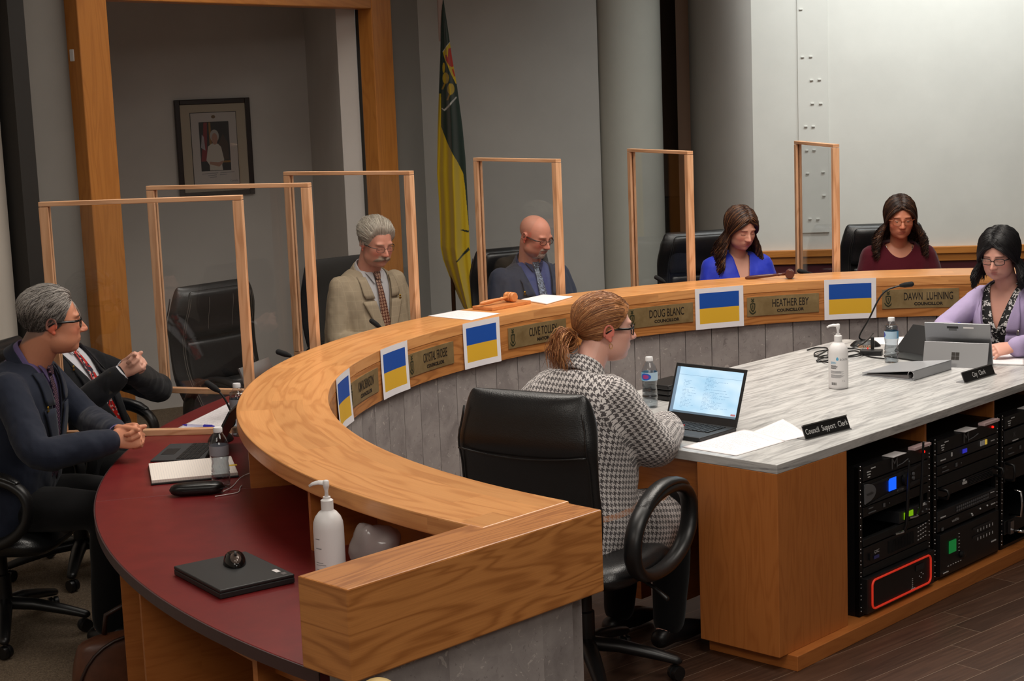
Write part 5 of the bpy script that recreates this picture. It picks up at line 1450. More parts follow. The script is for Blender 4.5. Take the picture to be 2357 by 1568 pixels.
def relax_border(me,it=12):
    bm=bmesh.new(); bm.from_mesh(me); nb={}
    for e in bm.edges:
        if e.is_boundary:
            a,b=e.verts; nb.setdefault(a,[]).append(b); nb.setdefault(b,[]).append(a)
    for _ in range(it):
        new={v:(v.co*.5+(n[0].co+n[1].co)*.25) for v,n in nb.items() if len(n)==2}
        for v,c in new.items(): v.co=c
    bm.to_mesh(me); bm.free()
def wrinkle(me,amp,scale,seed=0,mask=None):
    a=verts(me); n=np.empty(len(a)*3); me.vertices.foreach_get('normal',n); n=n.reshape(-1,3)
    w=np.array([noise.noise(Vector((p[0]*scale+seed,p[1]*scale,p[2]*scale*.55)))+.5*noise.noise(Vector((p[0]*scale*2.1,p[1]*scale*2.1+seed,p[2]*scale*1.3))) for p in a])
    if mask is not None: w=w*mask(a)
    setverts(me,a+n*(amp*w)[:,None])

def skin_mat():
    t=NT('skin'); at_=t.n('ShaderNodeAttribute',attribute_name='Col'); n=t.noise(t.coord('Object'),220,3,.6)
    t.set(color=at_.outputs['Color'],rough=.48,spec=.4,sss=.08); t.p.inputs['Subsurface Radius'].default_value=(.012,.005,.003); t.p.inputs['Subsurface Scale'].default_value=.5
    t.bump(n,.12,.0015); return t.m
SKIN=skin_mat()
def hair_mat(name,rough=.45):
    t=NT(name); at_=t.n('ShaderNodeAttribute',attribute_name='Col'); t.set(color=at_.outputs['Color'],rough=rough,spec=.35); return t.m
HAIR=hair_mat('hair strands'); 
EYEW=M('eye white',(196,186,178),.2); IRIS=M('brown iris',(48,34,26),.15)
LENS=clearplastic('spectacle lens',(.97,.97,.97,1))

def smooth1(x): x=np.clip(x,0,1); return x*x*(3-2*x)
def bound(tab,az):
    return np.interp(az,[a for a,_ in tab],[b for _,b in tab])
HAIRLINES={
 'short':[(0,.70),(25,.72),(40,.66),(52,.50),(64,.12),(74,-.12),(84,-.10),(92,-.02),(104,-.22),(125,-.52),(180,-.62)],
 'long':[(0,.66),(20,.66),(38,.58),(52,.38),(64,.10),(76,-.25),(90,-.5),(180,-.75)],
 'pull':[(0,.62),(25,.62),(45,.50),(60,.28),(72,.05),(80,-.05),(92,.05),(104,-.25),(125,-.6),(180,-.72)],
 'fringe':[(0,1.2),(70,1.2),(82,.15),(100,-.25),(130,-.5),(180,-.6)],
}
class Person:
    def __init__(s,label,loc,heading,hip=.54,lean=0.0,curve=0.0,scale=1.0,seat_y=0.0):
        s.rz=R(heading)-PI/2; s.loc=Vector((loc[0],loc[1],0)); s.lean=R(lean); s.curve=curve; s.hip=hip; s.sc=scale; s.label=label
        s.W=Matrix.Translation(s.loc)@Matrix.Rotation(s.rz,4,'Z'); s.Wi=s.W.inverted()
        s.kids=[]
    def T(s,x,y,t):
        """torso coords -> person local"""
        t=t*s.sc; x=x*s.sc; y=y*s.sc+s.curve*(max(0,t)/.5)**2
        c,n=math.cos(s.lean),math.sin(s.lean)
        return Vector((x,y*c+t*n,s.hip+t*c-y*n))
    def Ti(s,P):
        P=np.atleast_2d(P); c,n=math.cos(s.lean),math.sin(s.lean)
        y=P[:,1]*c-(P[:,2]-s.hip)*n; t=P[:,1]*n+(P[:,2]-s.hip)*c
        y=y-s.curve*(np.maximum(0,t)/.5)**2
        return np.stack([P[:,0],y,t],1)/s.sc
    def local(s,p): return s.Wi@Vector(p)
    def torso(s,secs,d=0.0,seg=40,e=.75):
        """secs rows: t, halfwidth, front, back, ycentre"""
        mb=MB(); n=len(secs)
        rows=[]
        # interpolate smoothly
        ts=[q[0] for q in secs]
        N=34
        for i in range(N+1):
            t=ts[0]+(ts[-1]-ts[0])*i/N
            rows.append([t]+[float(np.interp(t,ts,[q[k] for q in secs])) for k in range(1,5)])
        for _ in range(2):
            rr=[r[:] for r in rows]
            for i in range(1,N):
                for k in range(1,5): rows[i][k]=.25*rr[i-1][k]+.5*rr[i][k]+.25*rr[i+1][k]
        vs=[]
        for (t,hw,f,b,yc) in rows:
            for k in range(seg):
                a=2*PI*k/seg; c=math.copysign(abs(math.cos(a))**e,math.cos(a)); q=math.copysign(abs(math.sin(a))**e,math.sin(a))
                vs.append(s.T((hw+d)*c,yc+((f+d) if q>0 else (b+d))*q,t))
        fs=[]
        for i in range(N):
            for k in range(seg):
                l=(k+1)%seg; fs.append((i*seg+k,i*seg+l,(i+1)*seg+l,(i+1)*seg+k))
        fs.append(tuple(range(seg-1,-1,-1))); fs.append(tuple(N*seg+k for k in range(seg)))
        return mb.add(vs,fs)

def hand_mb(w,d,nrm,side,curl,spread=.0,sc=1.0,thumb=(.5,.2),fc=None):
    """hand at wrist w, pointing d, back of hand nrm; side +1: thumb on the left when looking along d with nrm up"""
    d=Vector(d).normalized(); n=Vector(nrm); n=(n-d*n.dot(d)).normalized(); x=d.cross(n).normalized()*side   # towards little finger
    L=lambda a,b,c: Vector(w)+(x*a+d*b+n*c)*sc
    mb=MB()
    secs=[(-.01,.026,.019,0),(.02,.031,.018,0),(.05,.040,.0165,0),(.08,.043,.0145,0),(.097,.038,.011,0)]
    def pf(u,v):
        i=v*(len(secs)-1); k=min(int(i),len(secs)-2); f=i-k; q=[secs[k][m]*(1-f)+secs[k+1][m]*f for m in range(4)]
        a=2*PI*u; return L(q[1]*math.cos(a)+.0,q[0],q[2]*math.sin(a))
    mb.grid(pf,20,10,cu=True); m=20; N=len(mb.V)
    mb.F.append([N-m+i for i in range(m)]); mb.U.append(None); mb.mi.append(0); mb.F.append([m-1-i for i in range(m)]); mb.U.append(None); mb.mi.append(0)
    fx=[-.031,-.0105,.0105,.031]; fl=[.073,.082,.076,.060]
    tips=[]
    for k in range(4):
        c=(curl[k] if hasattr(curl,'__len__') else curl); ang=0; p=Vector((fx[k]*.95,.088-.004*abs(k-1.2),-.001)); pts=[p.copy()]; 
        sp=spread*(k-1.5)
        cs=c if hasattr(c,'__len__') else (c*.86,c*1.05,c*.76)
        for j,fr in enumerate((.46,.31,.23)):
            ang+=R(cs[j])
            p=p+Vector((math.sin(sp)*math.cos(ang),math.cos(sp)*math.cos(ang),-math.sin(ang)))*fl[k]*fr; pts.append(p.copy())
        q=[L(*a) for a in pts]
        P=[q[0],(q[0]+q[1])/2,q[1],(q[1]+q[2])/2,q[2],(q[2]+q[3])/2,q[3]]
        rr=[.0098,.0092,.0094,.0084,.0086,.0078,.0068] if k<3 else [.0086,.008,.0082,.0073,.0075,.0067,.006]
        mb.tube(P,[r*sc for r in rr],12,round_cap=True)
    t0=Vector((-.026,.018,-.004)); a,b=thumb
    dr=Vector((-math.sin(a),math.cos(a)*.9,-b)).normalized(); t1=t0+dr*.042; dr2=Vector((-math.sin(a*.45),math.cos(a*.45),-b*1.3)).normalized(); t2=t1+dr2*.032; t3=t2+dr2*.026
    mb.tube([L(*t0),L(*((t0+t1)/2)),L(*t1),L(*t2),L(*t3)],[.0155*sc,.0135*sc,.0115*sc,.0105*sc,.0082*sc],12,round_cap=True)
    return mb

MALE=[(-.10,.185,.125,.125,.0),(.0,.185,.135,.13,.0),(.12,.175,.135,.12,.0),(.26,.185,.13,.12,.0),(.38,.195,.122,.118,-.005),(.455,.185,.105,.105,-.012),(.505,.140,.080,.088,-.018),(.545,.085,.062,.068,-.02)]
FEM=[(-.10,.185,.13,.13,.0),(.0,.18,.135,.13,.0),(.12,.155,.12,.11,.0),(.24,.158,.125,.11,.002),(.33,.165,.135,.108,.004),(.41,.168,.108,.1,-.006),(.465,.130,.078,.085,-.014),(.50,.078,.058,.062,-.016)]
def fatten(secs,belly): 
    return [(t,hw+belly*.35*math.exp(-((t-.10)/.2)**2),f+belly*math.exp(-((t-.12)/.19)**2),b+belly*.15*math.exp(-((t-.1)/.2)**2),y) for (t,hw,f,b,y) in secs]
def limb(A,B,C,r,n=7,bend=.05,seg=18):
    """tube A-B-C with rounded joint; radii at A, mid upper, B, mid lower, C"""
    A,B,C=Vector(A),Vector(B),Vector(C); P=[];rr=[]
    d1=(B-A);d2=(C-B)
    b0=B-d1.normalized()*min(bend,d1.length*.4); b1=B+d2.normalized()*min(bend,d2.length*.4)
    for k in range(n): u=k/n; P.append(A.lerp(b0,u)); rr.append(float(np.interp(u,[0,.5,1],[r[0],r[1],r[2]])))
    for k in range(5): u=k/4; P.append(b0*(1-u)**2+B*2*u*(1-u)+b1*u*u); rr.append(r[2])
    for k in range(1,n+1): u=k/n; P.append(b1.lerp(C,u)); rr.append(float(np.interp(u,[0,.5,1],[r[2],r[3],r[4]])))
    return MB().tube(P,rr,seg,round_cap=True)

def cloth_mat(name,rgb,rough=.8,kind=None,**kw):
    t=NT(name); o=t.coord('Object'); c=srgb(*rgb)
    a=t.n('ShaderNodeAttribute',attribute_name='pat'); x,y,_=t.xyz(a.outputs['Vector'])
    wv=t.noise(o,600,2,.5); big=t.noise(o,5,3,.5)
    if kind=='houndstooth':
        u=t.math('MULTIPLY',x,8/.0185); v=t.math('MULTIPLY',y,8/.0185)
        w=t.noise(o,26,2,.5,col=True); wx,wy,_=t.xyz(w)
        u=t.math('ADD',u,t.math('MULTIPLY',t.math('SUBTRACT',wx,.5),1.6)); v=t.math('ADD',v,t.math('MULTIPLY',t.math('SUBTRACT',wy,.5),1.6))
        iu=t.math('FLOOR',u); iv=t.math('FLOOR',v)
        warp=t.math('LESS_THAN',t.math('FLOORED_MODULO',iu,8.0),4.0); weft=t.math('LESS_THAN',t.math('FLOORED_MODULO',iv,8.0),4.0)
        top=t.math('LESS_THAN',t.math('FLOORED_MODULO',t.math('ADD',iu,iv),4.0),2.0)
        d=t.math('ADD',t.math('MULTIPLY',top,warp),t.math('MULTIPLY',t.math('SUBTRACT',1.0,top),weft))
        fz=t.noise(o,300,3,.7)
        d=t.math('MULTIPLY',d,t.math('MULTIPLY_ADD',fz,.5,.68))
        sepc=t.mix(d,srgb(214,208,206),srgb(62,56,58))
        if kw.get('stripe'):
            z0,z1=kw['stripe']; zz=t.xyz(o)[2]
            band=t.math('MULTIPLY',t.math('GREATER_THAN',zz,z0),t.math('LESS_THAN',zz,z1))
            sepc=t.mix(t.math('MULTIPLY',band,t.math('MULTIPLY_ADD',d,.5,.35)),sepc,srgb(190,130,90))
        t.set(color=sepc,rough=.95,spec=.1,sheen=.3); t.bump(t.math('ADD',fz,t.math('MULTIPLY',d,-.2)),.55,.006); return t.m
    if kind=='plaid':
        lx=t.math('LESS_THAN',t.math('FRACT',t.math('DIVIDE',x,.042)),.07); ly=t.math('LESS_THAN',t.math('FRACT',t.math('DIVIDE',y,.05)),.06)
        f2=t.math('LESS_THAN',t.math('FRACT',t.math('DIVIDE',x,.006)),.4)
        c0=t.mix(t.math('MULTIPLY',f2,.25),c,tuple(q*.8 for q in c[:3])+(1,))
        c1=t.mix(t.math('MULTIPLY',t.math('MAXIMUM',lx,ly),.22),c0,srgb(206,190,160)); t.set(color=c1,rough=.85,spec=.2); t.bump(wv,.2,.002); return t.m
    if kind=='floral':
        n1=t.noise(o,42,3,.55,1.6); n2=t.noise(o,26,2,.5,.5)
        f=t.math('MULTIPLY',t.math('GREATER_THAN',n1,.52),t.math('GREATER_THAN',n2,.47)); t.set(color=t.mix(f,srgb(20,20,21),srgb(214,212,210)),rough=.7); return t.m
    c2=tuple(q*.82 for q in c[:3])+(1,)
    t.set(color=t.mix(wv,c2,c),rough=rough,spec=kw.get('spec',.2),sheen=kw.get('sheen',.1)); t.bump(wv,.18,.002); return t.m
def tie_mat(name,kind):
    t=NT(name); uv=t.coord('UV'); x,y,_=t.xyz(uv)
    if kind=='chain':
        fx=t.math('FRACT',t.math('MULTIPLY',x,60.0)); fy=t.math('FRACT',t.math('MULTIPLY',y,62.0))
        r=t.math('ADD',t.math('POWER',t.math('SUBTRACT',fx,.5),2.0),t.math('MULTIPLY',t.math('POWER',t.math('SUBTRACT',fy,.5),2.0),.8))
        ring=t.math('MULTIPLY',t.math('LESS_THAN',r,.10),t.math('GREATER_THAN',r,.03)); t.set(color=t.mix(ring,srgb(92,44,28),srgb(206,170,140)),rough=.4)
    elif kind=='paisley':
        n=t.noise(uv,70,2,.5,2.5); f=t.math('LESS_THAN',t.math('ABSOLUTE',t.math('SUBTRACT',n,.5)),.045); g=t.math('GREATER_THAN',t.noise(uv,42,1,.5,1.0),.62)
        t.set(color=t.mix(t.math('MAXIMUM',f,g),srgb(20,24,36),srgb(150,164,186)),rough=.35)
    elif kind=='red':
        n=t.noise(uv,18,2,.5,1.5); v=t.n('ShaderNodeTexVoronoi'); v.inputs['Scale'].default_value=48; t.l(uv,v.inputs['Vector'])
        c=t.mix(t.math('GREATER_THAN',n,.54),srgb(196,34,28),srgb(40,34,52)); dts=t.math('MULTIPLY',t.math('LESS_THAN',v.outputs[0],.32),t.math('GREATER_THAN',v.outputs[0],.18)); t.set(color=t.mix(dts,c,srgb(196,186,176)),rough=.4)
    else:
        f=t.math('LESS_THAN',t.math('FRACT',t.math('MULTIPLY',t.math('ADD',x,y),70.0)),.5); g=t.math('LESS_THAN',t.math('FRACT',t.math('MULTIPLY',t.math('SUBTRACT',x,y),70.0)),.5)
        t.set(color=t.mix(t.math('MULTIPLY',f,g),srgb(40,30,48),srgb(150,110,130)),rough=.4)
    return t.m

def person(label,loc,heading,female=False,hip=.54,lean=0,curve=0.0,scale=1.0,belly=0.0,head={},yaw=0,pitch=0,roll=0,headoff=(0,0,0),
           arms=None,hands=None,skin=(206,150,126),outfit={},hairspec={},glasses=None,voxel=.0042,legs=True,eyes=None,beard=None,cheeks=.35,neck_r=.056,brow=(90,70,60),lip=(170,96,88),knees=None,hsc=1.0,wide=1.0,ht=None):
    s=Person(label,loc,heading,hip,lean,curve,scale)
    secs=[(t,hw*(1+(wide-1)*min(1,max(0,(.56-t)/.10))),f*(1+(wide-1)*.4),b*(1+(wide-1)*.4),y) for t,hw,f,b,y in fatten(FEM if female else MALE,belly)]
    sw=(.150 if female else .172)*wide; st=.415 if female else .455
    H=Head(head)
    ht=ht or (.655 if female else .698); hy=.035
    hp=s.T(0,hy,ht)+Vector(headoff)
    HM=Matrix.Translation(hp)@Euler((R(pitch),R(roll),R(yaw)),'XYZ').to_matrix().to_4x4()@Matrix.Scale((.96 if female else 1.0)*scale*hsc,4)
    HM=Matrix.Translation(hp)@Matrix.Rotation(R(yaw),4,'Z')@Matrix.Rotation(R(roll),4,'Y')@Matrix.Rotation(R(-pitch),4,'X')@Matrix.Scale((.95 if female else 1.0)*scale*hsc,4)@Matrix.Diagonal((1,1,.96,1))
    HI=HM.inverted()
    body=MB(); add_mb(body,H.mb(),HM)
    # ears
    for q in (-1,1):
        e=MB(); w=H.h['w']
        ex=.0735*w
        e.sphere((0,0,0),(.006,.017,.027),16,10,Matrix.Translation((q*(ex+.004),-.010,-.008))@Matrix.Rotation(R(-14*q),4,'Z')@Matrix.Rotation(R(-8),4,'X'))
        rim=[(q*(ex+.006+.006*math.sin(R(max(0,min(180,k))))),-.012+.0185*math.cos(R(k))*-1*-1,-.006+.030*math.sin(R(k))) for k in range(-60,215,20)]
        e.tube([(q*(ex+.008+.004*math.sin(R(k*.6+40))),-.012-.018*math.cos(R(k-90+90))*-1 if False else -.012+.0175*math.cos(R(k)),-.007+.029*math.sin(R(k))) for k in range(-20,215,15)],.0042,8,round_cap=True)
        e.sphere((q*(ex+.006),-.004,-.034),(.0055,.0075,.009),12,8)
        add_mb(body,e,HM)
    nb=s.T(0,-.015,(.47 if female else .50)); nt=HM@Vector((0,-.022,-.045))
    body.tube([nb-Vector((0,0,.05)),nb,nb.lerp(nt,.5),nt],[neck_r*1.25*scale,neck_r*1.08*scale,neck_r*scale,neck_r*1.0*scale],24,round_cap=True)
    add_mb(body,s.torso([(t,max(.03,hw-.022),max(.03,f-.024),max(.03,b-.022),y) for t,hw,f,b,y in secs]))
    arms=arms or {}
    sh={}; elb={}; wr={}
    for q,nm in ((1,'R'),(-1,'L')):
        S=s.T(q*sw,-.008,st); sh[nm]=S
        if nm in arms:
            E_,W_=arms[nm]; E_=Vector(E_); W_=Vector(W_)
        else:
            E_=S+Vector((q*.06,.06,-.29)); W_=E_+Vector((-q*.10,.24,.03))
        elb[nm]=E_; wr[nm]=W_
        body_arm=limb(S.lerp(s.T(0,-.008,st-.02),.22),E_,W_,[.044,.040,.036,.034,.026]); add_mb(body,body_arm)
        hs=(hands or {}).get(nm)
        if hs is None: hs=dict(d=(W_-E_),n=(0,0,1),curl=18)
        add_mb(body,hand_mb(W_,hs['d'],hs['n'],1 if nm=='R' else -1,hs.get('curl',18),hs.get('spread',.04),(.92 if female else 1.02)*scale*hs.get('sc',1),hs.get('thumb',(.5,.25))))
    # legs
    kn={}
    for q,nm in ((1,'R'),(-1,'L')):
        Hh=s.T(q*.09,.02,-.01); Kk=Vector((q*.12,.44,hip-.02)); A=Vector((q*.12,.40,.10))
        if knees: Kk=Vector((q*.12,knees,hip-.02)); A=Vector((q*.12,knees-.02,.10))
        kn[nm]=(Hh,Kk,A); add_mb(body,limb(Hh,Kk,A,[.075,.07,.055,.052,.038]))
        add_mb(body,MB().tube([A+Vector((0,-.02,-.03)),A+Vector((0,.06,-.055)),A+Vector((0,.15,-.07))],[.036,.034,.026],12,round_cap=True))
    me=remesh(body,voxel,2)
    V=verts(me)
    # colours -----------------------------------------------------------------
    P=np.array([tuple(HI@Vector(p)) for p in V]) if True else None
    base=np.array(srgb(*skin)[:3]); C=np.tile(base,(len(V),1))
    def blend(mask,rgb,k=1.0):
        c=np.array(srgb(*rgb)[:3]); m=np.clip(mask*k,0,1)[:,None]; C[:]=C*(1-m)+c*m
    inh=(np.linalg.norm(P,axis=1)<.17)
    red=(min(255,skin[0]+14),int(skin[1]*.74),int(skin[2]*.72))
    g=lambda c,sg:np.exp(-((P-np.array(c))**2/np.array(sg)**2).sum(1))
    blend(g((0,.112,-.034),(.016,.02,.014)),red,.8*cheeks)
    for q in (-1,1):
        blend(g((q*.044,.068,-.028),(.022,.03,.02)),red,cheeks)
        blend(np.clip((np.abs(P[:,0])-.072)/.006,0,1)*(np.abs(P[:,1]+.01)<.04)*(np.abs(P[:,2]+.008)<.045),red,.55)
        # brows
        bx=np.abs(P[:,0]*1.0-q*.031); by=P[:,2]-(.0195+.004*np.cos((P[:,0]-q*.034)*60)); m=(np.exp(-(by/.0035)**2)*smooth1((.021-bx)/.006))*(P[:,1]>.05); blend(m,brow,.85)
        # lash line
        lz=P[:,2]-(-.0075+ ((P[:,0]-q*.0315)/.016)**2*.004); m=np.exp(-(lz/.0013)**2)*smooth1((.0155-np.abs(P[:,0]-q*.0315))/.003)*(P[:,1]>.06); 
        if not eyes: blend(m,(52,34,28),.9)
    lipm=np.maximum(g((0,.099,-.0615),(.021,.012,.0042)),g((0,.098,-.0725),(.018,.012,.0052))); blend((lipm>.35)*1.0*np.clip(lipm*1.4,0,1),lip,.75)
    blend(np.exp(-((P[:,2]+.0668)/.0012)**2)*smooth1((.023-np.abs(P[:,0]))/.004)*(P[:,1]>.075),(96,44,40),.7)
    for q in (-1,1): blend(g((q*.0065,.112,-.0425),(.0035,.007,.0022)),(90,48,42),.6)
    if beard:
        for (kind,rgb,k) in beard:
            if kind=='moustache': m=smooth1((.036-np.abs(P[:,0]))/.006)*(P[:,2]<-.043)*(P[:,2]>-.0625-.35*np.maximum(0,np.abs(P[:,0])-.016)*1.0)*(P[:,1]>.06)
            elif kind=='goatee': m=((np.abs(P[:,0])<.030)&(P[:,2]<-.078)&(P[:,1]>.035)&(P[:,2]>-.135)).astype(float)+((np.abs(np.abs(P[:,0])-.029)<.005)&(P[:,2]<-.05)&(P[:,2]>-.085)&(P[:,1]>.05))+((P[:,2]<-.044)&(P[:,2]>-.058)&(np.abs(P[:,0])<.029)&(P[:,1]>.075))
            elif kind=='stubble': m=smooth1((-.035-P[:,2])/.02)*smooth1((P[:,1]+.01)/.03)*inh
            blend(m*inh,rgb,k)
    hl=hairspec.get('line')
    if hl and hairspec.get('stub'):
        D=P/np.linalg.norm(P,axis=1)[:,None]; az=np.degrees(np.abs(np.arctan2(D[:,0],D[:,1]))); m=smooth1((D[:,2]-bound(HAIRLINES[hl],az))/.06)*inh*(P[:,2]>-.11); blend(m,hairspec['stub'],.75)
    setcol(me,C)
    o=link('person',me,SKIN); o.location=s.loc; o.rotation_euler=(0,0,s.rz); tag(o,label,'person','people at the council meeting')
    s.o=o
    # eyes --------------------------------------------------------------------
    if eyes:
        for q in (-1,1):
            eb=MB().sphere((q*.0315,.0745,.0005),(.0125,.0140,.0095),18,12); add=MB(); add_mb(add,eb,HM); part('eye',add,EYEW,o,smooth=True)
            ib=MB().sphere((q*.0315+eyes[0]*.004,.0825,.0005+eyes[1]*.004),(.0055,.0066,.0055),14,10); add=MB(); add_mb(add,ib,HM); part('iris',add,IRIS,o,smooth=True)
            lid=MB()
            lid.grid(lambda u,v:HM@Vector((q*.0315+.0152*math.sin(PI*(u-.5)),.0735+.0152*math.cos(PI*(u-.5))*math.cos(R(78-72*v)),.0008+.0122*math.sin(R(78-72*v)))),14,6)
            lo=part('eyelid',lid,bpy.data.materials.get('skin'),o,smooth=True); setcol(lo.data,np.tile(base*.93,(len(lo.data.vertices),1)))
    # clothing ----------------------------------------------------------------
    def garment(name,d,sleeve,mat,vox=.0065,cut=None,hem=-.10,wr_amp=.0035,wr_len=1.0,label=None,cuff=None,sleeve_end=1.0,secs_=None,extra=None,smooth_it=5):
        mb=s.torso([r for r in (secs_ or secs) if r[0]>=hem],d)
        if sleeve:
            for q,nm in ((1,'R'),(-1,'L')):
                We=elb[nm].lerp(wr[nm],sleeve_end)
                S=sh[nm]
                L=limb(S.lerp(s.T(0,-.008,st),.12),elb[nm],We,[x+d for x in sleeve]); add_mb(mb,L)
        if extra:
            for x in extra: add_mb(mb,x)
        m=remesh(mb,vox,smooth_it,.6)
        wrinkle(m,wr_amp,10.5,sum(map(ord,label or name))%17)
        wrinkle(m,wr_amp*.5,26,3)
        # pattern coordinates: torso cylinder or sleeve tube, chosen per face so that the seams stay crisp
        if cut:
            keepfaces(m,lambda c:not cut(*s.Ti(np.array(c))[0])); relax_border(m)
        A=verts(m); tt=s.Ti(A); ang=np.arctan2(tt[:,0],-tt[:,1])
        maps=[np.stack([ang*.19,tt[:,2]],1)]; per=[2*PI*.19]; reg=np.zeros(len(A),int); best=np.full(len(A),1e9)
        if sleeve:
            for q,nm in ((1,'R'),(-1,'L')):
                S=np.array(sh[nm]);E_=np.array(elb[nm]);Wv=np.array(wr[nm]); off=0
                for a_,b_ in ((S,E_),(E_,Wv)):
                    ab=b_-a_; L=np.linalg.norm(ab); kk=((A-a_)@ab)/L**2; k=np.clip(kk,0,1); cpt=a_+k[:,None]*ab; dv=A-cpt; dd=np.linalg.norm(dv,axis=1)
                    intorso=(np.abs(tt[:,0])<sw+.012)
                    sel=(dd<.115)&(dd<best)&~intorso
                    ref=np.cross(ab/L,(0,0,1)); ref/=np.linalg.norm(ref)+1e-9; r2=np.cross(ab/L,ref)
                    aa=np.arctan2(dv@r2,dv@ref)
                    maps.append(np.stack([aa*.066,off+kk*L],1)); per.append(2*PI*.066); reg[sel]=len(maps)-1; best[sel]=dd[sel]; off+=L
        nl_=len(m.loops); lv=np.empty(nl_,int); m.loops.foreach_get('vertex_index',lv); pat=np.zeros((nl_,3))
        ls=np.empty(len(m.polygons),int); m.polygons.foreach_get('loop_start',ls); lt=np.empty(len(m.polygons),int); m.polygons.foreach_get('loop_total',lt)
        fi=0; fno=np.empty(len(m.polygons)*3); m.polygons.foreach_get('normal',fno); fno=fno.reshape(-1,3)
        for s0,n0 in zip(ls,lt):
            vi=lv[s0:s0+n0]; rg=reg[vi]; r_=int(np.bincount(rg).argmax()); uv_=maps[r_][vi].copy()
            d_=uv_[:,0]-uv_[0,0]; P_=per[r_]; uv_[:,0]-=P_*np.round(d_/P_); pat[s0:s0+n0,:2]=uv_
            if r_==0:
                fn_=fno[fi]
                X_=tt[vi]
                if abs(fn_[2])>.72: pat[s0:s0+n0,0]=X_[:,0]; pat[s0:s0+n0,1]=X_[:,1]*1.0+.5
                elif abs(fn_[0])>abs(fn_[1])*1.15: pat[s0:s0+n0,0]=X_[:,1]; pat[s0:s0+n0,1]=X_[:,2]
                else: pat[s0:s0+n0,0]=X_[:,0]; pat[s0:s0+n0,1]=X_[:,2]
            fi+=1
        at2=m.attributes.new('pat','FLOAT_VECTOR','CORNER'); at2.data.foreach_set('vector',pat.ravel())
        ob=link(name,m,mat,o)
        if label: ob['label']=label
        if cut:
            so=ob.modifiers.new('thick','SOLIDIFY'); so.thickness=.004; so.offset=-1
        s.kids.append(ob); return ob
    o_={}
    top=.50 if female else .545
    of=outfit
    def bvh_of(ob):
        me_=ob.data; return BVHTree.FromPolygons([v.co for v in me_.vertices],[p.vertices for p in me_.polygons])
    ydir=(s.T(0,1,.25)-s.T(0,0,.25)).normalized()
    def proj(bv,x,t,off,y0=.45):
        a=s.T(x,y0,t); h=bv.ray_cast(a,-ydir,1.0)
        if h[0] is None: return None
        return h[0]+ydir*off
    def strip(bv,rows,off,name,mat,label=None,thick=.003,uv=None,nc=6):
        """rows: (t,x0,x1)"""
        pts=[];
        for (t,x0,x1) in rows:
            r=[]
            for k in range(nc+1):
                x=x0+(x1-x0)*k/nc; p=proj(bv,x,t,off)
                r.append(p)
            pts.append(r)
        # fill holes
        for r in pts:
            for k in range(len(r)):
                if r[k] is None:
                    c=[q for q in r if q is not None]; r[k]=(min(c,key=lambda q:0) if c else s.T(rows[0][1],.1,rows[0][0]))
        mb=MB(); vs=[p for r in pts for p in r]; fs=[];uv_=[]
        for i in range(len(pts)-1):
            for k in range(nc):
                a=i*(nc+1)+k; fs.append((a,a+1,a+nc+2,a+nc+1))
                X=lambda ii,kk:(rows[ii][1]+(rows[ii][2]-rows[ii][1])*kk/nc, rows[ii][0])
                uv_.append([X(i,k),X(i,k+1),X(i+1,k+1),X(i+1,k)])
        mb.add(vs,fs,uv_); ob=part(name,mb,mat,o,smooth=True)
        so=ob.modifiers.new('thick','SOLIDIFY'); so.thickness=thick; so.offset=0
        if label: ob['label']=label
        at2=ob.data.attributes.new('pat','FLOAT_VECTOR','POINT'); at2.data.foreach_set('vector',np.array([(s.Ti(np.array(v))[0][0],s.Ti(np.array(v))[0][2],0) for v in vs]).ravel())
        return ob
    nk=s.T(0,-.018,top-.01); nkt=HM@Vector((0,-.022,-.06)); nax=(nkt-nk).normalized()
    def collar_ring(name,r0,r1,h,mat,a0=-150,a1=150,lift=-.01,front_drop=.0,spread=.0,label=None,center=None,thick=.004):
        """band around the neck; angle 0 = back"""
        c=center or nk; xx=Vector((1,0,0)); yy=nax.cross(xx).normalized()   # yy points to... back or front
        if yy.dot(ydir)>0: yy=-yy
        mb=MB()
        def f(u,v):
            a=R(a0+(a1-a0)*u); fr=smooth5((abs(math.degrees(a))-60)/90)
            r=r0+(r1-r0)*v+spread*fr*(1-v)
            return c+xx*(math.sin(a)*r*1.06)+yy*(math.cos(a)*r)+nax*(lift+h*v*(1-.35*fr)-front_drop*fr*(1-v)-.012*fr)
        mb.grid(f,40,6); ob=part(name,mb,mat,o,smooth=True); so=ob.modifiers.new('thick','SOLIDIFY'); so.thickness=thick; so.offset=0
        if label: ob['label']=label
        at2=ob.data.attributes.new('pat','FLOAT_VECTOR','POINT'); at2.data.foreach_set('vector',np.array([(math.atan2((v.co-c).dot(xx),(v.co-c).dot(yy))*.075,(v.co-c).dot(nax),0) for v in ob.data.vertices]).ravel())
        return ob
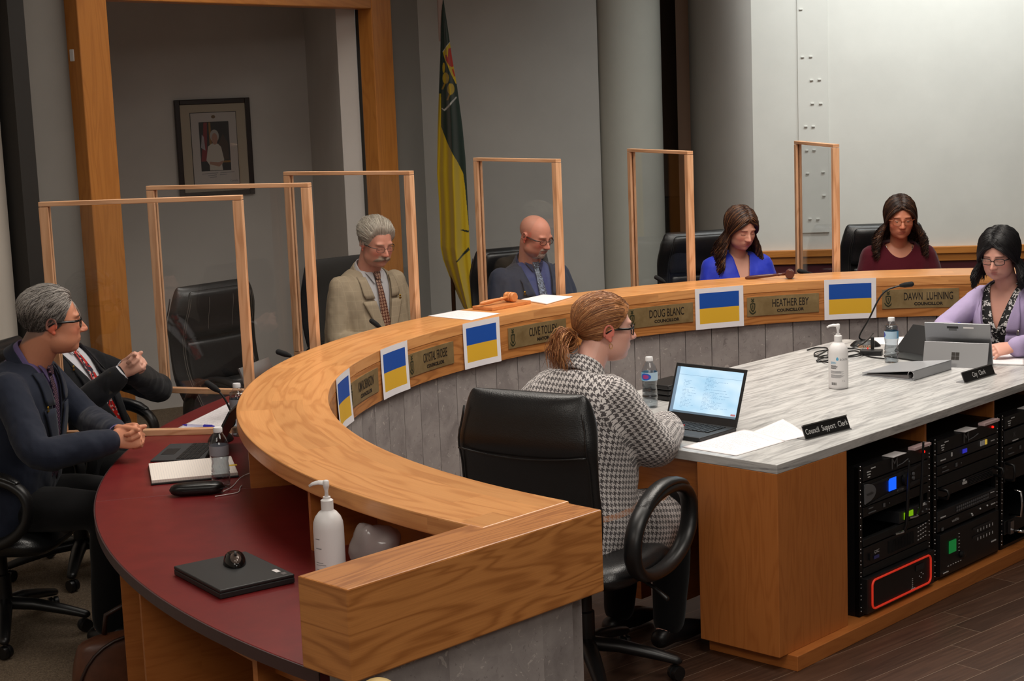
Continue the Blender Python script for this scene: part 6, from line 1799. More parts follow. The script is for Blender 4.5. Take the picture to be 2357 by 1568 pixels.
    if of.get('shirt'):
        shirt=garment('shirt',-.007,None,of['shirt'],vox=.0062,hem=-.05,wr_amp=.0018,label=of.get('shirt_label'),cut=of.get('shirt_cut'))
        sb=bvh_of(shirt)
        if not of.get('nocollar'):
            collar_ring('collar',neck_r*scale+.016,neck_r*scale+.006,.052,of.get('collar',of['shirt']),-158,158,-.012,.012,.006)
            for q in (-1,1):
                strip(sb,[(top-.005-k*.012,q*(.018+k*.001),q*(.062-k*.0068)) for k in range(6)],.011,'collar_point',of.get('collar',of['shirt']))
        if of.get('tie'):
            rows=[(top-.012-.055*k/4,-.020-.003*(k==0),.020+.003*(k==0)) for k in range(3)]
            strip(sb,[(top-.004,-.021,.021),(top-.018,-.020,.020),(top-.034,-.016,.016),(top-.042,-.0135,.0135)],.021,'tie_knot',of['tie'],thick=.010)
            strip(sb,[(top-.035-.40*k/16,-(.014+.026*(k/16)),(.014+.026*(k/16))) for k in range(17)],.012+.0,'tie',of['tie'],label=of.get('tie_label'))
        # cuffs
        for nm in ('R','L'):
            if of.get('cuffs'):
                d=(wr[nm]-elb[nm]).normalized(); c=wr[nm]
                part('shirt_cuff',MB().tube([c-d*.06,c-d*.02,c+d*.012],[.037,.0365,.0365],20,cap=False),of['cuffs'],o,smooth=True).modifiers.new('t','SOLIDIFY').thickness=.003
    if of.get('jacket'):
        tv=of.get('vbase',.17); vw=of.get('vw',.085)
        def vwid(t): 
            return vw*np.clip((t-tv)/(top-.03-tv),0,1)**.9
        def cut(x,y,t):
            if .0<y<.215 and t>tv and abs(x)<vwid(t)-.004: return True
            if t>top-.028 and abs(x)<.082 : return True
            return False
        jk=garment('jacket',.006,of.get('jsleeve',[.064,.060,.056,.052,.044]),of['jacket'],vox=.0062,cut=cut,hem=-.10,wr_amp=of.get('wr',.004),label=of.get('jacket_label'),sleeve_end=.93,smooth_it=6)
        full=garment('tmpjacket',.006,None,of['jacket'],vox=.009,cut=None); jb=bvh_of(full); bpy.data.objects.remove(full); 
        rows=lambda q:[(t,q*(vwid(t)-.004),q*(vwid(t)+lw)) for t,lw in [(tv-.004,.006),(tv+.03,.022),(tv+.08,.042),(tv+.14,.058),(tv+.20,.070),(tv+.225,.074)] if t<top-.05]
        col=lambda q:[(t,q*(vwid(t)-.004),q*(vwid(t)+lw)) for t,lw in [(tv+.238,.050),(tv+.26,.056),(tv+.29,.050),(tv+.32,.042),(top-.025,.034)] if t<top-.01 and t>=tv+.235]
        for q in (-1,1):
            strip(jb,rows(q),.011,'lapel',of['jacket'],thick=.005)
            c=col(q)
            if len(c)>1: strip(jb,c,.012,'jacket_collar',of['jacket'],thick=.005)
        collar_ring('jacket_collar',neck_r*scale+.026,neck_r*scale+.014,.042,of['jacket'],-118,118,-.022,.0,.004,thick=.006)
        if of.get('pin'):
            x,t,m_=of['pin']; p=proj(jb,x,t,.018)
            if p is not None:
                pm_=MB(); pm_.sphere((0,0,.006),(.007,.003,.007),12,8,Matrix.Translation(p)); pm_.box((0,0,-.006),(.014,.004,.006),0,Matrix.Translation(p)); part('lapel_pin',pm_,m_,o)
        for nm in ('R','L'):
            d=(wr[nm]-elb[nm]).normalized(); c=elb[nm].lerp(wr[nm],.93)
    if of.get('topgarment'):
        g_=of['topgarment']
        tp=garment(g_.get('name','sweater'),g_.get('d',.008),g_.get('sleeve',[.062,.060,.056,.050,.042]),g_['mat'],vox=.0062,hem=g_.get('hem',-.10),wr_amp=g_.get('wr',.004),label=g_.get('label'),sleeve_end=g_.get('send',.95),cut=g_.get('cut'),extra=g_.get('extra',lambda s:None)(s),smooth_it=g_.get('sm',5))
        if g_.get('collar'): collar_ring('collar',*g_['collar'][:3],g_['mat'],*g_['collar'][3:],thick=.010)
    # trousers and shoes
    if legs:
        mb=s.torso([(-.12,.19,.14,.14,0),(0,.19,.14,.135,0),(.06,.175,.13,.125,0)],.0)
        for nm in ('R','L'):
            Hh,Kk,A=kn[nm]; add_mb(mb,limb(Hh,Kk,A,[.092,.088,.072,.068,.058]))
        m=remesh(mb,.011,5,.6); wrinkle(m,.004,9,2); link('trousers',m,of.get('trousers',bpy.data.materials['dark trousers']),o)
        for nm in ('R','L'):
            A=kn[nm][2]; part('shoe',MB().tube([A+Vector((0,-.045,-.055)),A+Vector((0,.02,-.050)),A+Vector((0,.10,-.058)),A+Vector((0,.17,-.068))],[.040,.043,.042,.030],16,flat=.9,round_cap=True),BLACK,o,smooth=True)
    # glasses -------------------------------------------------------------------
    if glasses:
        gm,gr,gh,gw=glasses['mat'],glasses.get('r',.0016),glasses.get('h',.017),glasses.get('w',.0245)
        gz=glasses.get('z',-.003); lensk=[]
        fy=lambda x:.1005-.9*x*x*3.2
        root=None
        for q in (-1,1):
            pts=[]
            for k in range(28):
                a=2*PI*k/28; cx_=math.copysign(abs(math.cos(a))**.6,math.cos(a)); sz=math.copysign(abs(math.sin(a))**.6,math.sin(a))
                x=q*.0325+gw*cx_*.96; pts.append(HM@Vector((x,fy(x),gz+gh*sz)))
            fr_=part('glasses_frame' if root is None else 'rim',MB().tube(pts,gr,8,closed=True),gm,root or o,smooth=True)
            if root is None: root=fr_; root['label']=glasses['label']
            lm=MB(); lm.add(pts,[list(range(28))]); part('lens',lm,LENS,root)
            xe=q*(.0325+gw*.95)
            part('temple_arm',MB().tube([HM@Vector((xe,fy(xe),gz+gh*.5)),HM@Vector((q*.0755,.065,gz+gh*.45)),HM@Vector((q*.082*H.h['w'],.0,gz+gh*.5)),HM@Vector((q*.080*H.h['w'],-.022,gz-.006))],[gr*1.2,gr*glasses.get('arm',1.3),gr*glasses.get('arm',1.3),gr],8,flat=1.6),gm,root,smooth=True)
        part('bridge',MB().tube([HM@Vector((-.0095,fy(.0095),gz+.004)),HM@Vector((0,.1035,gz+.0075)),HM@Vector((.0095,fy(.0095),gz+.004))],gr,8),gm,root,smooth=True)
    # hair ------------------------------------------------------------------------
    if hairspec.get('line') and hairspec.get('style')!='stub':
        build_hair(s,o,H,HM,hairspec)
    if beard:
        rnd=random.Random(11)
        for (kind,rgb,k) in beard:
            mb_=MB(); cc=[]
            for _ in range(420 if kind=='moustache' else 620):
                sg=1 if rnd.random()<.5 else -1
                if kind=='moustache':
                    x0=abs(rnd.gauss(0,.012)); x0=min(x0,.026); p0=(sg*x0,-.0515-rnd.random()*.004-x0*.12); dx=(.010+.010*rnd.random())*(.4+x0/.02); p1=(sg*(x0+dx*.6),p0[1]-.006); p2=(sg*(x0+dx),p0[1]-.011-.012*min(1,x0/.022)); lf=.0035
                else:
                    if rnd.random()<.25: x0=rnd.uniform(.0,.028); p0=(sg*x0,-.050-.1*max(0,x0-.02)); p1=(sg*(x0+.003),p0[1]-.005); p2=(sg*(x0+.005),p0[1]-.010); lf=.002
                    else: x0=abs(rnd.gauss(0,.013)); zz=-.082-rnd.random()*.034; p0=(sg*min(x0,.03),zz); p1=(sg*min(x0,.03),zz-.008); p2=(sg*min(x0,.03)*.95,zz-.016); lf=.004
                pts=[]
                for i_,(px_,pz_) in enumerate((p0,p1,p2)):
                    # find the face surface in front at (x,z)
                    best=None; d_=Vector((px_,.09,pz_)).normalized()
                    for _k in range(6):
                        r_=H.rad(d_); yv=max(.01,d_.y*r_); d_=Vector((px_,yv,pz_)).normalized()
                    pts.append(HM@(d_*(H.rad(d_)+lf*(.15,.9,.7)[i_])))
                b0=len(mb_.V); mb_.tube(pts,[.0009,.0011,.0003],4); cc+= [np.array(srgb(*rgb)[:3])*(.7+.5*rnd.random())]*(len(mb_.V)-b0)
            bo=part('moustache' if kind=='moustache' else 'goatee',mb_,HAIR,o,smooth=True); setcol(bo.data,np.array(cc))
    s.bodybvh=BVHTree.FromPolygons([v.co for v in me.vertices],[p.vertices for p in me.polygons])
    s.HM=HM; s.H=H; s.sh,s.elb,s.wr=sh,elb,wr; s.proj=proj; s.garment=garment
    return s

def build_hair(s,o,H,HM,hs):
    rnd=random.Random(hs.get('seed',1)); cols=[np.array(srgb(*c)[:3]) for c in hs['cols']]
    line=HAIRLINES[hs['line']]; th=hs.get('th',.014)
    D=H.D; az=np.degrees(np.abs(np.arctan2(D[...,0],D[...,1]))); low=bound(line,az)
    mask=smooth1((D[...,2]-low)/hs.get('soft',.07))
    if hs.get('line2'): pass
    top=smooth1((D[...,2]-.1)/.6)*hs.get('top',.6)+1-hs.get('top',.6)*.5
    nz=np.array([[noise.noise(Vector((float(d[0])*6,float(d[1])*6,float(d[2])*6))) for d in row] for row in D])
    Rr=H.r+th*mask*top*(1+.22*nz)-.0015
    V=D*Rr[...,None]; n=H.nu
    def srad(d):
        d=Vector(d).normalized(); v=math.acos(max(-1,min(1,d.z)))/PI*H.nv; u=(math.atan2(d.x,d.y)/(2*PI)%1.0)*n
        i=int(u)%n; fu=u-int(u); j=min(int(v),H.nv-1); fv=v-j; k=(i+1)%n
        return max(H.rad(d),(Rr[j,i]*(1-fu)+Rr[j,k]*fu)*(1-fv)+(Rr[j+1,i]*(1-fu)+Rr[j+1,k]*fu)*fv)
    mb=MB(); vs=[HM@Vector(V[j,i]) for j in range(H.nv+1) for i in range(n)]; fs=[]
    mk=mask.reshape(-1)
    for j in range(H.nv):
        for i in range(n):
            k=(i+1)%n; q=(j*n+i,j*n+k,(j+1)*n+k,(j+1)*n+i)
            if max(mk[x] for x in q)>.03: fs.append(q)
    C=[]
    base=cols[0]
    C=[base*(.9+.2*rnd.random()) for _ in vs]
    def strand(path,r,c,flat=.5,seg=5):
        b=len(mb_s.V); mb_s.tube(path,r,seg,flat=flat); C2.extend([c]*(len(mb_s.V)-b))
    mb.add(vs,fs)
    mb_s=MB(); C2=[]
    surf=lambda d,lift=0.0: HM@(Vector(d).normalized()*(srad(d)+lift))
    def slerp(a,b,t):
        a=Vector(a).normalized(); b=Vector(b).normalized(); w=math.acos(max(-1,min(1,a.dot(b))))
        if w<1e-4: return a
        return (a*math.sin((1-t)*w)+b*math.sin(t*w))/math.sin(w)
    def inhair(d,m=.0):
        a=math.degrees(abs(math.atan2(d.x,d.y))); return d.z>float(bound(line,a))+m
    def pick(zf=None):
        c=cols[rnd.randrange(len(cols))]; return c*(.8+.4*rnd.random())
    st=hs['style']
    if st=='short':
        N=hs.get('n',2600)
        for _ in range(N):
            d=Vector((rnd.gauss(0,1),rnd.gauss(0,1),rnd.gauss(0,1))).normalized()
            if d.z<-.7 or not inhair(d,-.01): continue
            dest=Vector(hs.get('dest',(0,-.75,-.65)))
            if hs.get('swirl'): dest=dest+Vector((d.x*.9,0,0))
            L=hs.get('len',.26)*(.7+.6*rnd.random()); tp=max(0,d.z); lift0=th*(.5+.5*tp)
            pts=[]
            for k in range(5):
                dd=slerp(d,dest,min(.9,L*k/4)); dd=dd+Vector((rnd.gauss(0,.012),rnd.gauss(0,.012),rnd.gauss(0,.012)))*k*.6
                pts.append(surf(dd,.0004+.0010*k*(.4+rnd.random())+hs.get('lift',.004)*k*tp*.35))
            zz=d.z
            c=pick()
            if hs.get('topcol') is not None and rnd.random()<smooth5((zz-.25)/.5)*.8: c=np.array(srgb(*hs['topcol'])[:3])*(.85+.3*rnd.random())
            strand(pts,[.0009,.0012,.0011,.0008,.0002],c,.5,4)
    elif st in ('long','bob'):
        N=hs.get('n',1100); end=hs['end']; flare=hs.get('flare',.02); wave=hs.get('wave',.012); part_x=hs.get('part',0.0)
        for i in range(N):
            sd=1 if rnd.random()<.5 else -1
            yy=rnd.uniform(-1.0,hs.get('front',1.3))
            root=Vector((part_x+sd*.03+rnd.gauss(0,.04),yy*.80,1.0-.5*max(0,-yy))).normalized()
            a=rnd.random()
            side=Vector((sd*(1.0-.75*max(0,-yy)),min(yy,1.0)*hs.get('yk',.46)-.10-.45*max(0,-yy),-.34)).normalized()
            if not inhair(root,-.05): continue
            pts=[];rr=[]
            K=9; layer=rnd.random(); lift=.004+th*(.4+.9*layer)
            for k in range(K):
                dd=slerp(root,side,k/(K-1)); 
                pts.append(Vector(dd).normalized()*(max(srad(dd),H.rad(dd)+lift*.8*min(1,k/2))+.0006+.004*layer*k/8))
            e=pts[-1]; out=Vector((e.x,e.y,0)).normalized()
            zend=end[0]+(end[1]-end[0])*rnd.random()
            steps=12; ph=rnd.random()*6.28; fr=hs.get('freq',2.0)*(.8+.4*rnd.random())
            for k in range(1,steps+1):
                u=k/steps; z=e.z+(zend-e.z)*u
                w=wave*u*math.sin(ph+fr*2*PI*u); w2=wave*u*math.cos(ph+fr*2*PI*u)
                fwd=hs.get('fwd',0.0)*u*u*(1 if yy>-.35 else 0)
                q=e+out*(flare*math.sin(u*PI*.55)+w)+Vector((-out.y,out.x,0))*w2*.8+Vector((hs.get('shift',0)*u,fwd,0)); q.z=z
                if hs.get('tuck') : q+=-out*hs['tuck']*u*u
                pts.append(q)
            r0=hs.get('rad',.0027)*(.7+.6*rnd.random())
            rr=[r0*.5]+[r0]*(len(pts)-5)+[r0*.9,r0*.7,r0*.4,r0*.1]
            c=pick()
            if hs.get('tipcol') is not None and rnd.random()<.16: c=np.array(srgb(*hs['tipcol'])[:3])*(.8+.4*rnd.random())
            strand([HM@p for p in pts],rr,c,.55,6)
    elif st=='pony':
        tie=Vector(hs['tie'])
        for _ in range(hs.get('n',1800)):
            d=Vector((rnd.gauss(0,1),rnd.gauss(0,1),rnd.gauss(0,1))).normalized()
            if d.z<-.7 or not inhair(d,-.01): continue
            lift=th*(.5+.6*rnd.random()); pts=[]
            for k in range(8):
                dd=slerp(d,tie,k/7.5*.98); pts.append(surf(dd,.0002+.0022*(lift/th-.5)))
            c=pick()
            if hs.get('topcol') is not None and rnd.random()<.5*smooth5((d.z-.2)/.6): c=np.array(srgb(*hs['topcol'])[:3])*(.85+.3*rnd.random())
            strand(pts,[.0008,.0016,.0018,.0018,.0018,.0018,.0018,.0016],c,.5,5)
        tp=surf(tie,th*.9); tl=HM.inverted()@tp
        tb=MB(); tb.tube([HM@(tl+Vector((0,-.000+.012*0,0))+Vector((0,-.012,.004))+Vector((.017*math.cos(R(k)),-.002,.017*math.sin(R(k))))) for k in range(0,360,24)],.006,8,closed=True)
        part('hair_tie',tb,M('brown hair tie',(60,36,26),.8),o,smooth=True)
        for _ in range(hs.get('tail',230)):
            a=rnd.random()*2*PI; rr_=.016*rnd.random()**.5; c=pick()
            p0=tl+Vector((rr_*math.cos(a),.004,rr_*math.sin(a)))
            ty=rnd.random()
            if ty<.55:   # loose tuft falling down
                dx=rnd.gauss(.0,.045); L=.07+.07*rnd.random()
                pts=[p0,p0+Vector((dx*.3,-.028,.010*rnd.random())),p0+Vector((dx*.8,-.052-.02*rnd.random(),-.020)),p0+Vector((dx*1.2,-.058-.025*rnd.random(),-.02-L*.5)),p0+Vector((dx*1.4+rnd.gauss(0,.008),-.048-.03*rnd.random(),-.02-L))]
            else:        # looped bun hair
                q=.026+.016*rnd.random(); ph=rnd.gauss(0,.6); ce=p0+Vector((rnd.gauss(0,.030),-.036,-.014)); pts=[p0]
                for k in range(1,8):
                    b=R(80-k*42)+ph; pts.append(ce+Vector((rnd.gauss(0,.003)+.012*math.sin(k),-q*math.cos(b)*.9*(1 if True else 0)+.0,q*math.sin(b))))
            strand([HM@p for p in pts],[.0018]*(len(pts)-1)+[.0004],c,.6,5)
    base_n=len(mb.V); C=list(C)
    add_mb(mb,mb_s); C=C+list(C2)
    ob=part('hair',mb,hs.get('mat',HAIR),o,smooth=True)
    setcol(ob.data,np.array(C))
    if hs.get('label'): ob['label']=hs['label']
    return ob
# ---------------------------------------------------------------- cast
NAVY=cloth_mat('navy suit cloth',(32,38,54),.75); NAVY2=cloth_mat('slate navy suit cloth',(56,62,80),.75); BLKS=cloth_mat('black suit cloth',(19,19,22),.8)
BEIGE=cloth_mat('beige plaid suit cloth',(164,148,124),.85,'plaid'); SHW=cloth_mat('white shirt cloth',(222,222,228),.7); SHP=cloth_mat('purple shirt cloth',(112,98,146),.7); SHB=cloth_mat('blue shirt cloth',(66,76,128),.45,sheen=.3); SHBC=cloth_mat('dark blue collar cloth',(44,54,94),.6); SHG=cloth_mat('striped white shirt cloth',(204,202,204),.7)
BLUE=cloth_mat('royal blue blouse cloth',(28,50,190),.6,spec=.4); MAR=cloth_mat('maroon knit',(78,14,28),.9); LILAC=cloth_mat('lilac blazer cloth',(176,160,198),.75); FLOR=cloth_mat('black floral top cloth',(20,20,20),.7,'floral')
HOUND=cloth_mat('houndstooth knit',(200,200,200),.95,'houndstooth',stripe=(.585,.605))
DTR=cloth_mat('dark trousers',(11,11,13),.85)
T_CH=tie_mat('brown chain tie','chain'); T_PA=tie_mat('navy paisley tie','paisley'); T_RD=tie_mat('red patterned tie','red'); T_PU=tie_mat('purple check tie','check')
GOLD=M('gold pin',(206,166,60),.25,.9); SILVP=M('silver pin',(200,196,186),.25,.9)
FBLK=M('black spectacle frame',(14,12,12),.25); FBRN=M('dark tortoise frame',(46,28,22),.25); FWIRE=M('dark wire frame',(70,62,58),.3,.8); FGOLD=M('amber clear frame',(150,84,52),.3)

def LOC(loc,heading,p):
    v=Matrix.Rotation(-(R(heading)-PI/2),4,'Z')@(Vector(p)-Vector((loc[0],loc[1],0))); return tuple(v)
def DIR(heading,d): return Matrix.Rotation(-(R(heading)-PI/2),4,'Z')@Vector(d)
def clasp(ctr,hd,up,splay=.2,fw=None):
    """two hands with interlaced fingers round a world point"""
    rot=Matrix.Rotation(R(hd),4,'Z'); ctr=Vector(ctr)
    dr=(rot@Vector((.84,splay,up))).normalized(); dl=(rot@Vector((.84,-splay,up*.9))).normalized(); sd=rot@Vector((0,1,0))
    wr_=ctr-sd*.012-dr*.090; wl_=ctr+sd*.012+Vector((0,0,.0105))-dl*.090
    return wr_,wl_,dict(R=dict(d=DIR(hd,dr),n=DIR(hd,-sd*.9+Vector((0,0,.42))),curl=[(62,78,30),(64,80,32),(66,82,34),(64,82,34)],thumb=(.12,.10),spread=.02),L=dict(d=DIR(hd,dl),n=DIR(hd,sd*.9+Vector((0,0,.42))),curl=[(60,76,30),(62,78,32),(64,80,34),(52,60,20)],thumb=(.1,.25),spread=.02))
def arms_w(loc,h,**kw): return {k:(LOC(loc,h,a),LOC(loc,h,b)) for k,(a,b) in kw.items()}
from_people=[]
import os
ONLY=None

# man in the navy suit, left foreground
lc,hd=(-1.965,6.15),-4
rw,lw_,hh=clasp((-1.385,5.90,.835),hd,.10)
person('man in a navy suit and purple shirt with clasped hands, left foreground',lc,hd,hip=.555,lean=13,curve=.02,scale=1.03,belly=.02,wide=1.10,
     head=dict(w=1.03,jaw=1.06,fat=.25,nose=1.0),yaw=24,pitch=2,skin=(206,140,110),cheeks=.45,neck_r=.066,
     arms=arms_w(lc,hd,R=((-1.72,5.76,.80),rw),L=((-1.66,6.30,.82),lw_)),hands=hh,
     outfit=dict(shirt=SHP,tie=T_PU,tie_label='dark purple checked tie',jacket=NAVY,jacket_label='navy suit jacket',cuffs=SHP,trousers=DTR,vw=.08,pin=(.115,.40,GOLD),wr=.005),
     hairspec=dict(style='short',line='short',soft=.2,cols=[(84,78,74),(106,100,96),(136,130,126),(60,56,54)],topcol=(186,180,174),th=.015,top=.9,len=.20,dest=(0,-.65,-.75),n=5200,lift=.003,stub=(100,94,90),label='short grey hair'),
     glasses=dict(mat=FBLK,label='black rimmed glasses',r=.0021,h=.0185,w=.024,arm=1.8),voxel=.003,brow=(70,56,48),lip=(176,104,90),eyes=(0,0))
office_chair('black leather office chair under the man in the navy suit',(-2.02,6.18),hd,back_top=1.18,recline=8,stitch=True)

# man in the black suit with red tie, mostly hidden
lc,hd=(-1.84,6.98),-14
rw,lw_,hh=clasp((-1.545,6.70,.985),hd,.55,.2)
person('man in a black suit and red patterned tie, face hidden behind the man in navy',lc,hd,hip=.50,lean=-20,curve=.05,scale=.98,belly=.05,wide=1.12,
     head=dict(w=1.0,fat=.3),yaw=0,pitch=4,skin=(228,172,150),neck_r=.062,headoff=(0,-.02,-.03),
     arms=arms_w(lc,hd,R=((-1.86,6.60,.76),rw),L=((-1.56,7.16,.78),lw_)),hands=hh,
     outfit=dict(shirt=SHW,tie=T_RD,tie_label='red patterned tie',jacket=BLKS,jacket_label='black suit jacket',cuffs=SHW,trousers=DTR,vw=.105,vbase=.04,pin=(.12,.42,GOLD),wr=.004),
     hairspec=dict(style='short',line='short',soft=.2,cols=[(90,84,80),(120,114,110)],th=.010,len=.2,n=900,stub=(96,90,86)),voxel=.0034)
office_chair('black office chair under the man in the black suit',(-1.93,7.02),hd,back_top=1.02,recline=14,group='black office chairs')

# man in the beige suit
lc,hd=(-.82,9.00),312
person('grey haired man with moustache and glasses in a beige checked suit',lc,hd,hip=.555,lean=5,curve=.03,scale=1.0,belly=.06,wide=1.20,
     head=dict(w=1.02,jaw=1.12,fat=.7,nose=1.05),yaw=-4,pitch=17,skin=(218,150,126),cheeks=.6,neck_r=.064,
     outfit=dict(shirt=SHG,tie=T_CH,tie_label='brown chain patterned tie',jacket=BEIGE,jacket_label='beige checked suit jacket',trousers=DTR,pin=(-.115,.40,GOLD),vw=.085,wr=.005),
     hairspec=dict(style='short',line='short',soft=.2,cols=[(170,160,146),(196,188,176),(146,136,124)],topcol=(214,206,192),th=.020,top=1.0,len=.32,dest=(-.25,-.8,-.1),n=2800,lift=.006,stub=(176,166,152),label='swept back grey hair'),
     glasses=dict(mat=FWIRE,label='thin wire glasses',r=.0010,h=.0155,w=.024,arm=1.6),beard=[('moustache',(186,164,144),.92)],brow=(170,140,120))
office_chair('black mesh office chair behind the man in the beige suit',(-.80,9.14),312,back_top=1.12,recline=6,style='mesh',w=.235)

# bald man
lc,hd=(.13,9.42),297
person('bald man with white goatee and glasses in a slate navy suit',lc,hd,hip=.515,lean=-8,curve=.05,scale=.98,belly=.08,wide=1.26,
     head=dict(w=1.05,jaw=1.12,fat=.9,nose=1.05),yaw=20,pitch=20,skin=(222,152,128),cheeks=.55,neck_r=.066,headoff=(0,.03,-.005),
     outfit=dict(shirt=SHB,collar=SHBC,tie=T_PA,tie_label='navy paisley tie',jacket=NAVY2,jacket_label='slate navy suit jacket',trousers=DTR,pin=(.125,.36,GOLD),vw=.10,vbase=.10,wr=.005),
     hairspec=dict(line='fringe',style='stub',cols=[(150,130,120)],stub=(206,146,124)),
     glasses=dict(mat=FBRN,label='dark rimmed glasses',r=.0015,h=.014,w=.025,arm=2.0),beard=[('goatee',(206,186,172),.8)],brow=(150,112,94))
office_chair('black leather office chair behind the bald man',(.17,9.56),298,back_top=1.09,recline=12)

# woman in blue
def neckcut(w,t0): return lambda x,y,t: 0<y<.2 and t>t0 and abs(x)<w*(t-t0)/(.49-t0)
lc,hd=(1.315,9.52),281
s5=person('woman with long brown hair in a royal blue blouse',lc,hd,female=True,hip=.555,lean=8,scale=1.0,wide=1.08,
     head=dict(fem=1.0,w=.96,nose=.9,jaw=.98,lips=1.15,fat=.15),yaw=13,pitch=20,skin=(222,164,142),cheeks=.35,neck_r=.048,
     outfit=dict(topgarment=dict(name='blouse',mat=BLUE,label='royal blue blouse',cut=neckcut(.05,.26),d=.010,sleeve=[.064,.062,.054,.048,.042],wr=.005),trousers=DTR),
     hairspec=dict(style='long',line='long',cols=[(52,32,24),(40,25,20),(66,42,30)],tipcol=(128,86,54),th=.020,end=(-.33,-.22),flare=.055,wave=.017,n=1200,part=-.01,rad=.0028,fwd=.035,seed=5,label='long wavy brown hair'),brow=(110,74,58),lip=(182,86,84),voxel=.0038)
office_chair('black leather office chair behind the woman in the blue blouse',(1.26,9.86),285,back_top=1.12,recline=7)

# woman in maroon
lc,hd=(2.29,9.62),264
s6=person('woman with dark wavy hair and glasses in a maroon sweater',lc,hd,female=True,hip=.56,lean=8,scale=1.02,wide=1.07,
     head=dict(fem=.9,w=.97,nose=.95,jaw=1.0,lips=1.0),yaw=2,pitch=11,skin=(210,138,108),cheeks=.4,neck_r=.048,
     outfit=dict(topgarment=dict(mat=MAR,label='maroon sweater',cut=lambda x,y,t:(y>0 and t>.435 and abs(x)<.075*math.sqrt(max(0,(t-.435)/.05))),d=.012,sleeve=[.066,.064,.056,.050,.044],wr=.004),trousers=DTR),
     hairspec=dict(style='long',line='long',cols=[(44,28,22),(34,22,18),(58,38,28)],tipcol=(92,62,42),th=.020,end=(-.26,-.15),flare=.062,wave=.020,n=1200,part=.012,rad=.0029,freq=3.0,fwd=.01,seed=9,label='shoulder length dark wavy hair'),
     glasses=dict(mat=FGOLD,label='amber glasses',r=.0017,h=.019,w=.025),brow=(80,50,38),lip=(170,92,80),voxel=.0038,eyes=(0,-.6))
office_chair('black leather office chair behind the woman in the maroon sweater',(2.31,9.86),266,back_top=1.12,recline=7)

# city clerk
lc,hd=(2.46,7.93),226
def p7():
    s=person('woman with black bobbed hair and glasses in a lilac blazer',lc,hd,female=True,lean=11,scale=1.0,hip=.53,
     head=dict(fem=1.0,w=.99,nose=.95,jaw=1.02,fat=.3),yaw=8,pitch=16,skin=(216,160,142),cheeks=.4,neck_r=.050,
     arms=arms_w(lc,hd,R=((2.08,7.86,.80),(2.13,7.60,.80)),L=((2.50,7.42,.80),(2.27,7.32,.795))),
     hands=dict(R=dict(d=DIR(hd,(.2,-.9,-.1)),n=DIR(hd,(-.6,-.1,.75)),curl=[45,48,50,52]),L=dict(d=DIR(hd,(-.9,-.15,-.06)),n=DIR(hd,(-.05,-.55,.8)),curl=[30,34,36,40])),
     outfit=dict(shirt=FLOR,nocollar=True,shirt_cut=lambda x,y,t:(y>0 and t>.30 and abs(x)<.062*(t-.30)/.17),shirt_label='black and white floral top',jacket=LILAC,jacket_label='lilac blazer',jsleeve=[.058,.056,.050,.046,.043],vw=.10,vbase=.06,pin=(-.115,.30,SILVP),trousers=DTR,wr=.004),
     hairspec=dict(style='bob',line='long',cols=[(16,15,17),(12,12,13),(24,22,24)],th=.024,end=(-.17,-.11),flare=.036,wave=.005,n=1300,part=-.03,rad=.0030,fwd=.028,seed=4,label='black bobbed hair',yk=.52),
     glasses=dict(mat=FBLK,label='black rimmed glasses',r=.0017,h=.0165,w=.026),brow=(50,36,32),lip=(176,92,90),voxel=.0036)
    # watch
    d=(s.wr['L']-s.elb['L']).normalized(); c=s.wr['L']-d*.018
    part('watch_strap',MB().tube([c-d*.011,c+d*.011],[.033,.033],22,cap=False),BLACK,s.o,smooth=True).modifiers.new('t','SOLIDIFY').thickness=.003
    part('watch_face',MB().box(tuple(c+Vector((0,0,.034))),(.034,.030,.010)),M('black watch glass',(8,8,9),.08),s.o,bevel=.004)
    return s
p7()
office_chair('black office chair under the woman in the lilac blazer',(2.52,8.0),226,back_top=1.0,recline=8,style='mesh',w=.24)

# council support clerk
lc,hd=(.165,5.56),45
def p8():
    return person('red haired woman in a houndstooth cardigan seen from behind at the open laptop',lc,hd,female=True,lean=12,curve=.03,scale=1.03,hip=.55,belly=.05,
     head=dict(fem=1.0,w=1.0,nose=.95,jaw=1.04,fat=.35),yaw=-29,pitch=3,skin=(226,172,154),cheeks=.35,neck_r=.052,
     arms=arms_w(lc,hd,R=((.475,5.585,.785),(.56,5.895,.795)),L=((.02,5.96,.80),(.36,6.12,.80))),
     hands=dict(R=dict(d=DIR(hd,(.05,.95,.02)),n=DIR(hd,(.35,0,.9)),curl=[28,30,34,38]),L=dict(d=DIR(hd,(.9,.3,.0)),n=DIR(hd,(0,0,1)),curl=[28,30,34,38])),
     outfit=dict(topgarment=dict(name='cardigan',mat=HOUND,label='black and white houndstooth cardigan',d=.022,sleeve=[.068,.068,.062,.056,.046],hem=-.18,wr=.006,send=.82,collar=(.080,.066,.06,-180,180,-.02),sm=6,extra=lambda s:[MB().sphere(tuple(s.T(q*.115,.20,-.02)),(.135,.27,.135),24,16) for q in (-1,1)]),trousers=DTR),
     hairspec=dict(style='pony',line='pull',cols=[(176,120,76),(156,100,62),(198,144,96),(130,82,52)],topcol=(136,94,64),th=.016,tie=(0,-.97,-.22),n=2600,tail=300,seed=3,label='reddish ponytail hair'),
     glasses=dict(mat=FBLK,label='dark rimmed glasses',r=.0021,h=.019,w=.025,arm=1.5),brow=(120,80,60),lip=(186,108,100),voxel=.0034,eyes=(0,0))
FEM_SAVE=FEM[:]
FEM[:]=[(-.18,.215,.17,.165,.0)]+[(t,hw*1.10,f*1.08,b*1.12,y) for t,hw,f,b,y in FEM]
s8=p8()
FEM[:]=FEM_SAVE
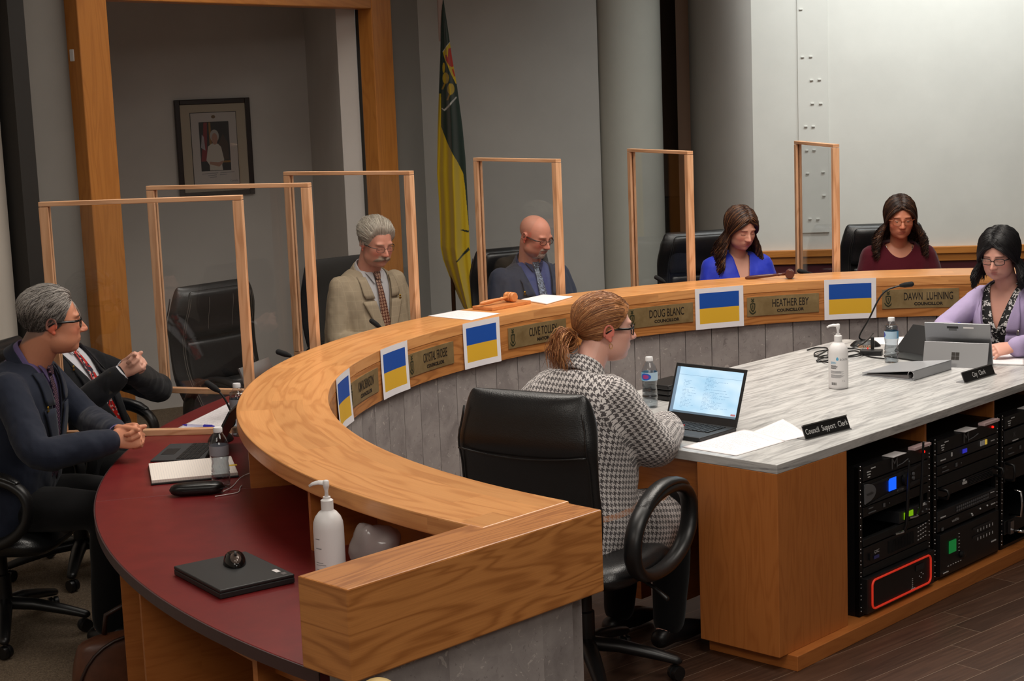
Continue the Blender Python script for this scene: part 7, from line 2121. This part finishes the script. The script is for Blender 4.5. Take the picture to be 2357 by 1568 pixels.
# hoop earring
e8=s8.HM@Vector((.084,-.004,-.050)); part('hoop_earring',MB().tube([(e8.x+.0*k,e8.y+.008*math.sin(R(k)),e8.z-.006+.009*math.cos(R(k))) for k in range(0,360,20)],.0008,6,closed=True),GOLD,s8.o,smooth=True)
office_chair('black leather office chair under the red haired woman at the clerk desk',(.215,5.475),59,back_top=1.075,recline=11,seat_h=.48,w=.255)

# empty chairs
office_chair('empty black leather office chair with grey stitching behind the second clear screen',(-1.25,7.98),320,back_top=1.13,recline=9,stitch=True,w=.275)
office_chair('black chair standing far back in the dark recess beside the column',(1.22,12.4),268,back_top=1.17,recline=4,style='mesh',w=.24)

def necklace(s,name,m,w,t0,drop,r,bead=None,pend=None):
    pts=[]
    for k in range(-14,15):
        u=k/14; x=w*math.sin(u*PI/2); t=t0-drop*math.cos(u*PI/2)**1.2
        yd=(s.T(0,1,.3)-s.T(0,0,.3)).normalized(); h=s.bodybvh.ray_cast(s.T(x,.5,t),-yd,1.0)
        if h[0] is None: continue
        pts.append(h[0]+yd*(.006))
    if len(pts)<4: return
    n_=part(name,MB().tube(pts,r,6),m,s.o,smooth=True)
    if bead:
        for i,p in enumerate(pts): part('link',MB().sphere(tuple(p),(bead,bead*.7,bead),8,6),m,n_,smooth=True)
    if pend: 
        p=pts[len(pts)//2]; part('pendant',MB().sphere((p.x,p.y+.004,p.z-pend),(pend,.004,pend),12,8),m,n_,smooth=True)
SIL=M('silver chain',(216,208,198),.22,.95)
necklace(s6,'necklace',SIL,.072,.485,.085,.0022,.0042,.009)
necklace(s5,'necklace',SIL,.06,.49,.15,.0011,None,.008)
# ---------------------------------------------------------------- light
def area(name,loc,size,power,color=(1,.9,.78),rot=(0,0,0),spread=180,sy=None):
    l=bpy.data.lights.new(name,'AREA'); l.energy=power; l.color=color; l.size=size; l.spread=R(spread)
    l.shape='RECTANGLE'; l.size_y=sy or size
    o=bpy.data.objects.new(name,l); COL.objects.link(o); o.location=loc; o.rotation_euler=rot; return o
LC=(1,.93,.84)
area('downlight_center',(1.3,6.6,3.65),1.6,48,LC,(0,0,0),156)
area('downlight_far',(1.6,8.3,3.65),1.4,30,LC,(0,0,0),130)
area('downlight_left',(-0.6,6.0,3.65),1.2,20,LC,(0,0,0),130)
area('wall_fill_back',(-.9,8.3,3.65),1.2,16,LC,(0,0,0),140)  # added fill to brighten the back walls, no known fixture here
area('downlight_front',(1.2,3.4,3.65),1.6,40,LC,(0,0,0),170)
area('downlight_rear',(.6,-.6,3.6),2.4,88,LC,(R(14),0,0),180)
area('downlight_rear_left',(-2.2,1.6,3.6),1.4,24,LC,(R(8),0,0),180)
wl=onright(2150,0)
area('wall_washer',(wl.x,wl.y-.9,3.6),2.6,30,(.97,1,.98),(R(28),0,0),120,.3)
w=bpy.data.worlds.new('room'); bpy.context.scene.world=w; w.use_nodes=True
bg=w.node_tree.nodes['Background']; bg.inputs[0].default_value=(1,.93,.86,1); bg.inputs[1].default_value=0.07
vs_=bpy.context.scene.view_settings; vs_.view_transform='Standard'; vs_.look='None'; vs_.gamma=1; vs_.exposure=0.28
